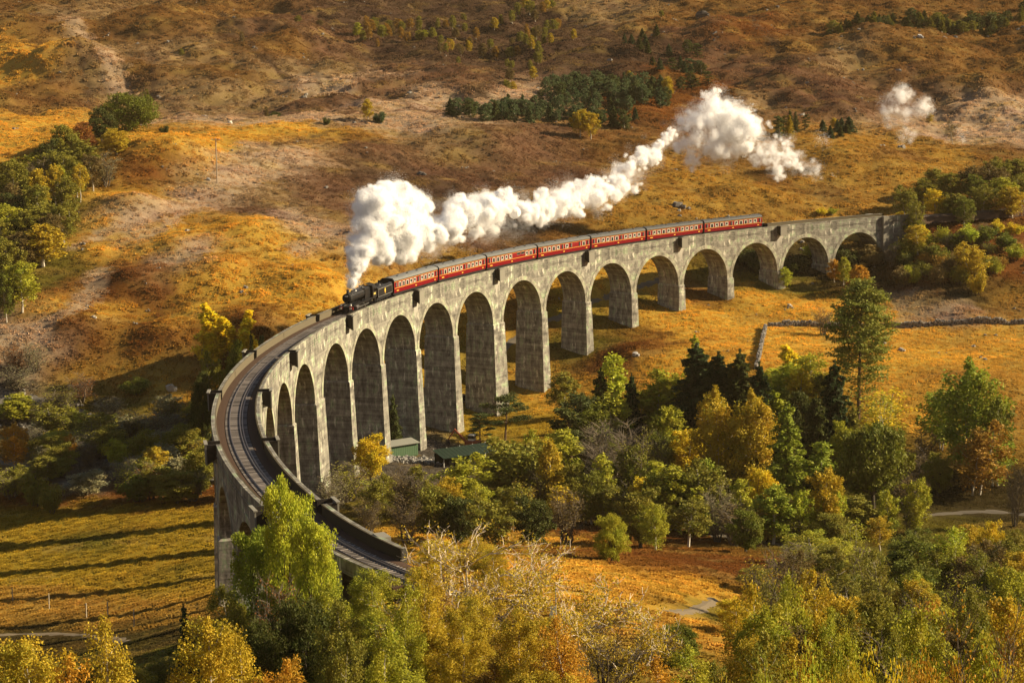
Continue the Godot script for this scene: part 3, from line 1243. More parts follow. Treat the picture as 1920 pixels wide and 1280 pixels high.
func tall_pine(seed_: int, count: int) -> Node3D:
	# a lone, open-crowned conifer: a straight bole, whorls of rising branches, thin below
	var g := RandomNumberGenerator.new()
	g.seed = seed_
	var sh := Shape.new()
	var lv := Leaves.new(g)
	bough(sh, Vector3(0, -0.3, 0), Vector3(0.12, 9.9, 0), 0.115, 0.015, g, 0.006, 6, 7)
	var tiers := 38
	for i in tiers:
		var t := lerpf(0.13, 0.985, float(i) / tiers)
		var dense := smoothstep(0.12, 0.62, t)
		var reach := (1.62 * (1.0 - pow(absf(t - 0.55) / 0.5, 2.0) * 0.55)) * (0.35 + 0.65 * smoothstep(1.02, 0.72, t)) * (0.5 + 0.5 * smoothstep(0.1, 0.4, t))
		var n := 6
		for b in n:
			if g.randf() > 0.55 + 0.45 * dense:
				continue
			var az := TAU * (b + g.randf() * 0.8) / n + i * 1.1
			var l := reach * g.randf_range(0.5, 1.15)
			var a := Vector3(0.12 * t, t * 10.0, 0)
			var e := a + Vector3(cos(az) * l, l * g.randf_range(0.1, 0.5), sin(az) * l)
			bough(sh, a, e, 0.022, 0.005, g, 0.08, 3, 3)
			var tn := tone(g, 0.75, 1.25, 0.1)
			var each := int(count / float(tiers * n) * (0.35 + 1.1 * dense) * clampf(l, 0.3, 1.4))
			for q in each:
				var u := lerpf(0.25, 1.05, sqrt(g.randf()))
				var p := a.lerp(e, u) + Vector3(g.randfn() * 0.16, absf(g.randfn()) * 0.12, g.randfn() * 0.16)
				lv.leaf(p, 0.125 * g.randf_range(0.6, 1.3), tn * g.randf_range(0.85, 1.15))
	return finish(sh, lv, mats["pine_bark"])


func poplar(seed_: int, count: int, leaf: float) -> Node3D:
	var g := RandomNumberGenerator.new()
	g.seed = seed_
	var sh := Shape.new()
	var lv := Leaves.new(g)
	for s in 7:
		var foot := Vector3(g.randf_range(-0.5, 0.5), -0.4, g.randf_range(-0.5, 0.5))
		var h: float = [9.8, 8.8, 7.9, 7.0, 6.2, 5.4, 4.6][s]
		var tip := Vector3(g.randf_range(-1.0, 1.0) * (0.25 if s == 0 else 1.0), h, g.randf_range(-0.8, 0.8))
		bough(sh, foot, tip, 0.09, 0.015, g, 0.03, 4, 5)
		for i in 15:
			var t := lerpf(0.22, 1.0, (i + g.randf()) / 15.0)
			var c := foot.lerp(tip, t) + Vector3(g.randf_range(-1, 1), 0, g.randf_range(-1, 1)) * 0.45 * (1.15 - t)
			lv.lobe(c, Vector3(0.36, 0.85, 0.36) * g.randf_range(0.7, 1.2) * (1.25 - 0.6 * t), int(count / 105.0), leaf, tone(g, 0.8, 1.2, 0.1))
	return finish(sh, lv, mats["grey_bark"])


func bare_tree(seed_: int, wide: float, twigs: int, count: int, leaf: float) -> Node3D:
	# leafless but for a few leaves: limbs that fork into a haze of twigs
	var g := RandomNumberGenerator.new()
	g.seed = seed_
	var sh := Shape.new()
	var tw := Leaves.new(g)
	var stems := 5
	for s in stems:
		var az := TAU * s / stems + g.randf()
		var tip := Vector3(cos(az) * wide * g.randf_range(0.2, 0.7), g.randf_range(6.5, 9.5), sin(az) * wide * g.randf_range(0.2, 0.7))
		var foot := Vector3(cos(az) * 0.2, -0.4, sin(az) * 0.2)
		bough(sh, foot, tip, 0.13, 0.02, g, 0.10, 5, 5)
		for i in int(twigs / float(stems)):
			var t := lerpf(0.22, 1.0, g.randf())
			var a := foot.lerp(tip, t)
			var z := g.randf() * TAU
			var d := Vector3(cos(z), g.randf_range(0.35, 1.5), sin(z)).normalized()
			var l := wide * g.randf_range(0.25, 0.62) * (1.15 - 0.5 * t)
			var e := a + d * l
			sh.tube(a, e, 0.026, 0.008, 3)
			for q in 5:
				var p := a.lerp(e, g.randf_range(0.3, 1.0))
				var zz := z + g.randf_range(-1.2, 1.2)
				var ee := p + Vector3(cos(zz), g.randf_range(0.2, 1.6), sin(zz)).normalized() * g.randf_range(0.5, 1.1)
				sh.tube(p, ee, 0.014, 0.006, 3)
			for q in int(count / float(twigs)):
				tw.leaf(a.lerp(e, g.randf_range(0.4, 1.1)) + Vector3(g.randfn(), g.randfn(), g.randfn()) * 0.3, leaf, tone(g))
	return finish(sh, tw, mats["twig_bark"])


func shrub(seed_: int, wide: float, leaf: float, count: int, stems: int) -> Node3D:
	# four metres tall
	var g := RandomNumberGenerator.new()
	g.seed = seed_
	var sh := Shape.new()
	var lv := Leaves.new(g)
	for s in stems:
		var az := TAU * s / stems + g.randf()
		var out := wide * g.randf_range(0.15, 0.9)
		var tip := Vector3(cos(az) * out, g.randf_range(2.0, 3.7) * (1.0 - 0.35 * out / wide), sin(az) * out)
		bough(sh, Vector3(cos(az), -0.6, sin(az)) * 0.25, tip, 0.05, 0.012, g, 0.12, 3, 4)
		var tn := tone(g)
		for q in 3:
			var c: Vector3 = tip * [0.5, 0.78, 1.0][q]
			lv.lobe(c, Vector3(0.75, 0.62, 0.75) * g.randf_range(0.7, 1.2) * wide / 2.0, int(count / (stems * 3.0)), leaf, tn * tone(g, 0.9, 1.12, 0.06))
	return finish(sh, lv, mats["twig_bark"])


func limb_tree(seed_: int, size: float, leaves: int) -> Node3D:
	# an old birch with long pale crooked limbs and thin foliage at the ends, ten metres tall
	var g := RandomNumberGenerator.new()
	g.seed = seed_
	var sh := Shape.new()
	var lv := Leaves.new(g)
	var todo := [[Vector3(0, -0.5, 0), Vector3(0.05, 1, 0.02), 2.6, 0.15, 0], [Vector3(0.25, -0.5, 0.1), Vector3(0.5, 1, -0.1), 2.2, 0.11, 0], [Vector3(-0.25, -0.5, 0), Vector3(-0.7, 0.9, 0.1), 2.2, 0.11, 0]]
	while todo.size():
		var b: Array = todo.pop_back()
		var p: Vector3 = b[0]
		var d: Vector3 = b[1].normalized()
		var l: float = b[2]
		var r: float = b[3]
		var lvl: int = b[4]
		var n := 4
		for i in n:
			d = (d + Vector3(g.randfn(), g.randfn() * 0.6 + 0.10, g.randfn()) * 0.23).normalized()
			var q := p + d * l / n
			var rr := r * lerpf(1.0, 0.62, (i + 1.0) / n) / lerpf(1.0, 0.62, float(i) / n) if false else r * (1.0 - 0.09 * (i + 1))
			sh.tube(p, q, r * (1.0 - 0.09 * i), rr, 6 if lvl < 2 else 4 if lvl < 4 else 3)
			p = q
			if lvl >= 1 and lvl < 5 and g.randf() < 0.5:
				var sd := (d + Vector3(g.randfn(), g.randfn() * 0.5, g.randfn()) * 0.9).normalized()
				todo.append([p, sd, l * g.randf_range(0.45, 0.75), r * 0.5, lvl + 1 + (g.randi() % 2)])
			if lvl >= 3:
				for e in (leaves if g.randf() < 0.35 else 0):
					lv.leaf(p + Vector3(g.randfn(), g.randfn(), g.randfn()) * 0.16, size * g.randf_range(0.7, 1.3), tone(g, 0.7, 1.3, 0.16))
		if lvl < 5:
			for e in (2 if lvl > 0 else 2):
				var sd := (d + Vector3(g.randfn(), g.randfn() * 0.5 + 0.1, g.randfn()) * 0.62).normalized()
				todo.append([p, sd, l * g.randf_range(0.62, 0.9), r * 0.66, lvl + 1])
	return finish(sh, lv, mats["pale_bark"])


func leaf_mat(key: String, c: Color) -> StandardMaterial3D:
	if mats.has(key):
		return mats[key]
	var m := mat(key, c, 0.7)
	m.vertex_color_use_as_albedo = true
	m.backlight_enabled = true
	m.backlight = Color(0.62, 0.62, 0.62).linear_to_srgb()
	return m


func make_barks() -> void:
	mat("birch_bark", Color(0.42, 0.38, 0.30), 0.8)
	mat("pale_bark", Color(0.52, 0.44, 0.33), 0.8)
	mat("oak_bark", Color(0.075, 0.06, 0.042), 0.95)
	mat("pine_bark", Color(0.12, 0.075, 0.045), 0.95)
	mat("grey_bark", Color(0.19, 0.165, 0.13), 0.9)
	mat("twig_bark", Color(0.125, 0.10, 0.07), 0.9)


func proto(kind: String) -> Node3D:
	if protos.has(kind):
		return protos[kind]
	var o: Node3D
	match kind:
		"birch0": o = birch(101, 1.9, 1.0, 0.26, 4600)
		"birch1": o = birch(102, 1.5, 0.95, 0.26, 4200)
		"birch2": o = birch(103, 2.3, 1.05, 0.28, 5200, 2)
		"birch3": o = birch(104, 1.7, 0.85, 0.24, 3000, 1, 0.35)
		"thin": o = birch(105, 1.5, 0.8, 0.2, 1500, 2, 0.3)
		"twin": o = birch(106, 2.2, 1.05, 0.2, 12000, 3, 0.12)
		"slim": o = birch(107, 1.0, 0.8, 0.24, 3600, 1, 0.08)
		"broad0": o = broadleaf(201, 4.0, 0.16, 0.30, 8000, 26)
		"broad1": o = broadleaf(202, 3.3, 0.12, 0.28, 7000, 22)
		"oak": o = broadleaf(203, 4.1, 0.24, 0.26, 11000, 30)
		"round": o = broadleaf(204, 3.6, 0.05, 0.34, 8000, 24)
		"bigpine": o = broadleaf(205, 6.0, 0.06, 0.34, 10000, 34)
		"spruce0": o = spruce(301, 2.6, 12000, 0.26)
		"fir": o = spruce(311, 2.8, 3600, 0.5)
		"mid0": o = birch(111, 1.9, 1.0, 0.16, 11000)
		"mid1": o = birch(112, 1.6, 0.95, 0.16, 10000)
		"mid2": o = birch(113, 2.3, 1.05, 0.16, 12000, 2)
		"midbroad": o = broadleaf(211, 3.4, 0.12, 0.18, 15000, 30)
		"midround": o = broadleaf(212, 3.6, 0.05, 0.2, 18000, 34)
		"spruce1": o = spruce(302, 1.8, 7500, 0.26)
		"larch": o = spruce(303, 2.0, 5200, 0.22, 0.10)
		"larch1": o = spruce(304, 1.6, 3600, 0.22, 0.12)
		"pine0": o = pine(401, 2.6, 0.3, 18, 4200, 0.28)
		"pine1": o = pine(402, 2.0, 0.1, 16, 4200, 0.3, 1.25)
		"flatpine": o = pine(403, 4.2, 0.42, 14, 5200, 0.26, 0.9)
		"youngpine": o = birch(404, 1.9, 1.1, 0.34, 3200, 1, 0.02)
		"tallpine": o = tall_pine(501, 15500)
		"poplar": o = poplar(601, 15000, 0.19)
		"bare0": o = bare_tree(701, 3.0, 300, 600, 0.14)
		"bare1": o = bare_tree(702, 2.3, 170, 1400, 0.18)
		"shrub0": o = shrub(801, 2.2, 0.26, 2600, 12)
		"shrub1": o = shrub(802, 1.7, 0.24, 2000, 9)
		"shrub2": o = shrub(803, 2.6, 0.24, 1500, 14)
		"neargold0": o = birch(901, 1.9, 0.95, 0.105, 22000)
		"neargold1": o = birch(902, 1.6, 0.95, 0.105, 18000, 2)
		"ash": o = broadleaf(903, 3.2, 0.1, 0.17, 15000, 34)
		"nearolive": o = birch(904, 2.2, 1.1, 0.13, 22000, 2, 0.1)
		"limbs0": o = limb_tree(905, 0.10, 3)
		"limbs1": o = limb_tree(906, 0.13, 4)
		"limbs2": o = limb_tree(907, 0.12, 3)
		"nearshrub": o = shrub(908, 2.1, 0.085, 11000, 22)
		"nearshrub1": o = shrub(909, 2.6, 0.1, 9000, 18)
		"nearbare": o = bare_tree(910, 3.4, 130, 900, 0.16)
	var box := AABB()
	for part in o.get_children():
		var b: AABB = part.mesh.get_aabb()
		box = b if box.size == Vector3.ZERO else box.merge(b)
	o.set_meta("tall", box.end.y * 0.98)
	o.set_meta("wide", (box.size.x + box.size.z) * 0.46)
	protos[kind] = o
	return o


func plant(kind: String, tint: String, x: float, z: float, height: float, width: float, label: String, group := "", sink := 0.1, turn := -1.0) -> Node3D:
	var p := proto(kind)
	var o: Node3D = p.duplicate()
	var low := kind.contains("shrub")
	o.name = numbered(("shrub" if low else "bare_tree" if kind.contains("bare") or kind.contains("limbs") else "pine_tree" if kind.contains("pine") or kind == "fir" else "spruce_tree" if kind.contains("spruce") else "larch_tree" if kind.contains("larch") else "poplar_tree" if kind == "poplar" else "oak_tree" if kind == "oak" else "ash_tree" if kind == "ash" else "birch_tree" if kind.contains("birch") or kind.contains("gold") or kind == "thin" or kind == "mid0" or kind == "mid1" or kind == "mid2" or kind == "twin" or kind == "slim" else "broadleaf_tree"))
	add_child(o)
	o.position = on(x, z, -sink)
	o.rotation.y = rng.randf() * TAU if turn < 0.0 else turn
	var base_h: float = p.get_meta("tall")
	var base_w: float = p.get_meta("wide")
	var sy := height / base_h
	var sx := width / base_w
	o.scale = Vector3(sx, sy, sx)
	var crown := o.get_node_or_null("crown") as MeshInstance3D
	if crown:
		crown.material_override = leaf_mat("leaf_" + tint, TINTS[tint])
	tag(o, label, "shrub" if low else "tree", group)
	return o


const TINTS := {
	"gold": Color(0.46, 0.33, 0.022), "orange": Color(0.50, 0.26, 0.02), "bright": Color(0.80, 0.62, 0.02), "pineyellow": Color(0.22, 0.23, 0.034), "rich": Color(0.27, 0.31, 0.028), "ashlime": Color(0.42, 0.43, 0.03), "umber": Color(0.33, 0.185, 0.024), "haze": Color(0.10, 0.135, 0.05), "oakgreen": Color(0.17, 0.175, 0.02), "yellow": Color(0.62, 0.46, 0.02), "lime": Color(0.40, 0.42, 0.03), "yellowgreen": Color(0.36, 0.345, 0.026), "olive": Color(0.225, 0.205, 0.024),
	"green": Color(0.15, 0.165, 0.016), "darkgreen": Color(0.075, 0.085, 0.015), "spruce": Color(0.042, 0.066, 0.018), "pine": Color(0.085, 0.105, 0.026), "brown": Color(0.17, 0.12, 0.035), "rust": Color(0.26, 0.10, 0.02), "bluegreen": Color(0.065, 0.10, 0.036), "grey": Color(0.27, 0.245, 0.12),
}


# ---------------------------------------------------------------- ground, paths, water and what grows low
const COVER := {
	"gold": Color(0.54, 0.325, 0.048), "golddull": Color(0.37, 0.215, 0.04), "straw": Color(0.45, 0.325, 0.20), "strawdull": Color(0.27, 0.18, 0.082), "olive": Color(0.135, 0.115, 0.018), "olivegold": Color(0.335, 0.228, 0.024),
	"heather": Color(0.175, 0.095, 0.048), "heatherdark": Color(0.10, 0.06, 0.034), "bracken": Color(0.19, 0.075, 0.018), "peat": Color(0.06, 0.046, 0.016), "gravel": Color(0.12, 0.105, 0.085), "dull": Color(0.205, 0.108, 0.030),  # dull: brown heath, darkened in place of cloud shade on the upper hill
}
var tint_grid := PackedColorArray()
const T_STEP := 5.0
const T_NX := 129
const T_NZ := 231


func mix_cover() -> void:
	tint_grid.resize(T_NX * T_NZ)
	var n := paint.size()
	var px := PackedFloat32Array()
	var pz := PackedFloat32Array()
	var pc := PackedColorArray()
	for p in paint:
		px.append(p[1])
		pz.append(p[2])
		pc.append(COVER[p[0]])
	for iz in T_NZ:
		for ix in T_NX:
			var x := G_X0 + ix * T_STEP
			var z := G_Z0 + iz * T_STEP
			x += n_patch.get_noise_2d(x * 1.6, z * 1.6) * 7.0
			z += n_patch2.get_noise_2d(x * 1.6 + 90.0, z * 1.6) * 10.0
			var s := 0.0
			var r := 0.0
			var g := 0.0
			var b := 0.0
			for i in n:
				var dx := x - px[i]
				var dz := (z - pz[i]) * 0.75
				var d := dx * dx + dz * dz + 9.0
				var w := 1.0 / (d * d * sqrt(d))
				s += w
				r += pc[i].r * w
				g += pc[i].g * w
				b += pc[i].b * w
			tint_grid[iz * T_NX + ix] = Color(r / s, g / s, b / s)


func cover(x: float, z: float) -> Color:
	var wx := x + n_mid.get_noise_2d(x * 2.0, z * 2.0) * 5.0
	var wz := z + n_mid.get_noise_2d(x * 2.0 + 50.0, z * 2.0) * 7.0
	var fx := clampf((wx - G_X0) / T_STEP, 0.0, T_NX - 1.001)
	var fz := clampf((wz - G_Z0) / T_STEP, 0.0, T_NZ - 1.001)
	var ix := int(fx)
	var iz := int(fz)
	var o := iz * T_NX + ix
	var c := tint_grid[o].lerp(tint_grid[o + 1], fx - ix).lerp(tint_grid[o + T_NX].lerp(tint_grid[o + T_NX + 1], fx - ix), fz - iz)
	# patches of heather and peat in the grass, straw in the heather
	var h := n_patch.get_noise_2d(x * 3.0, z * 4.5)
	var far := smoothstep(-330.0, -420.0, z)
	var k := smoothstep(0.12, 0.42, h) * (0.30 + 0.15 * far)
	c = c.lerp(Color(c.r * 0.5, c.g * 0.42, c.b * 0.6), k)
	var q := n_patch2.get_noise_2d(x * 4.0 + 31.0, z * 6.0)
	c = c.lerp(Color(0.38, 0.24, 0.07), smoothstep(0.2, 0.5, q) * 0.4)
	var p := Vector2(x, z)
	for l in track_lines:
		var box: Rect2 = l[2]
		if box.has_point(p):
			var pts: Array = l[0]
			var near := 99.0
			for i in pts.size() - 1:
				near = minf(near, Geometry2D.get_closest_point_to_segment(p, pts[i], pts[i + 1]).distance_to(p))
			near += n_mid.get_noise_2d(x * 3.0, z * 3.0) * 2.2
			c = c.lerp(COVER[l[3]], (1.0 - smoothstep(l[1] * 0.35, l[1] * 0.9, near)) * 0.8)
	var f := 1.0 + n_fine.get_noise_2d(x * 1.7, z * 1.7) * 0.3
	return Color(c.r * f, c.g * f * (1.0 + q * 0.08), c.b * f)


func make_ground() -> void:
	var grain := FastNoiseLite.new()
	grain.seed = 77
	grain.frequency = 0.02
	grain.fractal_octaves = 5
	var gi := grain.get_seamless_image(1024, 1024)
	var src := gi.get_data()
	var out := PackedByteArray()
	out.resize(1024 * 1024 * 3)
	for i in 1024 * 1024:
		var v := clampi(255 - int(absf(src[i] - 120.0) * 0.9) - (255 - src[i]) / 4, 150, 255)
		out[i * 3] = v
		out[i * 3 + 1] = v
		out[i * 3 + 2] = v
	var m := StandardMaterial3D.new()
	m.resource_name = "moor_grass"
	m.albedo_texture = ImageTexture.create_from_image(Image.create_from_data(1024, 1024, false, Image.FORMAT_RGB8, out))
	m.uv1_triplanar = true
	m.uv1_world_triplanar = true
	m.uv1_scale = Vector3.ONE / 19.0
	m.vertex_color_use_as_albedo = true
	m.roughness = 1.0
	m.metallic_specular = 0.1
	# one sheet, finer in the part that is looked at
	var xs := PackedFloat32Array()
	var x := -300.0
	while x < 300.0:
		xs.append(x)
		x += 1.7 if absf(x - 10.0) < 190.0 else 6.0
	var zs := PackedFloat32Array()
	var z := 30.0
	while z > -1090.0:
		zs.append(z)
		z -= 1.5 if z > -640.0 and z < -120.0 else 2.6
	var nx := xs.size()
	var nz := zs.size()
	var v := PackedVector3Array()
	var c := PackedColorArray()
	v.resize(nx * nz)
	c.resize(nx * nz)
	for j in nz:
		for i in nx:
			var o := j * nx + i
			v[o] = Vector3(xs[i], ground(xs[i], zs[j]), zs[j])
			c[o] = cover(xs[i], zs[j])
	var nm := PackedVector3Array()
	nm.resize(nx * nz)
	for j in nz:
		for i in nx:
			var a := v[j * nx + maxi(i - 1, 0)]
			var b := v[j * nx + mini(i + 1, nx - 1)]
			var d := v[maxi(j - 1, 0) * nx + i]
			var e := v[mini(j + 1, nz - 1) * nx + i]
			nm[j * nx + i] = (b - a).cross(e - d).normalized()
	for i in nm.size():
		if nm[i].y < 0.0:
			nm[i] = -nm[i]
	var idx := PackedInt32Array()
	idx.resize((nx - 1) * (nz - 1) * 6)
	var w := 0
	for j in nz - 1:
		for i in nx - 1:
			var o := j * nx + i
			idx[w] = o
			idx[w + 1] = o + nx
			idx[w + 2] = o + 1
			idx[w + 3] = o + 1
			idx[w + 4] = o + nx
			idx[w + 5] = o + nx + 1
			w += 6
	var arr := []
	arr.resize(Mesh.ARRAY_MAX)
	arr[Mesh.ARRAY_VERTEX] = v
	arr[Mesh.ARRAY_NORMAL] = nm
	arr[Mesh.ARRAY_COLOR] = c
	arr[Mesh.ARRAY_INDEX] = idx
	var mesh := ArrayMesh.new()
	mesh.add_surface_from_arrays(Mesh.PRIMITIVE_TRIANGLES, arr)
	tag(put("ground", mesh, m), "rolling golden moorland of the glen", "", "", "structure")


func ribbon(called: String, pts: Array, width: float, up: float, m: Material, label: String) -> MeshInstance3D:
	var cv := Curve3D.new()
	for i in pts.size():
		var a: Vector2 = pts[maxi(i - 1, 0)]
		var b: Vector2 = pts[mini(i + 1, pts.size() - 1)]
		var d := (b - a) / 6.0
		cv.add_point(Vector3(pts[i].x, 0, pts[i].y), Vector3(-d.x, 0, -d.y), Vector3(d.x, 0, d.y))
	var sh := Shape.new()
	var n := int(cv.get_baked_length() / 1.2)
	var last := []
	for i in n + 1:
		var o := cv.get_baked_length() * i / n
		var p := cv.sample_baked(o)
		var q := cv.sample_baked(minf(o + 0.5, cv.get_baked_length())) - cv.sample_baked(maxf(o - 0.5, 0.0))
		var side := Vector3(-q.z, 0, q.x).normalized()
		var row := []
		var w := width * (1.0 + n_mid.get_noise_2d(o * 3.0, width * 50.0) * 0.5)
		for e in 5:
			var u := (e - 2) * 0.5
			var r := p + side * u * w * 0.5
			row.append(on(r.x, r.z, up - absf(u) * up * 1.4))
		if last.size():
			for e in 4:
				sh.quad(last[e], last[e + 1], row[e + 1], row[e])
		last = row
	var o := put(called, sh.mesh(), m)
	tag(o, label, "", "", "structure")
	return o


func tuft_patch(seed_: int, tufts: int, blades: int, high: float, wide: float, span: float) -> ArrayMesh:
	var g := RandomNumberGenerator.new()
	g.seed = seed_
	var lv := Leaves.new(g)
	var heart := Vector3.ZERO
	var tn := Color.WHITE
	for t in tufts:
		if t % 6 == 0:
			heart = Vector3(g.randf_range(-span, span), 0, g.randf_range(-span, span))
			tn = tone(g, 0.88, 1.14, 0.05)
		var c := heart + Vector3(g.randfn(), 0, g.randfn()) * 0.5
		var sz := g.randf_range(0.6, 1.3) * (1.2 - minf(c.distance_to(heart), 0.7))
		for b in blades:
			var az := g.randf() * TAU
			var out := Vector3(cos(az), 0, sin(az))
			var side := Vector3(-sin(az), 0, cos(az)) * wide * sz * g.randf_range(0.6, 1.2)
			var foot := c + out * wide * sz * 0.6
			var mid := foot + out * high * sz * 0.35 + Vector3(0, high * sz * 0.75, 0)
			var tip := foot + out * high * sz * g.randf_range(0.5, 1.2) + Vector3(high * sz * 0.45, high * sz * g.randf_range(0.55, 1.1), 0)
			var n := lv.v.size()
			lv.v.append(foot - side - Vector3(0, 0.12, 0))
			lv.v.append(foot + side - Vector3(0, 0.12, 0))
			lv.v.append(mid + side * 0.7)
			lv.v.append(tip)
			var k := tn * g.randf_range(0.85, 1.15)
			for e in 4:
				lv.col.append(k)
			lv.idx.append_array(PackedInt32Array([n, n + 1, n + 2, n, n + 2, n + 3]))
	return lv.mesh()


func scatter(called: String, label: String, mesh: Mesh, m: Material, places: Array) -> void:
	var mm := MultiMesh.new()
	mm.transform_format = MultiMesh.TRANSFORM_3D
	mm.use_colors = true
	mm.mesh = mesh
	mm.instance_count = places.size()
	for i in places.size():
		mm.set_instance_transform(i, places[i][0])
		mm.set_instance_color(i, places[i][1])
	var o := MultiMeshInstance3D.new()
	o.multimesh = mm
	o.material_override = m
	o.name = numbered(called)
	add_child(o)
	tag(o, label, "", "", "stuff")


func off_track(x: float, z: float) -> bool:
	# is this spot clear of the viaduct piers and the line?
	var dx := x - VIA_CX
	var dz := z - VIA_CZ
	var r := sqrt(dx * dx + dz * dz)
	if absf(r - VIA_R) > 3.6 or dx > -100.0 and dz < 100.0:
		return true
	var s := (VIA_PHI - fposmod(atan2(dz, dx), TAU)) * VIA_R
	if s < -30.0 or s > bay_s(21) - 2.0:
		return false
	return absf(fposmod(bay_k(s) + 0.5, 1.0) - 0.5) > 0.1


func make_grass() -> void:
	var m := StandardMaterial3D.new()
	m.resource_name = "grass_blades"
	m.vertex_color_use_as_albedo = true
	m.roughness = 0.9
	m.metallic_specular = 0.15
	m.backlight_enabled = true
	m.backlight = Color(0.8, 0.8, 0.8).linear_to_srgb()
	var kinds := [[tuft_patch(1, 44, 6, 0.25, 0.11, 1.6), [], "grass_tussock", "golden moor grass growing in tussocks"], [tuft_patch(2, 44, 6, 0.22, 0.12, 1.6), [], "heather", "brown heather and low bracken on the slopes"], [tuft_patch(3, 48, 6, 0.42, 0.08, 1.6), [], "meadow_grass", "long yellow grass of the meadow"]]
	var g := RandomNumberGenerator.new()
	g.seed = 4242
	var d := 128.0
	while d < 940.0:
		var step := 1.6 if d < 330.0 else 2.2 if d < 470.0 else 2.7 if d < 640.0 else 3.8
		var reach := d * 0.315 + 10.0
		var x := -reach
		while x < reach:
			var px := x + g.randf_range(-0.5, 0.5) * step
			var pz := -d + g.randf_range(-0.5, 0.5) * step
			x += step
			if not clear_of_paths(px, pz) or not off_track(px, pz):
				continue
			var c := cover(px, pz)
			var lum := c.r + c.g
			var sc := step / 2.5 * g.randf_range(0.8, 1.25)
			var e := 1.2
			var y := ground(px, pz)
			var nx := (ground(px - e, pz) - ground(px + e, pz)) / (2 * e)
			var nz := (ground(px, pz - e) - ground(px, pz + e)) / (2 * e)
			var up := Vector3(nx, 1, nz).normalized()
			var az := g.randf_range(-0.5, 0.5)
			var bx := Vector3(cos(az), 0, sin(az))
			bx = (bx - up * bx.dot(up)).normalized()
			var bz := bx.cross(up)
			var b := Basis(bx * sc, up * sc * g.randf_range(0.8, 1.3), bz * sc)
			var which := 1 if lum < 0.30 else (2 if d < 330.0 else 0)
			if which == 0 and g.randf() < 0.2:
				which = 1
			var k := g.randf_range(1.15, 1.6)
			kinds[which][1].append([Transform3D(b, Vector3(px, y, pz)), Color(c.r * k, c.g * k, c.b * k)])
		d += step
	for k in kinds:
		scatter(k[2], k[3], k[0], m, k[1])


var path_lines := []
var track_lines := []


func clear_of_paths(x: float, z: float) -> bool:
	var p := Vector2(x, z)
	for l in path_lines:
		var box: Rect2 = l[2]
		if not box.has_point(p):
			continue
		var pts: Array = l[0]
		for i in pts.size() - 1:
			if Geometry2D.get_closest_point_to_segment(p, pts[i], pts[i + 1]).distance_to(p) < l[1]:
				return false
	return true


func add_track(pts: Array, width: float, what := "straw") -> void:
	var box := Rect2(pts[0], Vector2.ZERO)
	for p in pts:
		box = box.expand(p)
	track_lines.append([pts, width, box.grow(width + 4.0), what])


func add_path(pts: Array, width: float) -> Array:
	var box := Rect2(pts[0], Vector2.ZERO)
	for p in pts:
		box = box.expand(p)
	path_lines.append([pts, width * 0.5 + 1.2, box.grow(width + 3.0)])
	return pts


func stone_mesh(g: RandomNumberGenerator, s: Vector3) -> Array:
	# twelve-cornered rough block
	var p := []
	for y in [-0.5, 0.0, 0.5]:
		var k := 0.75 if y != 0.0 else 1.0
		for i in 6:
			var a := TAU * i / 6.0
			p.append(Vector3(cos(a) * s.x * 0.5 * k, y * s.y, sin(a) * s.z * 0.5 * k) * g.randf_range(0.8, 1.15))
	return p


func add_stone(sh: Shape, g: RandomNumberGenerator, at: Vector3, s: Vector3) -> void:
	var p := stone_mesh(g, s)
	var b := Basis.from_euler(Vector3(g.randf_range(-0.3, 0.3), g.randf() * TAU, g.randf_range(-0.3, 0.3)))
	for i in p.size():
		p[i] = at + b * p[i]
	for r in 2:
		for i in 6:
			var j := (i + 1) % 6
			sh.quad(p[r * 6 + i], p[r * 6 + j], p[r * 6 + 6 + j], p[r * 6 + 6 + i])
	for r in [0, 12]:
		for i in range(1, 5):
			sh.tri(p[r], p[r + i], p[r + i + 1])


func drystone(pts: Array, label: String, high: float, gaps: float) -> void:
	var t := thing("drystone_wall", label, "stone wall", on(pts[0].x, pts[0].y))
	var g := RandomNumberGenerator.new()
	g.seed = pts.size() * 77 + int(high * 100)
	var shapes := [Shape.new(), Shape.new(), Shape.new()]
	for i in pts.size() - 1:
		var a: Vector2 = pts[i]
		var b: Vector2 = pts[i + 1]
		var n := int(a.distance_to(b) / 0.34)
		for q in n:
			var p := a.lerp(b, float(q) / n)
			var h := high * (1.0 + n_mid.get_noise_2d(p.x * 6.0, p.y * 6.0) * gaps)
			var rows := int(h / 0.24)
			for r in rows:
				for side in [-0.18, 0.18]:
					var d: Vector2 = (b - a).normalized().orthogonal() * side
					var at := on(p.x + d.x, p.y + d.y, 0.05 + r * 0.24 + g.randf_range(-0.05, 0.05)) - t.position
					add_stone(shapes[g.randi() % 3], g, at + Vector3(g.randf_range(-0.1, 0.1), 0, g.randf_range(-0.1, 0.1)), Vector3(g.randf_range(0.3, 0.55), g.randf_range(0.2, 0.34), g.randf_range(0.25, 0.4)))
	var k := [Color(0.10, 0.095, 0.085), Color(0.18, 0.165, 0.14), Color(0.30, 0.28, 0.24)]
	for i in 3:
		var o := put("stone", shapes[i].mesh(), mat("wall_stone_%d" % i, k[i]), t)
		o.set_meta("kind", "stuff")


func boulder(x: float, z: float, s: Vector3, c: Color, label: String) -> void:
	var g := RandomNumberGenerator.new()
	g.seed = int(x * 31 + z * 17)
	var sh := Shape.new()
	add_stone(sh, g, Vector3(0, s.y * 0.2, 0), s)
	add_stone(sh, g, Vector3(s.x * 0.35, s.y * 0.1, s.z * 0.2), s * 0.6)
	var o := put("boulder", sh.mesh(), mat("boulder_%d" % int(c.r * 1000), c))
	o.position = on(x, z)
	tag(o, label, "boulder", "boulders on the moor")


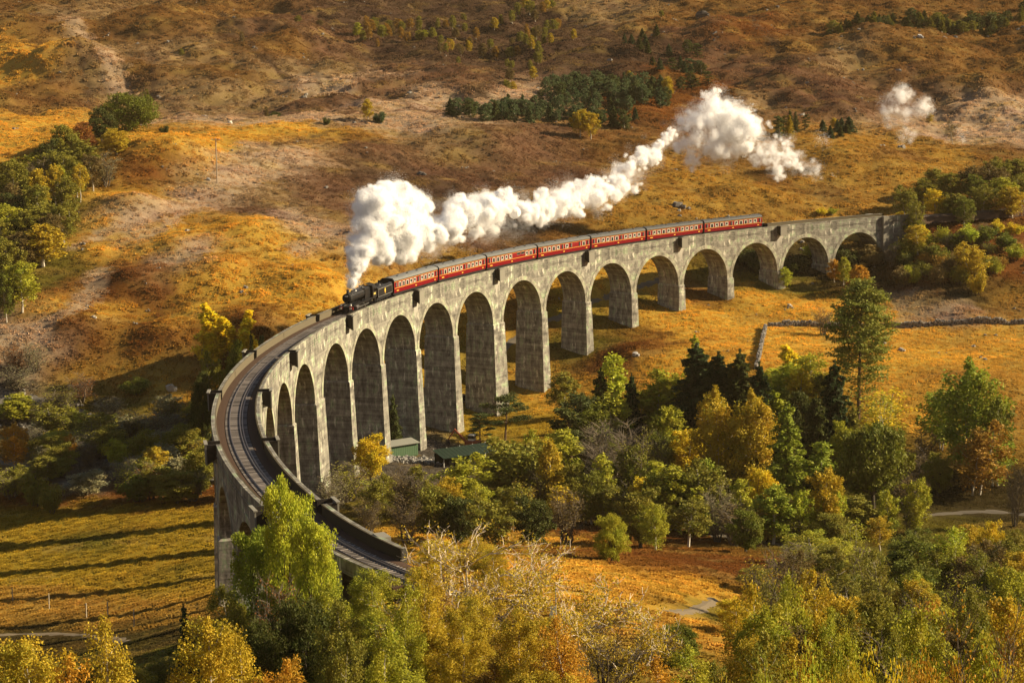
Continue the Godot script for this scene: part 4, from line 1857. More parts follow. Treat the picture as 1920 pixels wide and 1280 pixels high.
func make_works() -> void:
	# sheds and machines at the foot of the piers
	var green := mat("shed_green", Color(0.085, 0.145, 0.075), 0.6)
	var t := thing("site_shed", "small pale green slatted shed with a sloping light roof at a pier foot", "shed", on(SHED.x, SHED.y), 0.55)
	var sl := 0
	for i in 15:
		var b := Shape.new()
		b.bevel_box(Vector3(-2.6 + i * 0.37, 1.2, 1.3), Vector3(0.33, 2.1, 0.06), 0.02)
		put("board", b.mesh(), green, t)
	var w := Shape.new()
	w.box(Vector3(0, 1.3, -1.3), Vector3(5.5, 2.3, 0.08))
	for x in [-2.72, 2.72]:
		w.box(Vector3(x, 1.25, 0), Vector3(0.08, 2.2, 2.5))
	w.box(Vector3(0, 0.1, 0), Vector3(5.36, 0.2, 2.5))
	put("wall", w.mesh(), green, t)
	var r := Shape.new()
	r.box(Vector3(0, 2.62, 0), Vector3(6.1, 0.1, 3.4), Basis(Vector3(1, 0, 0), 0.09))
	put("roof", r.mesh(), mat("shed_roof", Color(0.22, 0.22, 0.18), 0.6), t)
	t = thing("open_shelter", "long dark green metal roof on pale posts beside the trees below the viaduct", "shelter", on(SHELTER.x, SHELTER.y), 0.5)
	for i in 14:
		var b := Shape.new()
		b.bevel_box(Vector3(-5.2 + i * 0.8, 2.75, 0), Vector3(0.77, 0.07, 4.6), 0.03)
		var o := put("roof_panel", b.mesh(), mat("roof_green", Color(0.014, 0.028, 0.017), 0.45), t)
		o.rotation.x = 0.16
	for x in [-5.2, -2.6, 0.0, 2.6, 5.2]:
		for z in [-2.0, 2.0]:
			var p := Shape.new()
			p.box(Vector3(x, 1.2 - z * 0.16, z), Vector3(0.12, 2.8 - z * 0.25, 0.12))
			put("post", p.mesh(), mat("post_white", Color(0.55, 0.53, 0.46), 0.6), t)
	var bk := Shape.new()
	bk.box(Vector3(0, 1.25, -1.9), Vector3(10.2, 2.3, 0.08))
	put("back_wall", bk.mesh(), mat("roof_green", Color(0.014, 0.028, 0.017)), t)
	# the digger
	t = thing("excavator", "rust-red tracked excavator with a bent arm and white cab beside the pier", "excavator", on(DIGGER.x, DIGGER.y), 2.75)
	var rust := mat("digger_red", Color(0.20, 0.055, 0.025), 0.6)
	var tread := mat("digger_track", Color(0.03, 0.028, 0.025), 0.8)
	for z in [-0.95, 0.95]:
		var k := Shape.new()
		var ring := []
		for i in 16:
			var a := TAU * i / 16
			ring.append(Vector2((1.1 if cos(a) > 0 else -1.1) + 0.42 * cos(a), 0.42 + 0.42 * sin(a)))
		k.prism(ring, Vector3(0, 0, z), 0.25)
		put("track", k.mesh(), tread, t)
	var b2 := Shape.new()
	b2.bevel_box(Vector3(-0.5, 1.25, 0), Vector3(2.6, 0.75, 1.9), 0.1)
	put("body", b2.mesh(), rust, t)
	b2 = Shape.new()
	b2.bevel_box(Vector3(-0.1, 2.15, 0.45), Vector3(1.2, 1.1, 0.95), 0.12)
	var cab := put("cab", b2.mesh(), mat("digger_white", Color(0.6, 0.57, 0.5), 0.5), t)
	b2 = Shape.new()
	b2.bevel_box(Vector3(-0.1, 2.25, 0.45), Vector3(1.23, 0.6, 0.98), 0.05)
	put("window", b2.mesh(), mat("carriage_glass", Color(0.02, 0.022, 0.025), 0.08), cab)
	b2 = Shape.new()
	b2.tube(Vector3(0.7, 1.4, -0.25), Vector3(3.1, 3.6, -0.25), 0.24, 0.17, 6, true)
	put("boom", b2.mesh(), rust, t)
	b2 = Shape.new()
	b2.tube(Vector3(2.95, 3.7, -0.25), Vector3(4.5, 1.5, -0.25), 0.17, 0.12, 6, true)
	put("stick", b2.mesh(), rust, t)
	b2 = Shape.new()
	b2.prism([Vector2(4.2, 0.5), Vector2(4.9, 0.7), Vector2(4.75, 1.5), Vector2(4.35, 1.5)], Vector3(0, 0, -0.25), 0.4)
	put("bucket", b2.mesh(), tread, t)
	# car in the shade of an arch
	t = thing("parked_car", "dark blue estate car parked in the shade under the viaduct", "car", on(CAR.x, CAR.y), 0.9)
	var paintm := mat("car_paint", Color(0.015, 0.02, 0.035), 0.25)
	b2 = Shape.new()
	b2.prism([Vector2(-2.2, 0.35), Vector2(2.2, 0.35), Vector2(2.25, 0.75), Vector2(1.3, 0.92), Vector2(0.55, 1.45), Vector2(-1.7, 1.48), Vector2(-2.2, 0.95)], Vector3.ZERO, 0.86)
	put("body", b2.mesh(), paintm, t)
	b2 = Shape.new()
	b2.prism([Vector2(-1.75, 0.98), Vector2(1.08, 0.98), Vector2(0.5, 1.38), Vector2(-1.6, 1.4)], Vector3.ZERO, 0.875)
	put("window", b2.mesh(), mat("carriage_glass", Color(0.02, 0.022, 0.025), 0.08), t)
	for x in [-1.4, 1.4]:
		for z in [-0.8, 0.8]:
			b2 = Shape.new()
			b2.tube(Vector3(x, 0.33, z - 0.1), Vector3(x, 0.33, z + 0.1), 0.33, 0.33, 16, true)
			var wh := put("wheel", b2.mesh(), tread, t)
			b2 = Shape.new()
			b2.tube(Vector3(x, 0.33, z - 0.115), Vector3(x, 0.33, z + 0.115), 0.2, 0.2, 10, true)
			put("rim", b2.mesh(), mat("car_rim", Color(0.5, 0.5, 0.5), 0.3, 0.8), wh)
	t = thing("equipment_box", "small yellow metal equipment box standing behind a pier", "box", on(YELLOWBOX.x, YELLOWBOX.y), 0.6)
	b2 = Shape.new()
	b2.bevel_box(Vector3(0, 0.75, 0), Vector3(2.2, 1.5, 1.2), 0.05)
	put("body", b2.mesh(), mat("box_yellow", Color(0.6, 0.42, 0.03), 0.5), t)
	b2 = Shape.new()
	b2.bevel_box(Vector3(0, 1.54, 0), Vector3(2.3, 0.08, 1.3), 0.03)
	put("lid", b2.mesh(), mat("box_yellow", Color(0.6, 0.42, 0.03), 0.5), t)
	# grey rubble beside the shed
	var g := RandomNumberGenerator.new()
	g.seed = 31
	var rub := Shape.new()
	for i in 240:
		var q := Vector2(g.randfn() * 3.0, g.randfn() * 1.6)
		add_stone(rub, g, on(RUBBLE.x + q.x, RUBBLE.y + q.y, 0.05 + g.randf() * 0.3), Vector3(0.7, 0.45, 0.6) * g.randf_range(0.4, 1.4))
	tag(put("rubble", rub.mesh(), mat("rubble_grey", Color(0.2, 0.19, 0.165))), "grey stone rubble heaped below the shed", "", "", "stuff")


func make_poles() -> void:
	var wood := mat("pole_wood", Color(0.30, 0.24, 0.17), 0.9)
	var t := thing("telegraph_pole", "tall weathered wooden power line pole alone on the left hillside", "pole", on(POLE.x, POLE.y))
	var s := Shape.new()
	s.tube(Vector3(0, -0.5, 0), Vector3(0.1, 11.4, 0), 0.17, 0.12, 8, true)
	put("post", s.mesh(), wood, t)
	s = Shape.new()
	s.bevel_box(Vector3(0.1, 10.9, 0), Vector3(2.0, 0.14, 0.12), 0.02)
	put("crossarm", s.mesh(), wood, t)
	for x in [-0.8, 0.1, 1.0]:
		s = Shape.new()
		s.tube(Vector3(x, 10.95, 0), Vector3(x, 11.3, 0), 0.07, 0.05, 6, true)
		put("insulator", s.mesh(), mat("insulator", Color(0.5, 0.48, 0.45), 0.3), t)
	s = Shape.new()
	s.tube(Vector3(0.1, 10.4, 0), Vector3(0.7, 10.85, 0), 0.03, 0.03, 4)
	put("brace", s.mesh(), wood, t)
	for i in POSTS.size():
		var p: Vector2 = POSTS[i]
		t = thing("fence_post", POST_WORDS[i], "fence post", on(p.x, p.y), rng.randf(), "fence posts in the meadow")
		s = Shape.new()
		s.tube(Vector3(0, -0.3, 0), Vector3(rng.randf_range(-0.08, 0.08), [1.9, 2.0, 1.9, 2.1, 2.3][i], 0), 0.075, 0.065, 6, true)
		put("post", s.mesh(), mat("post_pale", Color(0.42, 0.37, 0.27), 0.9), t)
		s = Shape.new()
		s.tube(Vector3(0, 1.7, 0), Vector3(0, 1.76, 0), 0.09, 0.09, 6, true)
		put("wire_band", s.mesh(), mat("wire", Color(0.2, 0.19, 0.17), 0.5, 0.6), t)
	t = thing("trail_sign", "small grey sign board on a thin post among the foreground birches", "sign", on(SIGN.x, SIGN.y), 0.2)
	s = Shape.new()
	s.tube(Vector3(0, -0.3, 0), Vector3(0, 3.4, 0), 0.05, 0.045, 6, true)
	put("post", s.mesh(), mat("sign_post", Color(0.32, 0.32, 0.31), 0.6), t)
	s = Shape.new()
	s.bevel_box(Vector3(-0.28, 1.3, 0.08), Vector3(0.5, 0.95, 0.04), 0.02)
	put("board", s.mesh(), mat("sign_grey", Color(0.36, 0.38, 0.39), 0.5), t)


# ---------------------------------------------------------------- steam
func steam(called: String, label: String, balls: Array, per: float, ragged: float, flakes := 520, grow := 0.3, solid := true) -> void:
	# clouds of droplets: very many small white flakes, thick in the heart of each billow and thinning at its rim
	var g := RandomNumberGenerator.new()
	g.seed = balls.size() * 13 + int(per * 10)
	var lv := Leaves.new(g)
	for i in flakes:
		var d := Vector3(g.randfn(), g.randfn(), g.randfn()).normalized() * pow(g.randf(), 0.55)
		lv.leaf(d, 0.0255 / grow * g.randf_range(0.7, 1.3), Color(1, 1, 1))
	var m := StandardMaterial3D.new()
	m.resource_name = called
	m.albedo_color = Color(0.97, 0.97, 0.97).linear_to_srgb()
	m.roughness = 1.0
	m.metallic_specular = 0.0
	m.backlight_enabled = true
	m.backlight = Color(1.0, 1.0, 1.0)
	var nz := FastNoiseLite.new()
	nz.seed = 5
	nz.frequency = 0.13
	nz.fractal_octaves = 4
	var all := []
	for b in balls:
		all.append([Vector3(b[0], b[1], b[2]), float(b[3]), float(b[4])])
		# lesser billows on the skin of each
		for e in int(7 + b[3]):
			var d := Vector3(g.randfn(), g.randfn(), g.randfn()).normalized()
			all.append([Vector3(b[0], b[1], b[2]) + d * b[3] * 0.82, b[3] * g.randf_range(0.2, 0.45), float(b[4])])
	var places := []
	for b in all:
		var r: float = b[1]
		var sc0 := clampf(r * grow, 0.45, 5.4 * grow)
		var n := int(per * b[2] * (2.0 + 3.0 * pow(r / sc0, 2.0)))
		for i in n:
			var q := pow(g.randf(), 0.42)
			var d := Vector3(g.randfn(), g.randfn(), g.randfn()).normalized()
			var p: Vector3 = b[0] + d * r * q
			var v := nz.get_noise_3dv(p)
			if v < lerpf(-0.5, 0.2, q * ragged) - (b[2] - 1.0) * 0.25:
				continue
			places.append(Transform3D(Basis.from_euler(Vector3(g.randf() * TAU, g.randf() * TAU, g.randf() * TAU)).scaled(Vector3.ONE * sc0 * g.randf_range(0.75, 1.25)), p))
	var mm := MultiMesh.new()
	mm.transform_format = MultiMesh.TRANSFORM_3D
	mm.mesh = lv.mesh()
	mm.instance_count = places.size()
	for i in places.size():
		mm.set_instance_transform(i, places[i])
	var o := MultiMeshInstance3D.new()
	o.multimesh = mm
	o.material_override = m
	if not solid:
		o.name = numbered(called)
		add_child(o)
		tag(o, label, "", "", "stuff")
		return
	# a torn, half-clear veil round the thick part
	var thin := Leaves.new(g)
	for i in 420:
		var e := Vector3(g.randfn(), g.randfn(), g.randfn()).normalized() * pow(g.randf(), 0.5)
		thin.leaf(e, 0.024 * g.randf_range(0.7, 1.3), Color(1, 1, 1))
	var spots := []
	for b in balls:
		for i in int(26 + 9.0 * b[3]):
			var e := Vector3(g.randfn(), g.randfn() * 0.8, g.randfn()).normalized()
			var p: Vector3 = Vector3(b[0], b[1], b[2]) + e * b[3] * g.randf_range(0.85, 1.45)
			if nz.get_noise_3dv(p * 0.8) > 0.06 - 0.12 * (1.0 - b[4]):
				spots.append(Transform3D(Basis.from_euler(Vector3(g.randf() * TAU, g.randf() * TAU, g.randf() * TAU)).scaled(Vector3.ONE * clampf(b[3] * 0.5, 1.0, 2.6) * g.randf_range(0.7, 1.3)), p))
	var vm := MultiMesh.new()
	vm.transform_format = MultiMesh.TRANSFORM_3D
	vm.mesh = thin.mesh()
	vm.instance_count = spots.size()
	for i in spots.size():
		vm.set_instance_transform(i, spots[i])
	var veil := MultiMeshInstance3D.new()
	veil.multimesh = vm
	veil.material_override = m
	# the thick heart of the cloud, wrapped in droplets
	var t := thing(called, label, "steam cloud")
	var sh := Shape.new()
	for b in balls:
		if b[4] < 1.0:
			continue
		var c := Vector3(b[0], b[1], b[2])
		var rings := []
		for i in 9:
			var ring := []
			for j in 12:
				var a := PI * i / 8.0
				var e := TAU * j / 12.0
				var d := Vector3(sin(a) * cos(e), cos(a), sin(a) * sin(e))
				ring.append(c + d * b[3] * (0.42 + 0.2 * nz.get_noise_3dv(c + d * b[3])))
			rings.append(ring)
		sh.loft(rings)
	put("core", sh.mesh(), m, t)
	veil.name = "veil"
	t.add_child(veil, true)
	veil.set_meta("kind", "stuff")
	o.name = "droplets"
	t.add_child(o, true)
	o.set_meta("kind", "stuff")


# ---------------------------------------------------------------- where things stand
const SHED := Vector2(-20.5, -339.0)
const SHELTER := Vector2(-8.8, -333.0)
const DIGGER := Vector2(-8.1, -348.0)
const CAR := Vector2(-9.8, -382.5)
const YELLOWBOX := Vector2(-17.6, -372.0)
const RUBBLE := Vector2(-17.4, -334.5)
const POLE := Vector2(-73.4, -481.5)
const SIGN := Vector2(3.0, -142.5)
const KNOLLS := [Vector4(-81.3, 3.3, -408.0, 9.0), Vector4(-71.3, 2.7, -382.5, 8.0), Vector4(-88.1, 2.7, -385.5, 9.0), Vector4(-52.4, 2.4, -379.5, 7.0), Vector4(-41.2, 3.0, -409.5, 12.0), Vector4(-58.9, 3.9, -442.5, 13.0), Vector4(-91.4, 3.6, -457.5, 12.0), Vector4(-66.0, 3.3, -414.0, 12.0), Vector4(-89.5, 4.5, -501.0, 18.0), Vector4(-75.4, 3.0, -429.0, 10.0), Vector4(-142.5, 9.0, -799.5, 26.0), Vector4(-158.8, 9.8, -720.0, 28.0), Vector4(-107.9, 7.5, -739.5, 24.0), Vector4(-193.7, 7.5, -793.5, 26.0), Vector4(-82.4, 6.0, -769.5, 20.0), Vector4(-102.8, 4.5, -702.0, 22.0), Vector4(-99.0, 7.5, -802.5, 24.0), Vector4(-8.0, 3.0, -546.0, 16.0), Vector4(-37.0, 2.4, -525.0, 14.0), Vector4(41.3, 1.2, -429.0, 7.0), Vector4(66.8, 1.0, -438.0, 8.0), Vector4(25.1, 1.5, -403.5, 6.0), Vector4(105.3, 1.4, -433.5, 8.0), Vector4(99.0, 1.4, -444.0, 8.0), Vector4(94.6, 1.5, -375.0, 10.0), Vector4(147.3, 6.0, -712.5, 26.0), Vector4(104.7, 5.2, -690.0, 24.0), Vector4(83.4, 6.0, -756.0, 24.0), Vector4(164.1, 4.5, -660.0, 22.0), Vector4(99.6, 2.4, -553.5, 14.0), Vector4(64.1, 2.2, -516.0, 12.0)]
const POSTS := [Vector2(-65.7, -240.0), Vector2(-59.5, -234.0), Vector2(-53.1, -226.5), Vector2(-50.1, -225.0), Vector2(-43.2, -207.0)]
const POST_WORDS := ["fence post in the meadow nearest the left edge", "fence post in the meadow, second from the left edge", "weathered fence post left of the pale pair", "pale fence post, left one of the brightest two", "tallest pale fence post, nearest the small blue-green spruce"]


func place_trees() -> void:
	var singles := [
		["tallpine", "pineyellow", 64.8, -352.0, 28.4, 14.7, "very tall open-crowned conifer towering above the valley wood, its bare dark trunk showing", 0],
		["twin", "rich", 77.7, -322.0, 20.1, 12.6, "big yellow-green tree of several crowns at the right of the wood, nearest the right edge", 0],
		["birch2", "umber", 76.0, -306.0, 12.5, 10.6, "orange-brown birch with dark twin trunks under the big yellow-green tree at right", 0],
		["oak", "oakgreen", 56.3, -292.0, 15.2, 12.8, "large round dark green oak with a bare bole right of the tall conifer foot", 0],
		["spruce0", "spruce", 56.2, -328.0, 19.1, 11.9, "narrow dark spruce just left of the tall open conifer", 0],
		["spruce0", "darkgreen", 51.8, -320.0, 15.0, 9.8, "shorter dark spruce tucked beside the narrow dark spruce", 0],
		["larch", "rich", 43.7, -298.0, 17.8, 11.2, "layered yellow-green larch with a straight trunk between golden birch and dark spruce", 0],
		["twin", "gold", 34.8, -316.0, 17.7, 8.8, "golden birch, left half of the big twin-topped pair in the wood", 0],
		["twin", "gold", 39.3, -314.0, 17.5, 9.1, "golden birch, right half of the big twin-topped pair in the wood", 0],
		["spruce0", "spruce", 33.7, -344.0, 19.5, 17.7, "biggest black-green spruce of the wood, behind the golden birches", 0],
		["spruce0", "spruce", 37.4, -341.0, 18.5, 14.2, "black-green spruce directly behind the twin-topped golden birches", 0],
		["spruce0", "darkgreen", 41.1, -340.0, 19.0, 13.7, "dark spruce right of the twin-topped golden birches, beside the short wall", 0],
		["spruce0", "spruce", 44.1, -336.0, 17.5, 10.3, "dark spruce at the lower end of the short stone wall", 0],
		["larch", "lime", 35.1, -362.0, 16.4, 8.6, "pale lime larch rising behind the biggest spruce", 0],
		["slim", "lime", 19.5, -352.0, 16.8, 7.8, "bright lime birch, tallest of the three in front of the far piers", 0],
		["spruce0", "darkgreen", 16.4, -350.0, 14.4, 8.3, "small dark spruce left of the tallest bright lime birch", 0],
		["spruce0", "spruce", 21.9, -346.0, 14.0, 6.7, "dark spruce right behind the tallest bright lime birch", 0],
		["slim", "yellowgreen", 26.4, -348.0, 14.6, 7.8, "slim yellow-green birch between the tallest lime birch and the biggest spruce", 0],
		["birch1", "yellowgreen", 30.5, -350.0, 12.7, 7.8, "thin yellow-green birch touching the biggest spruce on its left", 0],
		["birch0", "pine", 13.2, -342.0, 11.7, 9.5, "blue-green tree at the left edge of the wood below the far piers", 0],
		["pine1", "darkgreen", 10.0, -328.0, 11.6, 7.3, "dark pine above the bare grey-brown tree", 0],
		["bare0", "brown", 15.7, -308.0, 13.5, 12.9, "large bare grey-brown tree in the middle of the wood", 0],
		["bare1", "olive", 19.4, -300.0, 13.6, 7.5, "bare tree with few olive leaves right of the large bare one", 0],
		["bare1", "olive", 23.3, -312.0, 12.4, 6.1, "pale twiggy tree in front of the biggest spruce", 0],
		["round", "olive", 1.4, -300.0, 11.5, 15.0, "great rounded olive tree in front of the green shelter roof", 0],
		["birch1", "gold", 5.4, -292.0, 12.5, 4.9, "golden-edged birch on the right flank of the great olive tree", 0],
		["birch2", "yellowgreen", -8.8, -292.0, 8.7, 10.6, "yellow-olive birch left of the great olive tree", 0],
		["flatpine", "pine", -1.7, -356.0, 9.1, 10.9, "flat-topped pine with reddish trunk in front of the wide pier", 0],
		["pine0", "pine", -6.3, -352.0, 6.2, 5.9, "small pine left of the flat-topped pine at the wide pier", 0],
		["broad1", "yellow", -24.0, -310.0, 8.0, 6.7, "bright yellow tree against the grey piers", 0],
		["bare1", "olive", -26.0, -290.0, 7.0, 8.9, "grey-green twiggy alder at the foot of the near piers", 0],
		["bare1", "grey", -27.6, -280.0, 7.3, 6.2, "grey twiggy bush tree close to the near parapet", 0],
		["bare1", "brown", -17.7, -282.0, 8.2, 6.3, "bare brown tree right of the bright yellow tree", 0],
		["birch2", "olive", -20.9, -276.0, 7.4, 6.1, "olive birch below the bright yellow tree", 0],
		["bare0", "grey", -13.8, -276.0, 8.5, 6.1, "pale grey bare tree left of the yellow-olive birch", 0],
		["spruce1", "pine", -21.9, -342.0, 11.0, 4.0, "green spruce growing in an arch close to the pier", 0],
		["round", "olive", -10.9, -262.0, 8.6, 6.6, "low olive tree in front of the yellow-olive birch", 0],
		["bare1", "brown", -15.2, -258.0, 7.5, 5.7, "brown twiggy thicket tree near the golden grass", 0],
		["broad1", "darkgreen", 2.5, -252.0, 7.5, 6.3, "low dark green tree under the great olive tree", 0],
		["birch2", "olive", -3.3, -250.0, 7.2, 7.0, "olive birch below the great olive tree", 0],
		["bare1", "brown", 7.1, -262.0, 9.1, 6.6, "brown bare tree right under the great olive tree", 0],
		["midround", "yellowgreen", 10.1, -196.0, 5.3, 3.9, "round green bush-like tree alone on the rusty bracken", 0],
		["mid1", "yellowgreen", 18.2, -240.0, 7.0, 4.7, "yellow-green birch right of the round bush-like tree", 0],
		["broad1", "olive", 17.6, -262.0, 8.8, 8.0, "dark olive tree behind the round bush-like tree", 0],
		["broad0", "green", 24.5, -285.0, 9.8, 9.5, "broad green tree below the biggest spruce", 0],
		["birch2", "olive", 29.1, -282.0, 11.1, 8.6, "olive birch in front of the golden twin-topped birches", 0],
		["birch3", "olive", 24.4, -262.0, 7.5, 6.6, "olive birch with pale stem beside the valley track", 0],
		["bare1", "brown", 31.9, -268.0, 7.2, 8.2, "brown bare tree beside the valley track", 0],
		["broad1", "green", 31.9, -256.0, 6.6, 5.7, "green tree standing on the valley track edge", 0],
		["birch2", "gold", 39.5, -290.0, 6.8, 7.3, "gold-brown birch under the layered larch", 0],
		["bare1", "grey", 29.6, -272.0, 9.6, 5.3, "grey bare tree beside the valley track, between olive trees", 0],
		["birch1", "lime", 50.9, -366.0, 6.9, 8.7, "lime birch behind the short stone wall", 0],
		["poplar", "bright", 55.5, -372.0, 9.3, 8.3, "bright yellow poplar left of the tall conifer", 0],
		["birch3", "yellowgreen", 57.5, -362.0, 11.2, 8.1, "thin yellow-green birch between yellow poplar and narrow spruce", 0],
		["broad1", "green", 49.5, -346.0, 10.9, 6.7, "mid-green tree below the bright yellow poplar", 0],
		["broad1", "darkgreen", 52.0, -340.0, 11.5, 6.6, "dark green tree left of the narrow dark spruce", 0],
		["thin", "yellow", 68.1, -346.0, 10.4, 10.6, "thin yellow birch right of the tall conifer foot", 0],
		["broad1", "yellowgreen", 56.4, -318.0, 10.6, 6.2, "yellow-green tree between narrow spruce and dark oak", 0],
		["larch1", "olive", 59.0, -325.0, 11.9, 5.4, "olive larch behind the dark oak", 0],
		["bare1", "brown", 67.6, -312.0, 7.4, 6.9, "dark brown bare tree right of the oak", 0],
		["bare1", "brown", 62.7, -296.0, 7.0, 7.4, "low brown bare tree in the gap right of the oak", 0],
		["broad1", "olive", 69.6, -306.0, 7.3, 6.0, "olive tree left of the twin-trunked orange birch", 0],
		["birch2", "green", 83.0, -318.0, 14.0, 7.1, "green birch at the right of the big yellow-green tree", 0],
		["bare0", "brown", 76.9, -285.0, 10.8, 4.8, "bare dark tree cut by the right edge of the view", 0],
		["broad1", "darkgreen", 48.7, -296.0, 7.2, 7.4, "dark green tree in the shade between larch and oak", 0],
		["bare1", "rust", 43.2, -282.0, 6.5, 5.5, "rusty leaved tree under the layered larch", 0],
		["bare1", "brown", 10.3, -300.0, 6.4, 6.7, "brown bare tree below the large bare tree", 1],
		["broad1", "darkgreen", 13.1, -315.0, 4.3, 6.1, "dark green tree below the large bare tree", 1],
		["bare1", "olive", 16.3, -285.0, 7.0, 6.3, "olive bare tree above the round green bush", 1],
		["broad1", "olive", 23.0, -292.0, 6.4, 6.5, "olive tree right of the round green bush", 1],
		["broad1", "darkgreen", 28.8, -300.0, 5.7, 5.8, "dark green tree above the valley track", 1],
		["broad1", "darkgreen", 5.0, -315.0, 3.2, 6.1, "small dark green tree right of the great olive tree", 1],
		["broad1", "darkgreen", 41.0, -315.0, 7.0, 6.1, "dark green tree left of the layered larch", 1],
		["spruce1", "darkgreen", 44.2, -325.0, 8.5, 6.3, "dark green spruce left of the layered larch", 1],
		["broad1", "darkgreen", 29.3, -335.0, 6.5, 6.5, "dark green tree left of the golden twin birches", 1],
		["broad1", "olive", 22.5, -320.0, 5.2, 7.1, "olive tree right of the large bare tree", 1],
		["broad1", "darkgreen", 50.5, -282.0, 5.7, 6.3, "dark green tree above the slender white stem", 1],
		["broad1", "olive", 46.1, -270.0, 5.0, 6.0, "olive tree left of the slender white stem", 1],
		["birch2", "olive", -0.4, -275.0, 7.9, 6.9, "olive birch below the green shelter roof", 1],
		["round", "darkgreen", -7.8, -258.0, 7.5, 5.7, "dark green tree right of the inner parapet end", 1],
		["bare1", "brown", -21.2, -268.0, 5.7, 5.2, "brown bare tree left of the inner parapet end", 1],
		["slim", "yellowgreen", 21.5, -295.0, 9.2, 6.4, "yellow-green birch right of the large bare tree", 2],
		["bare1", "lime", -21.4, -286.0, 5.9, 6.2, "lime bare tree below the bright yellow tree", 2],
		["birch0", "yellowgreen", 10.9, -286.5, 3.9, 4.5, "small yellow-green birch left of the round green bush", 2],
		["birch0", "rich", 28.3, -280.0, 3.9, 6.7, "small fresh green birch left of the valley track", 2],
		["birch2", "yellowgreen", 0.6, -282.0, 4.1, 6.7, "small yellow-green birch below the great olive tree", 2],
		["broad1", "gold", -10.4, -280.5, 6.7, 6.4, "gold tree below the green shelter roof", 2],
		["slim", "rich", 30.5, -291.5, 9.9, 5.3, "tall fresh green birch above the valley track", 2],
		["birch0", "green", 24.7, -323.0, 8.3, 6.6, "green birch right of the large bare tree", 2],
		["bare1", "gold", 1.2, -281.5, 7.4, 4.8, "gold bare tree below the great olive tree", 2],
		["slim", "yellowgreen", 13.8, -292.5, 10.4, 5.0, "tall yellow-green birch below the large bare tree", 2],
		["birch0", "lime", 41.7, -273.0, 8.2, 4.8, "lime birch left of the slender white stem", 2],
		["birch2", "yellowgreen", -4.9, -278.5, 7.5, 5.2, "yellow-green birch left of the great olive tree", 2],
		["birch1", "oakgreen", 19.7, -284.5, 3.9, 5.4, "small green birch right of the round green bush", 2],
		["slim", "yellowgreen", 33.6, -275.5, 9.4, 5.1, "tall yellow-green birch above the valley track", 2],
		["birch1", "yellowgreen", 24.4, -283.0, 10.1, 6.5, "tall yellow-green birch right of the round green bush", 2],
		["broad1", "lime", 45.8, -274.5, 4.7, 5.9, "lime tree left of the slender white stem", 2],
		["birch0", "olive", 15.2, -284.5, 6.7, 6.3, "olive birch above the round green bush", 2],
		["birch1", "yellow", 7.5, -285.0, 6.1, 6.0, "yellow birch left of the round green bush", 2],
		["birch2", "yellowgreen", 56.2, -278.5, 7.6, 4.6, "yellow-green birch right of the slender white stem", 2],
		["birch1", "olive", 51.3, -277.0, 6.6, 6.8, "olive birch above the slender white stem", 2],
		["broad1", "olive", 8.3, -292.5, 8.8, 6.8, "olive tree right of the great olive tree", 2],
		["bare1", "olive", -17.3, -283.5, 4.9, 5.0, "olive bare tree below the green shed", 2],
		["birch2", "yellowgreen", 3.8, -304.5, 11.6, 6.2, "tall yellow-green birch right of the great olive tree", 2],
		["slim", "rich", 49.5, -303.5, 10.4, 5.7, "tall fresh green birch right of the layered larch", 2],
		["birch2", "oakgreen", 54.7, -277.5, 3.8, 5.7, "small green birch right of the slender white stem", 2],
		["birch0", "gold", 45.8, -274.5, 11.0, 6.2, "tall gold birch left of the slender white stem", 2],
		["bare1", "yellowgreen", 24.7, -283.0, 3.9, 6.1, "small yellow-green bare tree left of the valley track", 2],
		["birch1", "green", 33.9, -275.5, 5.6, 4.9, "green birch above the valley track", 2],
		["bare1", "olive", 59.8, -280.5, 5.4, 4.5, "olive bare tree right of the slender white stem", 2],
		["bare1", "yellowgreen", 41.1, -272.5, 4.7, 6.5, "yellow-green bare tree above the leaning white trunk", 2],
		["birch0", "oakgreen", 18.5, -300.0, 11.0, 5.8, "tall green birch below the large bare tree", 2],
		["birch1", "rich", 37.7, -271.0, 9.0, 6.5, "fresh green birch right of the valley track", 2],
		["slim", "yellowgreen", 28.2, -280.0, 7.5, 5.4, "yellow-green birch left of the valley track", 2],
		["broad1", "gold", 37.0, -272.5, 4.6, 5.2, "gold tree right of the valley track", 2],
		["slim", "yellowgreen", -27.0, -294.0, 4.2, 4.7, "yellow-green birch right of the nearest pier", 2],
		["birch0", "yellowgreen", 60.6, -280.5, 8.8, 4.9, "yellow-green birch below the dark brown bare tree", 2],
		["broad1", "yellow", 37.7, -282.5, 10.3, 5.7, "tall yellow tree above the valley track", 2],
		["birch1", "yellow", 19.7, -285.0, 7.9, 5.4, "yellow birch right of the round green bush", 2],
		["birch0", "yellow", 30.1, -324.0, 8.8, 7.9, "yellow birch left of the golden twin birches", 2],
		["slim", "olive", -15.0, -282.0, 8.2, 4.5, "olive birch below the green shed", 2],
		["bare1", "olive", 4.4, -291.5, 9.8, 5.7, "tall olive bare tree right of the great olive tree", 2],
		["birch1", "yellowgreen", 8.7, -317.0, 9.8, 7.5, "tall yellow-green birch left of the large bare tree", 2],
		["birch0", "oakgreen", 11.7, -286.0, 8.5, 5.0, "green birch above the round green bush", 2],
		["birch1", "green", 16.1, -318.5, 9.9, 5.8, "tall green birch right of the great olive tree", 2],
		["slim", "gold", 23.6, -283.0, 6.9, 5.5, "gold birch right of the round green bush", 2],
		["birch2", "lime", 46.9, -275.5, 7.9, 5.5, "lime birch above the leaning white trunk", 2],
		["birch1", "olive", 10.4, -372.0, 9.2, 7.3, "olive birch left of the tallest lime birch", 2],
		["birch1", "yellowgreen", 23.6, -349.5, 10.1, 7.8, "tall yellow-green birch below the tallest lime birch", 2],
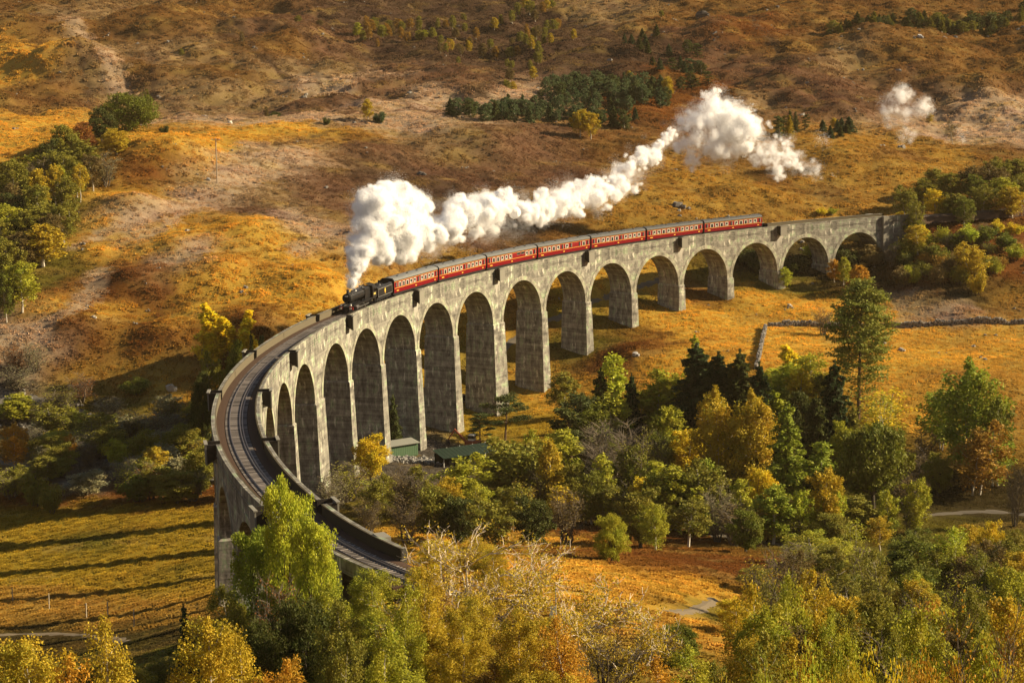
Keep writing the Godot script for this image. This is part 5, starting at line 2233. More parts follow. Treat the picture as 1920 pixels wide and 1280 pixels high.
		["birch1", "yellowgreen", 27.2, -332.5, 11.0, 7.4, "tall yellow-green birch right of the large bare tree", 2],
		["birch1", "lime", 46.9, -345.5, 11.1, 8.7, "tall lime birch right of the golden twin birches", 2],
		["birch1", "yellow", 54.1, -354.0, 11.2, 7.9, "tall yellow birch left of the narrow spruce", 2],
		["birch1", "lime", 52.1, -357.5, 11.0, 8.0, "tall lime birch below the yellow poplar", 2],
		["birch1", "olive", 58.1, -354.0, 10.0, 6.9, "tall olive birch left of the narrow spruce", 2],
		["thin", "yellow", 68.4, -330.5, 10.2, 8.3, "tall yellow birch above the dark brown bare tree", 2],
		["thin", "yellowgreen", 62.8, -336.0, 11.2, 8.4, "tall yellow-green birch below the narrow spruce", 2],
		["birch1", "yellowgreen", 18.2, -341.5, 11.2, 8.6, "tall yellow-green birch above the large bare tree", 2],
		["broad1", "green", 14.2, -337.5, 10.1, 8.5, "tall green tree above the large bare tree", 2],
		["bare1", "brown", 71.4, -322.5, 8.1, 6.3, "brown bare tree right of the dark brown bare tree", 2],
		["birch2", "rich", 80.4, -311.0, 10.2, 8.7, "tall fresh green birch right of the orange-brown birch", 2],
		["birch2", "rich", 77.1, -336.0, 12.1, 9.4, "tall fresh green birch left of the big yellow-green tree", 2],
		["mid2", "yellowgreen", 36.6, -222.0, 5.2, 8.7, "tall yellow-olive birch with a leaning white trunk at the head of the lower right slope", 3],
		["thin", "yellowgreen", 42.5, -232.0, 6.7, 3.6, "slender birch with a straight white stem beside the track bend", 3],
		["bare1", "olive", 32.8, -214.0, 4.1, 6.6, "olive half-bare birch left of the leaning white trunk", 3],
		["mid2", "olive", 42.8, -216.0, 3.4, 5.4, "olive birch right of the track bend", 3],
		["mid2", "green", 48.9, -230.0, 5.6, 5.8, "green birch just below the oak bole", 3],
		["mid2", "lime", 48.1, -204.0, 9.8, 6.8, "large fresh green birch, greenest on the lower right slope", 3],
		["mid1", "gold", 45.9, -206.0, 6.4, 4.6, "gold-brown birch left of the large fresh green one", 3],
		["mid1", "gold", 56.0, -226.0, 7.2, 5.0, "gold birch left of the brightest yellow birch at right", 3],
		["mid0", "yellow", 56.0, -216.0, 9.0, 4.3, "brightest yellow birch on the lower right slope", 3],
		["mid1", "olive", 58.3, -216.0, 8.1, 3.6, "olive birch touching the right edge beside the brightest yellow birch", 3],
		["mid0", "gold", 38.1, -178.0, 7.4, 5.5, "golden birch in the middle of the lower right slope", 3],
		["mid2", "olive", 35.3, -182.0, 6.1, 5.6, "dark olive birch left of the golden middle birch", 3],
		["mid1", "brown", 33.3, -186.0, 5.2, 4.7, "brown birch left of the dark olive birch", 3],
		["mid0", "orange", 38.0, -168.0, 6.4, 3.5, "orange-gold birch below the golden middle birch", 3],
		["mid2", "olive", 24.5, -168.0, 5.4, 5.1, "olive birch at the left of the lower right slope", 3],
		["mid0", "yellow", 18.1, -152.0, 3.4, 3.8, "young yellow-green tree with large leaves left of the lower right slope", 3],
		["mid1", "olive", 25.6, -196.0, 3.2, 4.4, "olive birch under the valley track", 3],
		["mid1", "gold", 21.8, -160.0, 3.2, 4.5, "gold birch in front of the olive one at the left of the slope", 3],
		["midbroad", "green", 50.6, -192.0, 8.6, 4.8, "dense green tree near the right edge of the slope", 3],
		["mid1", "olive", 43.9, -176.0, 6.9, 4.4, "olive birch below the large fresh green one", 3],
		["bare1", "grey", 30.2, -186.0, 4.8, 4.7, "grey half-bare birch under the leaning white trunk", 3],
		["midround", "green", 11.4, -132.0, 3.2, 3.7, "round dark green bush-like tree at bottom centre right", 3],
		["bare1", "brown", 28.4, -166.0, 4.8, 4.2, "brown bare birch in the dark hollow of the slope", 3],
		["mid2", "olive", 31.4, -150.0, 3.2, 3.8, "olive birch above the bottom hedge of leaves", 3],
		["mid2", "green", 29.4, -156.0, 3.6, 3.9, "green birch above the bottom hedge of leaves", 3],
		["mid2", "olive", 20.6, -133.5, 3.3, 3.0, "olive birch low at the left of the hollow", 3],
		["birch3", "gold", 50.1, -255.0, 6.0, 4.3, "small gold birch below the oak, right of the slender white stem", 3],
		["mid1", "olive", 41.3, -232.0, 3.4, 4.5, "small olive birch left of the track bend", 3],
		["mid2", "olive", 31.5, -205.0, 2.6, 4.6, "small olive birch left of the leaning white trunk", 4],
		["bare1", "brown", 28.8, -202.5, 4.4, 3.9, "brown bare tree left of the leaning white trunk", 4],
		["mid2", "olive", 44.6, -195.0, 6.7, 4.3, "olive birch below the fresh green birch", 4],
		["mid1", "brown", 53.6, -212.0, 6.1, 4.1, "brown birch right of the fresh green birch", 4],
		["mid2", "gold", 46.1, -172.0, 6.3, 3.8, "gold birch right of the bare-twigged shrub", 4],
		["mid1", "brown", 42.8, -208.0, 4.6, 4.1, "brown birch right of the bending pale path", 4],
		["bare1", "brown", 38.1, -160.0, 5.0, 3.6, "brown bare tree below the bare-twigged shrub", 4],
		["bare1", "brown", 34.1, -202.5, 4.4, 3.9, "brown bare tree below the leaning white trunk", 4],
		["mid2", "olive", 38.4, -207.0, 3.9, 3.5, "small olive birch below the bending pale path", 4],
		["mid2", "olive", 37.4, -172.0, 5.5, 2.9, "olive birch right of the leafy hedge", 4],
		["mid0", "brown", 15.6, -108.0, 7.2, 4.3, "brown birch left of the leafy hedge", 4],
		["nearolive", "olive", 16.7, -78.5, 8.6, 2.7, "olive birch below the leafy hedge", 4],
		["mid0", "green", 41.3, -192.0, 8.3, 6.7, "green birch left of the fresh green birch", 4],
		["nearolive", "olive", 50.2, -193.0, 9.3, 6.5, "olive birch above the bare-twigged shrub", 4],
		["mid2", "brown", 26.2, -105.0, 8.4, 4.5, "brown birch below the bare-twigged shrub", 4],
		["mid1", "gold", 27.0, -100.5, 9.6, 3.7, "tall gold birch below the bare-twigged shrub", 4],
		["mid2", "yellowgreen", 16.8, -115.0, 9.9, 3.0, "tall yellow-green birch left of the leafy hedge", 4],
		["nearolive", "yellowgreen", 18.1, -102.0, 8.1, 3.0, "yellow-green birch left of the leafy hedge", 4],
		["mid2", "gold", 14.3, -108.5, 9.4, 3.8, "tall gold birch right of the round dark bush", 4],
		["mid2", "olive", 47.0, -202.0, 7.6, 6.6, "olive birch left of the bare-twigged shrub", 4],
		["mid2", "brown", 30.1, -187.5, 7.9, 5.0, "brown birch below the leaning white trunk", 4],
		["mid2", "olive", 33.3, -179.5, 7.3, 6.3, "olive birch above the leafy hedge", 4],
		["bare1", "olive", 17.9, -126.5, 10.0, 3.6, "tall olive bare tree right of the short pale path", 4],
		["mid1", "brown", 24.3, -101.0, 7.3, 3.8, "brown birch right of the leafy hedge", 4],
		["mid2", "olive", 20.3, -107.0, 8.2, 3.4, "olive birch below the bending pale path", 4],
		["mid2", "brown", 49.6, -200.5, 9.6, 7.2, "tall brown birch right of the fresh green birch", 4],
		["mid0", "yellowgreen", 19.3, -87.0, 9.9, 3.7, "tall yellow-green birch below the leafy hedge", 4],
		["mid1", "yellowgreen", 15.5, -60.5, 8.2, 2.2, "yellow-green birch below the leafy hedge", 4],
		["mid2", "yellowgreen", 22.3, -108.0, 7.8, 4.9, "yellow-green birch left of the bare-twigged shrub", 4],
		["mid1", "yellowgreen", 14.4, -106.0, 8.5, 3.9, "yellow-green birch right of the round dark bush", 4],
		["nearolive", "olive", 24.7, -104.0, 9.6, 3.1, "tall olive birch right of the leafy hedge", 4],
		["mid1", "olive", 21.7, -108.5, 9.0, 3.4, "olive birch below the leaning white trunk", 4],
		["mid0", "olive", 34.7, -198.0, 7.5, 6.6, "olive birch right of the leaning white trunk", 4],
		["mid1", "gold", 20.2, -123.5, 7.6, 4.3, "gold birch left of the leafy hedge", 4],
		["nearolive", "olive", 23.1, -87.0, 9.3, 3.4, "olive birch below the bare-twigged shrub", 4],
		["bare1", "olive", 22.5, -111.5, 10.0, 3.7, "tall olive bare tree above the leafy hedge", 4],
		["bare1", "yellowgreen", 16.7, -85.0, 8.6, 3.8, "yellow-green bare tree below the leafy hedge", 4],
		["mid0", "gold", 54.0, -196.0, 9.6, 6.0, "tall gold birch right of the bare-twigged shrub", 4],
		["nearolive", "yellowgreen", 18.6, -116.0, 7.2, 4.1, "yellow-green birch right of the short pale path", 4],
		["mid2", "olive", 48.6, -208.0, 8.1, 5.7, "olive birch left of the fresh green birch", 4],
		["bare1", "gold", 29.2, -105.5, 7.3, 4.7, "gold bare tree below the bare-twigged shrub", 4],
		["mid1", "green", 45.5, -209.0, 7.3, 7.4, "green birch right of the bending pale path", 4],
		["mid2", "olive", 21.7, -96.0, 8.4, 3.9, "olive birch below the brightest yellow birch", 4],
		["mid0", "olive", 17.9, -120.0, 7.7, 4.0, "olive birch left of the leafy hedge", 4],
		["mid2", "olive", 36.7, -184.0, 9.4, 5.2, "tall olive birch below the bending pale path", 4],
		["mid2", "gold", 16.1, -101.0, 7.3, 3.6, "gold birch right of the round dark bush", 4],
		["nearolive", "yellowgreen", 40.1, -178.0, 7.9, 6.0, "yellow-green birch below the fresh green birch", 4],
		["bare1", "olive", 45.3, -178.5, 7.9, 5.2, "olive bare tree below the bare-twigged shrub", 4],
		["bare1", "yellowgreen", 36.9, -194.5, 9.1, 4.8, "yellow-green bare tree below the bending pale path", 4],
		["bare1", "gold", 23.0, -174.5, 7.2, 4.3, "gold bare tree right of the short pale path", 4],
		["mid1", "olive", 54.4, -203.5, 9.6, 5.4, "tall olive birch above the bare-twigged shrub", 4],
		["mid2", "gold", 19.6, -116.5, 9.7, 3.7, "tall gold birch left of the leafy hedge", 4],
		["mid0", "yellowgreen", 26.7, -113.5, 7.4, 4.4, "yellow-green birch right of the leafy hedge", 4],
		["nearolive", "yellowgreen", 11.0, -60.5, 8.3, 2.3, "yellow-green birch below the bare-twigged shrub", 4],
		["bare1", "yellowgreen", 44.2, -183.0, 8.4, 4.7, "yellow-green bare tree left of the bare-twigged shrub", 4],
		["mid1", "yellowgreen", 46.5, -171.0, 9.7, 5.7, "tall yellow-green birch right of the bare-twigged shrub", 4],
		["mid0", "gold", 21.4, -121.0, 7.2, 5.0, "gold birch below the bending pale path", 4],
		["mid2", "olive", 7.9, -60.5, 8.6, 2.5, "olive birch below the round dark bush", 4],
		["bare1", "green", 23.6, -111.0, 9.0, 3.8, "green bare tree right of the leafy hedge", 4],
		["ash", "ashlime", -18.6, -150.0, 15.0, 4.7, "large yellow-green ash hiding the track in front of the near end of the viaduct", 5],
		["ash", "rich", -21.5, -152.0, 11.5, 5.0, "lower green ash at the left of the large one, against the last pier", 5],
		["ash", "ashlime", -15.9, -146.0, 11.6, 3.9, "green lower crown to the right under the large ash", 5],
		["nearolive", "olive", -22.6, -148.0, 8.3, 4.5, "dark olive tree at the left foot of the large ash", 5],
		["nearbare", "rust", -18.1, -140.0, 8.9, 4.7, "reddish brown half-bare tree below the large ash", 5],
		["nearolive", "yellowgreen", -13.5, -134.0, 8.6, 3.7, "yellow-green tree below the broken end of the outer parapet", 5],
		["midbroad", "darkgreen", -14.9, -126.0, 9.2, 4.6, "dark green tree in the hollow below the ash", 5],
		["nearolive", "olive", -11.6, -122.0, 8.8, 4.1, "olive tree right of the dark hollow below the ash", 5],
		["midbroad", "darkgreen", -17.6, -124.0, 8.8, 3.8, "dark tree at the bottom between the golden birches and the ash", 5],
		["neargold1", "yellowgreen", -10.8, -134.0, 7.2, 2.6, "small yellow-green birch at the foot of the outer parapet end", 5],
		["neargold0", "yellow", -8.2, -148.0, 4.7, 2.5, "yellow birch touching the end of the inner parapet", 5],
		["neargold0", "yellow", -6.7, -163.0, 3.6, 4.5, "bright yellow birch right of the parapet end", 5],
		["neargold1", "gold", -4.2, -166.0, 3.0, 4.6, "gold birch behind the pale crooked limbs", 5],
		["neargold0", "gold", -1.7, -154.5, 4.3, 3.9, "gold birch behind the pale crooked limbs, further right", 5],
		["neargold0", "gold", -6.0, -124.0, 10.0, 3.8, "gold birch hiding the end of the track, right of the parapet end", 5],
		["neargold1", "yellowgreen", -7.4, -120.0, 10.1, 3.0, "yellow-green birch hiding the end of the track", 5],
		["neargold1", "gold", -6.5, -122.0, 8.6, 4.1, "gold-brown birch below the parapet end", 5],
		["neargold0", "gold", -3.7, -118.0, 8.3, 3.9, "yellow-green birch in the middle of the bottom thicket", 5],
		["limbs0", "gold", -2.5, -142.5, 8.7, 13.1, "old birch with long crooked white limbs in the bottom centre", 5],
		["limbs1", "gold", 2.0, -135.0, 7.2, 11.3, "tall thin-leaved birch with winding white limbs right of the bottom centre", 5],
		["limbs2", "gold", -6.5, -126.0, 7.3, 11.6, "low old birch with spreading white limbs left of the bottom centre", 5],
		["limbs1", "gold", 5.8, -124.0, 7.0, 9.0, "leaning old birch with pale limbs and orange leaves near the round dark bush", 5],
		["neargold1", "orange", 2.7, -104.0, 8.8, 4.1, "orange birch between the white-limbed trees", 5],
		["neargold0", "gold", 0.0, -108.0, 8.7, 4.2, "gold birch low behind the white-limbed trees", 5],
		["nearbare", "gold", 5.9, -108.0, 7.2, 3.6, "twiggy brown birch left of the round dark bush", 5],
		["nearolive", "yellowgreen", -8.5, -108.0, 9.3, 3.9, "olive-yellow birch at the bottom left of the white limbs", 5],
		["nearolive", "olive", -10.6, -104.0, 9.0, 3.5, "olive birch at the bottom between ash and white limbs", 5],
		["neargold0", "gold", -22.9, -86.0, 10.9, 5.5, "golden birch in the bottom left corner", 5],
		["neargold1", "gold", -20.9, -92.0, 11.4, 3.8, "golden birch second from the bottom left corner, its pointed top on the path", 5],
		["neargold0", "gold", -14.3, -86.0, 10.8, 4.8, "golden birch left of the dark tree at the bottom, broadest of the left ones", 5],
		["neargold1", "gold", -12.7, -84.0, 9.8, 2.8, "golden birch on the right flank of the broadest left one", 5],
		["neargold0", "orange", -9.9, -76.0, 8.8, 3.4, "orange-gold birch at the bottom edge below the ash", 5],
		["neargold1", "gold", -25.2, -88.0, 11.5, 2.5, "golden birch cut by the left edge at the bottom", 5],
		["neargold1", "orange", -20.0, -80.0, 9.9, 3.3, "orange-gold birch between the two bottom left golden ones", 5],
		["spruce1", "bluegreen", -27.2, -150.0, 7.6, 2.1, "small blue-green spruce alone at the lower left beside the meadow", 5],
		["nearolive", "yellowgreen", 10.4, -100.0, 6.8, 4.2, "yellow-green tree at the bottom right of the round dark bush", 5],
		["neargold0", "gold", 13.6, -104.0, 7.0, 3.5, "gold birch at the bottom left of the leafy hedge", 5],
		["neargold1", "orange", 6.9, -88.0, 7.3, 3.2, "orange birch at the bottom edge below the round dark bush", 5],
		["neargold0", "yellowgreen", -11.2, -144.5, 6.0, 4.8, "yellow-green birch below the inner parapet end", 6],
		["neargold1", "umber", -5.4, -134.0, 6.1, 4.9, "russet birch below the pale crooked limbs", 6],
		["neargold0", "gold", -2.6, -130.0, 6.1, 4.7, "gold birch below the pale crooked limbs", 6],
		["neargold1", "umber", -0.3, -125.0, 6.2, 4.5, "russet birch left of the round dark bush", 6],
		["neargold0", "gold", 1.4, -121.5, 6.2, 4.1, "gold birch left of the round dark bush", 6],
		["nearolive", "yellowgreen", -8.5, -128.0, 6.1, 5.3, "yellow-green birch left of the pale crooked limbs", 6],
		["neargold0", "gold", -4.9, -121.5, 6.1, 5.1, "gold birch below the inner parapet end", 6],
		["neargold1", "umber", -1.6, -110.0, 6.1, 4.6, "russet birch below the inner parapet end", 6],
		["neargold0", "gold", 0.9, -103.0, 6.1, 4.3, "gold birch left of the short pale path", 6],
		["neargold1", "gold", 3.4, -99.5, 6.0, 3.9, "gold birch below the short pale path", 6],
		["nearolive", "olive", -10.1, -119.5, 5.2, 5.0, "olive birch right of the broadest golden birch", 6],
		["neargold1", "yellowgreen", -6.8, -115.0, 5.2, 4.8, "yellow-green birch below the pale crooked limbs", 6],
		["nearbare", "gold", 6.1, -100.5, 5.1, 3.4, "gold bare tree below the round dark bush", 6],
		["neargold0", "gold", -3.4, -104.0, 5.1, 4.3, "gold birch right of the broadest golden birch", 6],
		["neargold1", "orange", -0.4, -100.0, 5.0, 4.2, "orange birch left of the round dark bush", 6],
		["nearbare", "umber", 2.9, -112.0, 6.0, 3.7, "russet bare tree left of the round dark bush", 6],
		["nearolive", "olive", -14.5, -131.5, 6.0, 4.8, "olive birch below the inner parapet end", 6],
		["nearolive", "yellowgreen", -15.8, -126.0, 6.2, 4.2, "yellow-green birch right of the broadest golden birch", 6],
		["nearolive", "yellowgreen", -11.1, -115.0, 5.1, 4.5, "yellow-green birch right of the pointed golden birch", 6],
		["nearolive", "olive", 11.1, -103.0, 6.1, 3.2, "olive birch below the short pale path", 6],
		["neargold0", "yellowgreen", 12.5, -96.0, 5.0, 3.2, "yellow-green birch below the round dark bush", 6],
		["nearbare", "brown", 5.8, -125.5, 5.0, 3.5, "brown bare tree left of the round dark bush", 6],
		["neargold0", "gold", -19.8, -127.5, 5.1, 5.0, "gold birch below the broadest golden birch", 6],
		["nearolive", "olive", -29.3, -150.0, 4.1, 5.0, "small olive birch left of the broadest golden birch", 6],
		["neargold1", "gold", -30.9, -147.0, 4.1, 4.1, "small gold birch below the pointed golden birch", 6],
		["nearshrub1", "lime", 8.0, -52.0, 7.9, 2.2, "open shrub with large green leaves at the left end of the bottom right hedge", 7],
		["nearshrub", "gold", 8.9, -50.0, 7.1, 1.8, "golden shrub of the bottom right hedge under the dark hollow", 7],
		["nearshrub1", "yellow", 10.0, -50.0, 7.4, 2.1, "yellow-green tallest shrub in the bottom right hedge", 7],
		["nearshrub", "orange", 10.6, -48.0, 6.9, 1.9, "orange shrub right of the tallest shrub of the hedge", 7],
		["nearshrub", "orange", 11.1, -46.0, 6.4, 1.8, "orange-red shrub near the right end of the bottom hedge", 7],
		["nearshrub", "yellow", 11.8, -45.0, 6.4, 1.5, "yellow shrub at the right end of the bottom hedge", 7],
		["nearbare", "orange", 11.7, -46.0, 8.2, 2.4, "tall bare-twigged shrub with scattered orange leaves at the bottom right", 7],
		["nearbare", "rust", 12.1, -44.0, 7.3, 1.5, "rusty twiggy shrub cut by the right edge", 7],
		["nearshrub", "yellowgreen", 6.8, -50.0, 6.9, 1.7, "yellow-green shrub left of the open large-leaved shrub", 7],
		["nearshrub", "gold", 6.0, -54.0, 7.0, 1.8, "golden shrub at the bottom edge left of the hedge", 7],
		["bigpine", "green", -103.7, -530.5, 11.0, 15.4, "lone great round-headed green pine on the crest at left", 8],
		["broad1", "darkgreen", -108.4, -513.0, 9.2, 8.9, "smaller dark pine on the left flank of the great round-headed pine", 8],
		["broad1", "gold", -101.5, -496.5, 7.1, 8.3, "gold-green tree under the great round-headed pine", 8],
		["broad1", "olive", -112.3, -486.0, 11.5, 9.3, "olive tree at the top of the left wood, on its left side", 8],
		["broad1", "rust", -109.7, -494.0, 10.5, 8.1, "rust-topped tree behind the left wood", 8],
		["broad1", "darkgreen", -114.2, -474.5, 11.5, 7.8, "dark green tree at the top left of the left wood", 8],
		["birch1", "olive", -106.0, -476.0, 10.6, 9.1, "yellow-green birch near the top of the left wood", 8],
		["bare1", "grey", -99.9, -475.0, 9.3, 7.8, "grey bare birch at the right edge of the left wood", 8],
		["birch0", "olive", -108.2, -467.5, 9.8, 7.7, "olive birch in the middle of the left wood", 8],
		["bare1", "brown", -114.4, -466.0, 9.3, 8.9, "brown birch in the dark of the left wood", 8],
		["birch0", "olive", -119.3, -460.0, 11.7, 8.8, "yellow-green birch by the left edge, high in the wood", 8],
		["birch1", "gold", -112.2, -454.0, 10.9, 6.8, "gold birch among brown ones in the left wood", 8],
		["birch3", "gold", -108.8, -457.5, 10.4, 5.0, "small gold birch with a thin stem in the left wood", 8],
		["birch3", "gold", -103.3, -460.0, 9.3, 5.0, "small gold birch alone on the right rim of the left wood", 8],
		["birch0", "olive", -109.3, -441.5, 11.6, 8.4, "olive birch on the lower rim of the left wood", 8],
		["birch1", "olive", -103.6, -449.0, 10.4, 6.9, "rounded olive-gold birch on the right rim of the left wood", 8],
		["thin", "brown", -107.1, -449.5, 9.3, 4.9, "white-stemmed brown birch beside the rounded olive-gold one", 8],
		["broad1", "darkgreen", -113.7, -441.5, 9.8, 9.6, "dark green tree in the gully of the left wood", 8],
		["birch0", "yellowgreen", -113.5, -433.0, 9.6, 8.3, "yellow-green birch by the left edge in mid-height", 8],
		["birch1", "olive", -106.8, -432.5, 9.1, 9.4, "wide yellow-green birch in the lower left wood", 8],
		["birch0", "olive", -101.6, -433.5, 9.4, 8.3, "olive birch with a white foot on the slope edge", 8],
		["birch1", "gold", -103.5, -420.5, 9.5, 11.5, "big rounded gold-brown birch low in the left wood", 8],
		["birch0", "brown", -106.9, -417.5, 9.5, 8.0, "brown birch left of the big rounded gold-brown one", 8],
		["birch0", "olive", -109.1, -412.5, 10.5, 7.9, "olive birch at the left edge under the yellow-green one", 8],
		["birch0", "yellowgreen", -101.7, -393.5, 11.1, 8.6, "yellow-green birch lowest in the left wood", 8],
		["birch0", "green", -104.3, -390.5, 11.3, 5.3, "green birch cut by the left edge, lowest in the wood", 8],
		["birch1", "olive", -115.0, -452.0, 9.4, 8.4, "tall olive birch above the left wood", 9],
		["birch0", "brown", -102.3, -470.5, 9.5, 6.2, "tall brown birch above the left wood", 9],
		["birch1", "yellowgreen", -107.8, -459.5, 9.3, 6.1, "yellow-green birch above the left wood", 9],
		["birch1", "olive", -109.0, -429.0, 9.1, 6.8, "olive birch above the left wood", 9],
		["birch0", "olive", -104.6, -463.0, 10.0, 6.1, "tall olive birch above the yellow poplars", 9],
		["birch1", "brown", -116.4, -447.5, 10.3, 7.1, "tall brown birch left of the yellow poplars", 9],
		["birch0", "olive", -112.5, -469.5, 10.0, 7.5, "tall olive birch left of the yellow poplars", 9],
		["birch0", "yellowgreen", -117.7, -472.0, 9.5, 7.5, "tall yellow-green birch above the left wood", 9],
		["birch0", "olive", -113.7, -426.0, 9.0, 6.8, "olive birch left of the left wood", 9],
		["birch0", "brown", -102.8, -428.0, 9.4, 6.8, "tall brown birch above the round hillside bush", 9],
		["poplar", "bright", -58.7, -370.0, 11.8, 8.2, "bright yellow poplar behind the parapet, left one of the pair", 10],
		["poplar", "bright", -52.6, -368.5, 11.5, 7.6, "bright yellow poplar behind the parapet, right one of the pair", 10],
		["birch2", "olive", -54.2, -342.0, 16.9, 5.7, "olive tree below the yellow poplars", 11],
		["broad1", "darkgreen", -56.1, -338.0, 14.4, 4.7, "dark green tree left under the yellow poplars, its stem visible", 11],
		["broad1", "green", -50.7, -345.0, 17.8, 4.8, "green tree right under the yellow poplars", 11],
		["spruce1", "darkgreen", -48.4, -350.0, 17.9, 2.9, "small dark conifer behind the outer parapet beside the poplars", 11],
		["pine1", "pine", -46.7, -352.0, 16.3, 2.5, "little pine just behind the outer parapet", 11],
		["shrub0", "green", -72.8, -363.0, 3.4, 6.1, "round green bush on the slope above the river", 11],
		["broad1", "olive", -50.8, -300.0, 8.3, 5.8, "olive tree beside the outermost point of the viaduct", 11],
		["birch0", "orange", -87.0, -325.0, 8.3, 6.0, "golden orange birch at the left edge above the meadow", 11],
		["birch2", "olive", -82.3, -305.0, 5.4, 5.1, "olive birch under the golden orange one at the left edge", 11],
		["birch3", "orange", -78.5, -330.0, 5.6, 2.8, "slim orange birch beside the river path", 11],
		["bare1", "brown", -74.9, -328.0, 5.0, 4.0, "brown bare alder right of the slim orange birch", 11],
		["bare1", "olive", -86.6, -358.5, 6.3, 8.0, "olive bare tree right of the river bend", 12],
		["bare1", "grey", -94.4, -371.5, 6.6, 7.1, "grey bare tree above the river bend", 12],
		["bare1", "rust", -98.0, -371.0, 6.2, 7.1, "rusty bare tree above the river bend", 12],
		["bare1", "rust", -83.3, -362.5, 5.8, 7.0, "rusty bare tree left of the round hillside bush", 12],
		["bare1", "grey", -76.7, -354.5, 5.0, 7.9, "grey bare tree left of the round hillside bush", 12],
		["bare1", "olive", -71.2, -346.5, 5.2, 8.9, "olive bare tree above the shallow river", 12],
		["birch2", "olive", -76.5, -344.0, 6.4, 8.8, "olive birch left of the shallow river", 12],
		["birch2", "olive", -85.2, -348.0, 6.5, 8.9, "olive birch right of the river bend", 12],
		["bare1", "olive", -91.2, -356.0, 4.6, 8.0, "olive bare tree above the golden orange birch", 12],
		["birch2", "yellowgreen", -81.5, -348.5, 5.1, 6.7, "yellow-green birch right of the river bend", 12],
		["bare1", "grey", -66.0, -345.0, 5.5, 7.7, "grey bare tree above the shallow river", 12],
		["bare1", "grey", -64.0, -339.0, 4.7, 7.6, "grey bare tree right of the shallow river", 12],
		["broad1", "olive", -59.2, -334.0, 6.0, 8.6, "olive tree right of the shallow river", 12],
		["broad1", "olive", -64.9, -328.5, 6.5, 7.4, "olive tree below the pale boulder", 12],
		["broad1", "olive", -73.1, -336.5, 5.7, 8.6, "olive tree left of the shallow river", 12],
		["bare1", "grey", -65.9, -314.5, 4.8, 6.0, "grey bare tree below the shallow river", 12],
		["broad1", "olive", -82.0, -326.0, 6.2, 7.3, "olive tree above the river path", 12],
		["broad1", "olive", -78.0, -320.5, 5.7, 6.2, "olive tree right of the golden orange birch", 12],
		["broad1", "olive", -56.8, -299.0, 5.9, 7.7, "olive tree below the shallow river", 12],
		["shrub0", "green", -60.1, -298.5, 5.0, 7.6, "green bush below the shallow river", 12],
		["broad1", "olive", -53.4, -294.5, 5.6, 8.5, "olive tree left of the large ash", 12],
		["bare1", "rust", -58.5, -299.5, 6.4, 5.8, "rusty bare tree below the shallow river", 12],
		["bare1", "olive", -51.1, -295.5, 5.2, 6.6, "olive bare tree right of the shallow river", 12],
		["bare1", "grey", -96.5, -366.0, 5.3, 8.2, "grey bare tree above the golden orange birch", 12],
		["bare1", "olive", -62.7, -349.5, 6.2, 5.6, "olive bare tree below the pale boulder", 12],
		["broad1", "olive", -59.0, -347.5, 4.9, 6.7, "olive tree below the viaduct bend", 12],
		["shrub0", "olive", -77.0, -298.0, 6.1, 5.7, "olive bush left of the river path", 12],
		["shrub0", "olive", -73.1, -293.5, 5.0, 4.7, "olive bush below the river path", 12],
		["birch1", "gold", -60.4, -348.0, 4.3, 5.8, "gold birch below the pale boulder", 12],
		["shrub0", "grey", -72.7, -346.0, 4.7, 8.5, "grey bush above the shallow river", 12],
		["shrub0", "gold", -82.7, -341.0, 3.9, 7.8, "small gold bush right of the golden orange birch", 12],
		["bare1", "gold", -57.9, -333.5, 4.5, 6.9, "gold bare tree right of the shallow river", 12],
		["bare1", "yellowgreen", -87.0, -350.0, 4.1, 7.7, "small yellow-green bare tree right of the river bend", 12],
		["birch2", "grey", -82.7, -325.5, 4.7, 6.4, "grey birch above the river path", 12],
		["bare1", "grey", -76.9, -336.0, 4.8, 8.2, "grey bare tree left of the shallow river", 12],
		["birch1", "yellowgreen", -53.8, -317.0, 4.7, 6.9, "yellow-green birch right of the shallow river", 12],
		["bare1", "grey", -87.2, -342.5, 4.2, 5.7, "grey bare tree right of the golden orange birch", 12],
		["shrub0", "olive", -63.4, -315.5, 4.1, 7.2, "small olive bush below the shallow river", 12],
		["bare1", "yellowgreen", -89.5, -334.5, 4.9, 7.1, "yellow-green bare tree below the golden orange birch", 12],
		["bare1", "yellowgreen", -82.5, -304.0, 5.5, 7.4, "yellow-green bare tree left of the river path", 12],
		["birch2", "yellowgreen", -57.5, -350.0, 4.7, 7.8, "yellow-green birch below the viaduct bend", 12],
		["bare1", "grey", -76.3, -336.5, 4.0, 7.1, "small grey bare tree left of the shallow river", 12],
		["bare1", "yellowgreen", -82.8, -347.5, 5.5, 5.9, "yellow-green bare tree right of the river bend", 12],
		["birch2", "grey", -70.3, -304.5, 4.6, 7.3, "grey birch right of the river path", 12],
		["birch1", "yellowgreen", -83.5, -340.5, 3.5, 7.7, "small yellow-green birch right of the golden orange birch", 12],
		["birch2", "grey", -65.3, -334.5, 5.4, 6.2, "grey birch right of the shallow river", 12],
		["shrub0", "yellowgreen", -77.1, -338.5, 3.5, 7.2, "small yellow-green bush left of the shallow river", 12],
		["birch1", "gold", -61.7, -320.5, 5.5, 5.4, "gold birch right of the shallow river", 12],
		["bare1", "yellowgreen", -64.1, -309.5, 4.4, 7.2, "yellow-green bare tree below the shallow river", 12],
		["birch1", "olive", -76.7, -347.5, 4.5, 5.9, "olive birch below the round hillside bush", 12],
		["bare1", "yellowgreen", -60.6, -339.0, 5.1, 7.7, "yellow-green bare tree right of the shallow river", 12],
		["bare1", "grey", -62.6, -345.5, 4.7, 7.9, "grey bare tree below the pale boulder", 12],
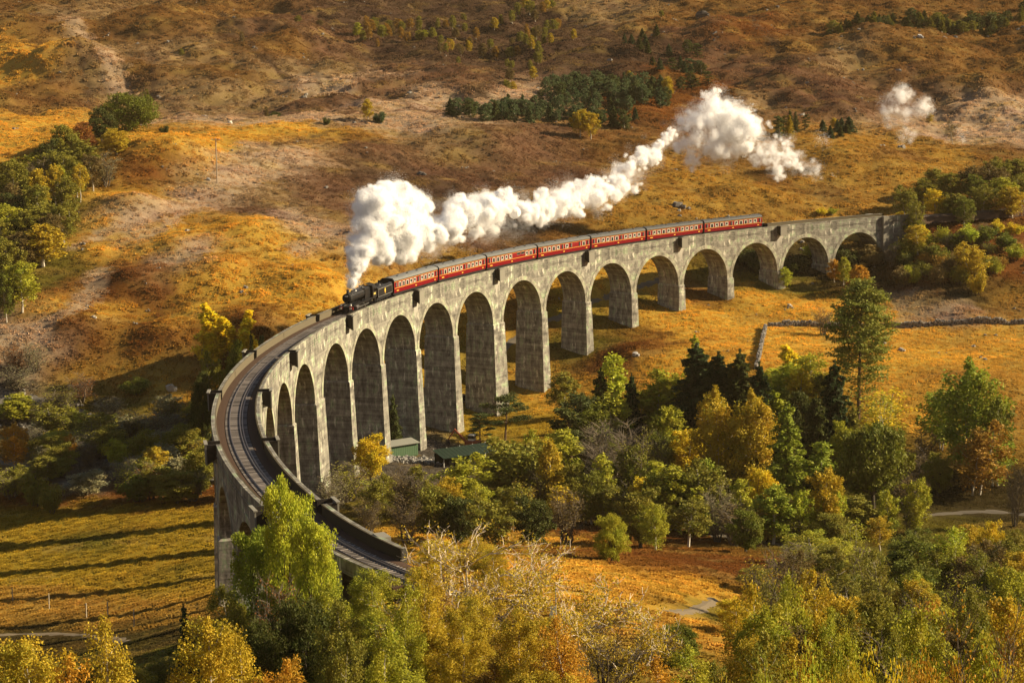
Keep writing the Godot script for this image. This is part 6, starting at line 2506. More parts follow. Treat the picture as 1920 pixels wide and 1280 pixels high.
		["shrub0", "yellowgreen", -69.4, -327.0, 5.6, 5.7, "yellow-green bush left of the shallow river", 12],
		["birch2", "grey", -64.6, -352.0, 5.5, 6.9, "grey birch below the pale boulder", 12],
		["shrub0", "grey", -62.0, -325.5, 5.0, 7.5, "grey bush right of the shallow river", 12],
		["birch1", "yellowgreen", -94.1, -357.5, 4.8, 7.0, "yellow-green birch above the golden orange birch", 12],
		["bare1", "grey", -60.2, -347.0, 4.5, 8.6, "grey bare tree left of the viaduct bend", 12],
		["birch1", "olive", -79.5, -317.0, 4.3, 7.8, "olive birch above the river path", 12],
		["bare1", "yellowgreen", -78.0, -339.5, 5.6, 7.8, "yellow-green bare tree left of the shallow river", 12],
		["birch1", "yellowgreen", -94.8, -356.0, 4.2, 8.1, "yellow-green birch above the river path", 12],
		["birch1", "grey", -55.4, -308.0, 5.4, 6.3, "grey birch below the viaduct bend", 12],
		["bare1", "olive", -64.5, -349.5, 4.2, 6.0, "olive bare tree right of the round hillside bush", 12],
		["birch0", "yellow", 109.4, -489.0, 8.1, 6.8, "yellow birch below the bright yellow birch", 13],
		["birch2", "olive", 102.8, -494.5, 8.2, 7.3, "olive birch left of the bright yellow birch", 13],
		["birch1", "olive", 110.2, -506.5, 7.4, 7.4, "olive birch above the far abutment", 13],
		["birch2", "olive", 101.5, -475.0, 9.0, 5.7, "olive birch above the white-stemmed gold birch", 13],
		["birch0", "olive", 117.8, -509.0, 7.9, 8.5, "olive birch right of the bright yellow birch", 13],
		["birch1", "olive", 114.7, -486.5, 7.4, 7.2, "olive birch left of the line at the right edge", 13],
		["birch1", "brown", 123.1, -510.5, 8.9, 9.2, "brown birch right of the bright yellow birch", 13],
		["birch2", "olive", 122.2, -492.0, 7.8, 8.9, "olive birch above the round gold-orange tree", 13],
		["birch2", "brown", 129.4, -508.5, 9.0, 9.2, "brown birch above the line at the right edge", 13],
		["birch1", "yellowgreen", 128.8, -496.5, 7.8, 9.0, "yellow-green birch above the line at the right edge", 13],
		["birch1", "olive", 139.3, -523.5, 8.0, 9.4, "olive birch above the line at the right edge", 13],
		["birch0", "green", 114.7, -480.5, 7.7, 6.4, "green birch right of the bright yellow birch", 13],
		["birch1", "gold", 129.0, -489.0, 8.1, 8.8, "gold birch right of the line at the right edge", 13],
		["birch2", "olive", 131.5, -521.5, 8.6, 8.7, "olive birch right of the far abutment", 13],
		["birch2", "olive", 111.3, -486.5, 7.4, 6.5, "olive birch above the tall lone conifer", 13],
		["birch1", "green", 123.0, -504.0, 7.2, 7.4, "green birch left of the line at the right edge", 13],
		["birch2", "olive", 134.7, -522.5, 8.1, 8.7, "olive birch right of the white-stemmed gold birch", 13],
		["birch2", "olive", 135.3, -503.5, 7.5, 6.7, "olive birch right of the line at the right edge", 13],
		["birch1", "olive", 115.3, -517.0, 7.2, 7.6, "olive birch above the bright yellow birch", 13],
		["birch3", "gold", 99.5, -463.5, 7.5, 6.7, "gold birch with a white stem in front of the far abutment", 14],
		["bare0", "grey", 92.7, -462.0, 6.3, 5.7, "bare pale tree of several stems beside the far abutment", 14],
		["birch2", "gold", 109.4, -448.5, 9.8, 8.7, "round gold-orange tree low on the embankment at right", 14],
		["birch1", "orange", 78.2, -458.0, 5.8, 4.1, "orange tree under the second arch from the far end", 14],
		["birch1", "yellowgreen", 80.1, -456.0, 6.9, 3.8, "yellow-green tree between the two orange ones by the far piers", 14],
		["birch1", "orange", 82.9, -452.0, 6.3, 5.8, "orange tree above the tall conifer top", 14],
		["birch2", "lime", 75.0, -474.0, 4.0, 5.3, "bright green tree seen through the second arch from the far end", 14],
		["birch1", "lime", 65.8, -455.0, 5.1, 4.3, "lime bush-like birch against the third pier from the far end", 14],
		["bare1", "brown", 69.4, -420.0, 6.5, 5.8, "brown half-bare tree beside the long stone wall", 14],
		["shrub2", "darkgreen", 95.9, -460.0, 3.9, 5.6, "small dark green bush below the white-stemmed gold birch", 15],
		["shrub0", "olive", 101.8, -460.5, 4.3, 5.6, "olive bush below the white-stemmed gold birch", 15],
		["shrub2", "olive", 103.8, -455.0, 4.8, 5.6, "olive bush left of the round gold-orange tree", 15],
		["shrub1", "green", 108.3, -463.5, 3.9, 6.2, "small green bush left of the round gold-orange tree", 15],
		["shrub1", "lime", 111.7, -464.5, 5.5, 6.3, "lime bush above the round gold-orange tree", 15],
		["shrub1", "green", 116.7, -466.0, 4.8, 6.3, "green bush above the round gold-orange tree", 15],
		["shrub1", "green", 120.9, -464.5, 4.8, 6.3, "green bush right of the round gold-orange tree", 15],
		["shrub1", "yellowgreen", 122.3, -460.0, 4.1, 7.0, "small yellow-green bush right of the round gold-orange tree", 15],
		["shrub2", "brown", 100.9, -447.5, 5.2, 5.5, "brown bush left of the round gold-orange tree", 15],
		["shrub2", "olive", 106.1, -448.0, 4.5, 6.0, "olive bush below the round gold-orange tree", 15],
		["shrub2", "olive", 114.7, -452.5, 4.3, 5.5, "olive bush right of the round gold-orange tree", 15],
		["shrub1", "yellow", 125.4, -474.5, 3.7, 5.8, "small yellow bush below the line at the right edge", 15],
		["shrub1", "yellow", 121.1, -473.5, 4.2, 4.4, "yellow bush below the line at the right edge", 15],
		["shrub2", "yellowgreen", 106.3, -466.5, 5.2, 4.3, "yellow-green bush right of the white-stemmed gold birch", 15],
		["shrub1", "yellow", 102.3, -472.5, 4.0, 4.3, "small yellow bush above the white-stemmed gold birch", 15],
		["shrub1", "brown", 92.6, -450.0, 5.3, 5.5, "brown bush below the white-stemmed gold birch", 15],
		["shrub0", "olive", 97.4, -464.5, 5.4, 7.1, "olive bush below the far abutment", 15],
		["shrub0", "yellowgreen", 95.5, -464.5, 4.0, 7.1, "small yellow-green bush left of the white-stemmed gold birch", 15],
		["shrub2", "yellowgreen", 102.1, -468.0, 4.4, 7.2, "yellow-green bush right of the far abutment", 15],
		["shrub1", "olive", 100.8, -474.5, 4.1, 5.8, "small olive bush right of the far abutment", 15],
		["shrub0", "gold", 109.4, -443.5, 5.5, 5.4, "gold bush below the round gold-orange tree", 15],
		["shrub0", "green", 114.8, -466.0, 3.0, 4.3, "small green bush above the round gold-orange tree", 15],
		["shrub2", "umber", 99.7, -458.0, 3.6, 4.5, "small russet bush below the white-stemmed gold birch", 15],
		["shrub0", "brown", 104.7, -452.0, 4.8, 5.7, "brown bush right of the far abutment", 15],
		["bare1", "olive", 106.9, -455.0, 4.6, 4.0, "olive bare tree left of the round gold-orange tree", 15],
		["shrub1", "olive", 96.0, -461.0, 3.3, 5.4, "small olive bush below the white-stemmed gold birch", 15],
		["shrub2", "umber", 117.2, -455.5, 2.9, 5.5, "small russet bush right of the round gold-orange tree", 15],
		["shrub0", "olive", 103.5, -457.5, 4.1, 3.8, "small olive bush left of the round gold-orange tree", 15],
		["bare1", "darkgreen", 109.8, -464.5, 3.7, 5.1, "small dark green bare tree above the round gold-orange tree", 15],
		["shrub2", "green", 115.0, -455.5, 3.0, 5.0, "small green bush right of the round gold-orange tree", 15],
		["shrub0", "olive", 97.8, -456.5, 3.0, 4.8, "small olive bush below the far abutment", 15],
		["shrub2", "olive", 101.3, -449.0, 3.4, 4.9, "small olive bush below the bright yellow birch", 15],
		["bare1", "olive", 96.3, -451.0, 3.5, 4.8, "small olive bare tree below the white-stemmed gold birch", 15],
		["shrub0", "umber", 103.2, -460.0, 4.0, 5.0, "small russet bush right of the white-stemmed gold birch", 15],
		["bare1", "yellowgreen", 116.4, -461.5, 3.0, 4.6, "small yellow-green bare tree right of the round gold-orange tree", 15],
		["shrub0", "brown", 105.5, -469.5, 2.9, 4.4, "small brown bush right of the white-stemmed gold birch", 15],
		["bare1", "brown", 118.2, -473.5, 3.0, 6.0, "small brown bare tree below the line at the right edge", 15],
		["bare1", "umber", 118.3, -474.0, 3.1, 4.7, "small russet bare tree below the line at the right edge", 15],
		["bare1", "darkgreen", 106.5, -462.5, 4.7, 5.2, "dark green bare tree left of the round gold-orange tree", 15],
		["shrub2", "umber", 107.4, -453.0, 2.9, 4.3, "small russet bush left of the round gold-orange tree", 15],
		["shrub2", "umber", 102.8, -453.5, 4.8, 5.5, "russet bush left of the round gold-orange tree", 15],
		["shrub2", "olive", 99.1, -452.5, 3.9, 4.9, "small olive bush left of the line at the right edge", 15],
		["shrub2", "yellowgreen", 115.4, -452.0, 3.9, 5.0, "small yellow-green bush below the line at the right edge", 15],
		["bare1", "olive", 116.6, -470.0, 3.8, 4.8, "small olive bare tree above the round gold-orange tree", 15],
		["shrub1", "darkgreen", 109.1, -455.0, 4.6, 4.9, "dark green bush left of the round gold-orange tree", 15],
		["shrub0", "yellowgreen", 95.1, -450.5, 4.8, 5.4, "yellow-green bush below the white-stemmed gold birch", 15],
		["shrub0", "green", 103.2, -458.5, 4.2, 5.7, "green bush below the white-stemmed gold birch", 15],
		["shrub0", "darkgreen", 61.5, -463.0, 4.3, 7.7, "dark green bush above the yellow poplar", 16],
		["shrub0", "darkgreen", 58.0, -466.5, 3.7, 7.8, "small dark green bush above the yellow poplar", 16],
		["shrub0", "darkgreen", 69.6, -465.0, 4.5, 7.8, "dark green bush left of the far abutment", 16],
		["shrub0", "olive", 80.2, -474.0, 4.5, 7.9, "olive bush left of the far abutment", 16],
		["shrub0", "brown", 87.8, -472.0, 4.2, 9.5, "brown bush left of the far abutment", 16],
		["shrub0", "darkgreen", 83.1, -468.0, 4.2, 6.3, "dark green bush left of the white-stemmed gold birch", 16],
		["shrub0", "darkgreen", 77.2, -472.0, 3.4, 6.3, "small dark green bush left of the far abutment", 16],
		["shrub0", "brown", 89.3, -466.0, 3.3, 6.2, "small brown bush left of the white-stemmed gold birch", 16],
		["shrub1", "yellow", 82.1, -502.5, 2.3, 4.2, "small yellow bush left of the far abutment", 17],
		["shrub1", "yellowgreen", 85.2, -504.0, 2.0, 3.6, "small yellow-green bush left of the far abutment", 17],
		["shrub1", "yellow", 102.0, -496.5, 1.9, 3.3, "small yellow bush above the far abutment", 17],
		["shrub1", "yellow", 112.7, -489.0, 1.8, 3.3, "small yellow bush below the bright yellow birch", 17],
		["shrub1", "yellow", 120.9, -489.0, 1.5, 2.7, "small yellow bush left of the line at the right edge", 17],
		["shrub1", "yellowgreen", 106.3, -487.5, 1.5, 2.7, "small yellow-green bush right of the far abutment", 17],
		["birch0", "gold", 21.2, -564.0, 8.3, 6.3, "golden birch in front of the pine plantation, left one of the pair", 19],
		["birch0", "gold", 24.3, -564.0, 8.3, 6.3, "golden birch in front of the pine plantation, right one of the pair", 19],
		["birch1", "gold", 52.2, -631.5, 7.5, 4.6, "gold-brown birch at the right end of the pine plantation", 19],
		["birch1", "gold", -41.3, -568.5, 6.4, 3.8, "small gold tree on the pale flats, left of the bushes there", 10],
		["shrub0", "bluegreen", -37.6, -565.5, 3.8, 4.7, "small dark bush beside the gold tree on the pale flats", 10],
		["shrub0", "darkgreen", -52.8, -559.5, 2.5, 2.8, "small dark bush alone on the pale flats at centre left", 10],
		["shrub0", "darkgreen", -71.9, -594.0, 2.7, 4.3, "low dark bush on the crest right of the great pine", 10],
		["shrub0", "darkgreen", -94.6, -529.5, 2.7, 3.2, "round dark bush just right of the great round-headed pine", 10],
		["birch1", "gold", 102.5, -603.0, 3.7, 3.0, "gold birch beside the dark pines right of the steam cloud", 10],
		["thin", "brown", 135.4, -582.0, 7.9, 3.9, "thin brown birch alone on the slope at the far right", 10],
		["birch1", "gold", 136.2, -619.5, 3.2, 2.8, "small gold birch alone beside the far steam puff", 10],
		["shrub0", "darkgreen", 188.8, -762.0, 6.5, 12.7, "dark green clump rising above the ridge wood", 10],
	]
	var groups := ["trees of the valley wood right of the viaduct", "understorey of the valley wood", "filler trees of the valley wood", "birches on the lower right slope", "filler birches on the lower right slope", "foreground trees", "birches of the bottom thicket", "leafy shrubs along the bottom right edge", "wood on the left hillside", "inner birches of the left wood", "", "alders and bushes along the river", "riverside alders left of the viaduct", "birches above the line at right", "bushes on the embankment at right", "bushes on the railway embankment", "bushes behind the far arches", "yellow bushes beside the line", "young pines of the plantation on the middle slope", "golden birches before the plantation", "birches scattered on the upper middle slope", "birches in the upper gully", "dark pines on the upper slope", "dark pines above the plantation", "conifers behind the steam cloud", "dark pines right of the steam cloud", "pines of the ridge wood at upper right", "lone birches on the far hillside"]
	for t in singles:
		plant(t[0], t[1], t[2], t[3], t[4], t[5], t[6], groups[t[7]])
	for t in [
		["fir", "haze", 6.3, -573.0, 5.3, 4.4], ["fir", "pine", 45.5, -618.0, 5.0, 3.3], ["fir", "haze", 24.6, -657.0, 5.7, 5.2], ["youngpine", "haze", 14.0, -618.0, 4.1, 3.9],
		["fir", "haze", 4.2, -603.0, 5.3, 3.7], ["youngpine", "haze", 44.9, -631.5, 4.3, 3.6], ["fir", "bluegreen", 39.1, -589.5, 3.9, 2.7], ["youngpine", "haze", 17.4, -654.0, 5.7, 4.8],
		["youngpine", "haze", 16.0, -595.5, 5.9, 3.9], ["youngpine", "haze", 30.0, -627.0, 5.8, 4.6], ["youngpine", "haze", 38.2, -618.0, 4.4, 3.2], ["youngpine", "haze", -1.0, -592.5, 5.8, 5.0],
		["fir", "haze", 44.5, -657.0, 4.6, 3.6], ["fir", "haze", 23.1, -595.5, 4.0, 2.6], ["youngpine", "haze", 36.4, -654.0, 4.6, 3.9], ["youngpine", "haze", 8.7, -616.5, 4.9, 4.1],
		["youngpine", "haze", 10.3, -588.0, 5.9, 5.0], ["fir", "haze", 18.5, -639.0, 4.8, 4.2], ["youngpine", "pine", -11.0, -574.5, 5.2, 4.8], ["youngpine", "pine", 17.1, -619.5, 6.3, 4.8],
		["youngpine", "haze", 33.1, -640.5, 6.2, 4.7], ["youngpine", "pine", 22.8, -646.5, 6.4, 5.8], ["youngpine", "haze", 43.2, -649.5, 4.8, 3.3], ["youngpine", "haze", 28.0, -612.0, 4.5, 2.9],
		["fir", "haze", 0.0, -576.0, 3.9, 2.9], ["fir", "pine", 48.2, -642.0, 6.6, 5.3], ["fir", "pine", 39.2, -634.5, 4.6, 4.1], ["youngpine", "pine", 34.9, -634.5, 6.6, 4.8],
		["youngpine", "haze", -15.4, -576.0, 6.0, 5.4], ["youngpine", "haze", 42.0, -657.0, 5.7, 4.1], ["youngpine", "bluegreen", 44.1, -621.0, 4.5, 3.0], ["youngpine", "haze", 15.6, -643.5, 6.5, 5.1],
		["youngpine", "haze", 15.0, -604.5, 3.8, 3.6], ["youngpine", "haze", 21.8, -588.0, 5.4, 3.5], ["fir", "haze", 4.8, -615.0, 6.1, 4.0], ["youngpine", "bluegreen", 20.8, -610.5, 6.0, 5.5],
		["fir", "haze", 20.0, -589.5, 4.1, 3.0], ["youngpine", "haze", 43.7, -642.0, 6.3, 5.0], ["fir", "haze", 12.7, -582.0, 6.0, 5.1], ["youngpine", "haze", 26.9, -595.5, 4.9, 4.0],
		["youngpine", "haze", 49.6, -627.0, 5.0, 4.5], ["youngpine", "haze", 22.5, -655.5, 6.3, 4.5], ["youngpine", "haze", 24.5, -603.0, 4.6, 3.2], ["youngpine", "haze", 20.2, -582.0, 5.7, 5.0],
		["youngpine", "haze", -3.2, -600.0, 5.5, 3.8], ["fir", "haze", 35.8, -621.0, 4.1, 3.7], ["fir", "haze", 36.4, -610.5, 5.4, 5.0], ["youngpine", "pine", 10.9, -628.5, 4.1, 2.8],
		["fir", "pine", 32.0, -582.0, 6.2, 4.9], ["youngpine", "bluegreen", 25.4, -645.0, 4.7, 4.0], ["fir", "haze", 39.8, -655.5, 6.3, 4.0], ["youngpine", "haze", 1.9, -573.0, 5.6, 3.8],
		["youngpine", "haze", 33.5, -625.5, 6.3, 5.8], ["youngpine", "haze", 5.3, -595.5, 4.1, 2.8], ["fir", "haze", 22.2, -625.5, 6.4, 4.7], ["fir", "pine", 41.2, -621.0, 4.2, 3.5],
		["youngpine", "haze", 38.1, -627.0, 5.6, 4.9], ["fir", "pine", 20.7, -646.5, 5.4, 5.0], ["youngpine", "bluegreen", 48.3, -607.5, 5.5, 3.8], ["youngpine", "haze", 42.6, -606.0, 6.3, 5.5],
		["youngpine", "bluegreen", 32.5, -661.5, 4.7, 4.4], ["youngpine", "haze", 34.5, -612.0, 5.3, 3.6], ["youngpine", "haze", 24.7, -619.5, 5.0, 3.6], ["youngpine", "haze", 12.8, -639.0, 5.9, 3.9],
		["youngpine", "pine", 40.4, -607.5, 6.2, 5.1], ["youngpine", "pine", 31.0, -637.5, 5.8, 3.8], ["youngpine", "haze", 8.7, -577.5, 4.8, 3.2], ["youngpine", "haze", -6.7, -570.0, 5.7, 5.2],
		["youngpine", "pine", 27.8, -580.5, 4.7, 4.5], ["youngpine", "bluegreen", -1.7, -576.0, 5.6, 4.0], ["youngpine", "bluegreen", -1.0, -607.5, 6.0, 5.0], ["fir", "bluegreen", 29.8, -663.0, 5.7, 4.3],
		["youngpine", "haze", 45.9, -651.0, 6.3, 5.4], ["youngpine", "haze", 37.5, -598.5, 5.0, 3.9], ["fir", "bluegreen", 38.2, -658.5, 5.0, 3.2], ["youngpine", "haze", 19.2, -651.0, 6.1, 4.3],
		["youngpine", "pine", -7.5, -594.0, 4.1, 3.6], ["fir", "haze", 51.8, -652.5, 6.4, 5.2], ["youngpine", "haze", 34.7, -598.5, 4.4, 4.1], ["youngpine", "haze", 3.3, -583.5, 5.6, 3.8],
		["youngpine", "pine", 35.2, -580.5, 5.9, 4.8], ["youngpine", "bluegreen", 16.7, -583.5, 4.1, 3.6], ["fir", "haze", 32.4, -612.0, 4.5, 3.2], ["youngpine", "haze", -5.8, -588.0, 5.1, 4.2],
		["youngpine", "haze", 18.8, -606.0, 5.1, 3.2], ["youngpine", "bluegreen", 31.9, -589.5, 4.2, 2.8], ["youngpine", "haze", 39.3, -643.5, 5.9, 4.6], ["fir", "haze", 36.6, -646.5, 6.2, 4.2],
		["youngpine", "pine", 46.8, -628.5, 4.8, 3.2], ["fir", "haze", 51.7, -642.0, 5.9, 4.8], ["youngpine", "haze", 26.3, -654.0, 4.6, 3.4], ["youngpine", "haze", 7.2, -600.0, 4.2, 3.6],
		["youngpine", "haze", 14.8, -579.0, 3.7, 3.2], ["youngpine", "haze", 49.4, -652.5, 5.5, 4.7], ["fir", "pine", 32.0, -598.5, 5.2, 3.9], ["youngpine", "haze", 2.8, -609.0, 5.3, 4.6],
		["youngpine", "bluegreen", 1.5, -585.0, 5.7, 5.1], ["youngpine", "haze", 30.6, -651.0, 7.1, 6.6], ["fir", "haze", 19.9, -574.5, 5.6, 4.7], ["fir", "haze", -17.2, -577.5, 5.8, 4.8],
		["fir", "pine", -3.7, -573.0, 6.1, 3.9], ["youngpine", "bluegreen", 28.6, -586.5, 4.4, 3.8], ["youngpine", "haze", 5.6, -583.5, 5.5, 5.1], ["fir", "haze", 48.9, -618.0, 4.0, 3.4],
		["youngpine", "pine", 42.4, -631.5, 6.3, 4.5], ["youngpine", "haze", 28.1, -603.0, 4.8, 3.7], ["youngpine", "bluegreen", -11.8, -588.0, 6.0, 5.5], ["fir", "pine", 29.1, -636.0, 5.5, 4.8],
		["fir", "bluegreen", 22.8, -637.5, 6.6, 5.7], ["youngpine", "pine", 50.6, -613.5, 6.2, 4.2], ["youngpine", "haze", 26.0, -627.0, 6.5, 5.8], ["fir", "haze", 38.9, -610.5, 5.2, 4.9],
		["youngpine", "pine", 34.6, -663.0, 5.4, 3.9], ["fir", "pine", 0.2, -616.5, 6.4, 5.0], ["youngpine", "haze", -9.7, -600.0, 4.5, 3.1], ["youngpine", "haze", -4.8, -604.5, 5.4, 4.1],
		["youngpine", "haze", 25.9, -588.0, 4.6, 3.7], ["youngpine", "haze", 33.0, -651.0, 4.6, 3.4], ["fir", "pine", 26.2, -613.5, 4.2, 2.7], ["youngpine", "haze", 20.5, -630.0, 6.3, 4.4],
]:
		plant(t[0], t[1], t[2], t[3], t[4], t[5], "young blue-green pine of the plantation on the middle slope", "young pines of the plantation on the middle slope")
	for t in [  # muted leaf tints put the cloud shade of this slope into colour
		["birch0", "olive", -51.8, -801.0, 4.1, 3.3], ["slim", "yellowgreen", -29.7, -793.5, 4.2, 3.3], ["birch1", "umber", -43.1, -790.5, 5.7, 3.2], ["birch1", "umber", -56.7, -795.0, 4.9, 3.7],
		["slim", "yellowgreen", -50.8, -790.5, 5.6, 4.0], ["birch1", "olive", -22.2, -804.0, 6.0, 3.5], ["birch1", "olive", -34.4, -777.0, 5.2, 4.2], ["slim", "brown", -14.3, -774.0, 4.4, 2.5],
		["birch0", "olive", -49.1, -816.0, 5.3, 3.8], ["birch0", "umber", -54.8, -777.0, 4.9, 3.1], ["birch0", "umber", -40.2, -814.5, 5.0, 3.7], ["birch0", "umber", -44.9, -814.5, 5.9, 4.7],
		["birch1", "brown", -20.4, -780.0, 4.7, 3.9], ["birch0", "olive", -17.0, -799.5, 4.2, 2.9], ["birch1", "umber", -47.4, -783.0, 4.9, 2.9], ["slim", "yellowgreen", -60.4, -784.5, 5.5, 4.3],
		["slim", "olive", -28.4, -805.5, 4.5, 2.6], ["birch1", "olive", -49.7, -781.5, 5.2, 4.1], ["birch0", "yellowgreen", -33.2, -795.0, 3.7, 3.0], ["birch0", "olive", -26.1, -771.0, 4.2, 2.9],
		["birch1", "olive", -57.5, -778.5, 4.5, 3.2], ["birch0", "umber", -58.1, -810.0, 5.5, 3.3], ["slim", "umber", -51.1, -771.0, 3.4, 1.9], ["birch0", "umber", -49.3, -801.0, 5.1, 3.0],
		["birch1", "olive", -29.7, -777.0, 4.7, 3.7], ["slim", "umber", -55.4, -802.5, 4.9, 4.0], ["birch0", "brown", -47.2, -807.0, 4.4, 2.9], ["birch0", "olive", -55.4, -820.5, 5.8, 4.3],
		["birch1", "olive", -42.8, -799.5, 4.4, 3.6], ["birch0", "umber", -24.8, -802.5, 4.0, 3.1], ["slim", "olive", -36.2, -804.0, 5.9, 3.5], ["birch0", "yellowgreen", -35.9, -792.0, 4.3, 3.3],
		["birch0", "brown", -57.6, -817.5, 4.1, 2.5], ["birch0", "umber", -39.6, -775.5, 4.7, 3.8]]:
		plant(t[0], t[1], t[2], t[3], t[4], t[5], "small gold-brown birch scattered on the upper middle slope", "birches scattered on the upper middle slope")
	for t in [  # leaf tints dulled here too, in place of cloud shade
		["slim", "olive", 8.7, -700.5, 3.6, 2.3], ["slim", "umber", 8.6, -777.0, 4.9, 2.8], ["slim", "olive", 10.9, -771.0, 5.3, 3.5], ["birch1", "olive", -0.0, -661.5, 4.5, 3.6],
		["birch1", "gold", 17.8, -826.5, 4.9, 3.7], ["birch0", "brown", 2.4, -765.0, 4.1, 2.9], ["birch0", "olive", 0.1, -721.5, 3.8, 2.1], ["birch1", "olive", -18.1, -727.5, 3.4, 2.0],
		["slim", "brown", -9.5, -750.0, 5.5, 4.3], ["birch0", "brown", 11.8, -754.5, 5.8, 4.3], ["birch1", "gold", -4.8, -798.0, 5.2, 4.0], ["birch1", "brown", 12.4, -814.5, 5.2, 3.7],
		["birch0", "brown", -17.4, -742.5, 3.4, 2.1], ["birch1", "gold", -14.8, -768.0, 4.9, 3.0], ["birch0", "olive", 2.6, -801.0, 5.9, 3.4], ["slim", "olive", 14.7, -750.0, 3.8, 2.7],
		["slim", "olive", -23.7, -750.0, 4.0, 2.9], ["slim", "umber", 8.5, -790.5, 5.0, 2.9], ["birch0", "umber", 21.1, -801.0, 5.4, 4.3], ["birch0", "brown", -25.2, -741.0, 4.6, 2.7],
		["slim", "olive", -2.2, -801.0, 4.2, 3.1], ["birch0", "olive", 5.7, -774.0, 5.2, 3.6], ["birch1", "brown", 1.1, -679.5, 5.0, 4.0], ["slim", "gold", 17.4, -750.0, 4.0, 2.8],
		["birch1", "olive", 20.1, -835.5, 5.6, 3.4], ["slim", "olive", 17.0, -798.0, 5.1, 4.1], ["birch0", "brown", -18.3, -754.5, 5.3, 4.2], ["birch1", "umber", -4.3, -750.0, 5.2, 3.4],
		["birch0", "olive", 15.1, -759.0, 4.8, 2.9], ["birch0", "umber", -23.4, -760.5, 4.6, 3.5], ["slim", "umber", 15.8, -822.0, 4.9, 3.7], ["birch0", "olive", 19.6, -786.0, 5.4, 4.3],
		["slim", "gold", -0.5, -672.0, 3.2, 1.9], ["birch1", "olive", 5.3, -822.0, 6.3, 4.2], ["birch1", "olive", 11.5, -709.5, 4.8, 3.9], ["slim", "gold", 9.9, -745.5, 5.6, 3.3],
		["birch0", "olive", -6.3, -774.0, 4.4, 3.3], ["birch0", "olive", 10.2, -823.5, 6.4, 5.3], ["birch0", "olive", 1.4, -745.5, 5.1, 4.1], ["slim", "olive", 7.7, -751.5, 4.5, 3.0],
		["slim", "olive", 12.3, -735.0, 5.7, 3.9], ["slim", "gold", 2.3, -664.5, 3.9, 3.0], ["birch1", "umber", -12.2, -783.0, 5.1, 3.2], ["birch1", "umber", -14.8, -775.5, 4.5, 3.2],
		["birch1", "umber", 4.3, -745.5, 4.5, 3.1], ["birch0", "olive", 1.6, -706.5, 3.7, 2.9]]:
		plant(t[0], t[1], t[2], t[3], t[4], t[5], "small gold-brown birch in the gully of the upper slope", "birches in the upper gully")
	for t in [
		["fir", "bluegreen", 65.5, -688.5, 4.6, 4.7], ["fir", "darkgreen", 52.8, -723.0, 4.6, 3.4], ["fir", "bluegreen", 60.8, -724.5, 4.5, 3.9], ["fir", "bluegreen", 47.4, -733.5, 4.2, 4.1],
		["fir", "darkgreen", 53.0, -754.5, 4.5, 3.8], ["fir", "bluegreen", 45.7, -750.0, 4.6, 3.6], ["fir", "bluegreen", 62.8, -699.0, 4.2, 3.4], ["fir", "darkgreen", 58.7, -757.5, 4.0, 3.7],
		["fir", "bluegreen", 62.7, -682.5, 4.7, 3.9], ["fir", "darkgreen", 52.6, -697.5, 4.0, 3.8], ["fir", "darkgreen", 49.9, -726.0, 4.4, 4.4], ["fir", "bluegreen", 53.9, -681.0, 4.0, 3.5],
		["fir", "bluegreen", 52.7, -733.5, 4.8, 3.5], ["fir", "darkgreen", 57.5, -741.0, 4.6, 3.8]]:
		plant(t[0], t[1], t[2], t[3], t[4], t[5], "small dark pine scattered on the upper slope", "dark pines on the upper slope")
	for t in [
		["youngpine", "darkgreen", 69.1, -685.5, 5.0, 4.0], ["youngpine", "darkgreen", 63.3, -666.0, 5.7, 4.3], ["pine1", "darkgreen", 64.2, -658.5, 3.9, 4.0], ["youngpine", "darkgreen", 67.9, -723.0, 5.2, 4.5],
		["pine1", "darkgreen", 69.7, -666.0, 4.8, 4.2], ["youngpine", "bluegreen", 68.5, -693.0, 4.1, 4.1], ["pine1", "darkgreen", 69.9, -708.0, 5.7, 4.5], ["pine1", "darkgreen", 58.4, -690.0, 5.5, 5.3],
		["pine1", "bluegreen", 65.7, -691.5, 5.7, 5.5], ["youngpine", "darkgreen", 59.7, -663.0, 5.2, 4.1]]:
		plant(t[0], t[1], t[2], t[3], t[4], t[5], "small dark pine of the band above the plantation", "dark pines above the plantation")
	for t in [
		["larch", "olive", 81.2, -576.0, 6.3, 3.6], ["pine1", "pine", 80.7, -570.0, 7.0, 4.4], ["larch", "pine", 85.0, -579.0, 7.5, 4.6], ["larch", "pine", 88.0, -588.0, 6.1, 3.5],
		["larch", "gold", 84.0, -573.0, 6.8, 4.0], ["pine1", "darkgreen", 91.2, -589.5, 4.9, 3.1], ["pine1", "olive", 83.0, -579.0, 5.7, 3.0]]:
		plant(t[0], t[1], t[2], t[3], t[4], t[5], "gold and dark green conifer behind the steam cloud", "conifers behind the steam cloud")
	for t in [
		["fir", "darkgreen", 97.7, -582.0, 3.0, 2.9], ["fir", "bluegreen", 105.7, -595.5, 5.1, 5.7], ["fir", "darkgreen", 103.8, -588.0, 3.7, 3.8], ["fir", "bluegreen", 96.8, -576.0, 3.0, 3.2],
		["fir", "bluegreen", 101.6, -592.5, 4.6, 3.8], ["fir", "bluegreen", 103.9, -598.5, 3.7, 3.7], ["fir", "bluegreen", 96.1, -586.5, 4.0, 3.7], ["fir", "darkgreen", 100.0, -577.5, 3.4, 2.8],
]:
		plant(t[0], t[1], t[2], t[3], t[4], t[5], "dark pine at the right of the steam cloud", "dark pines right of the steam cloud")
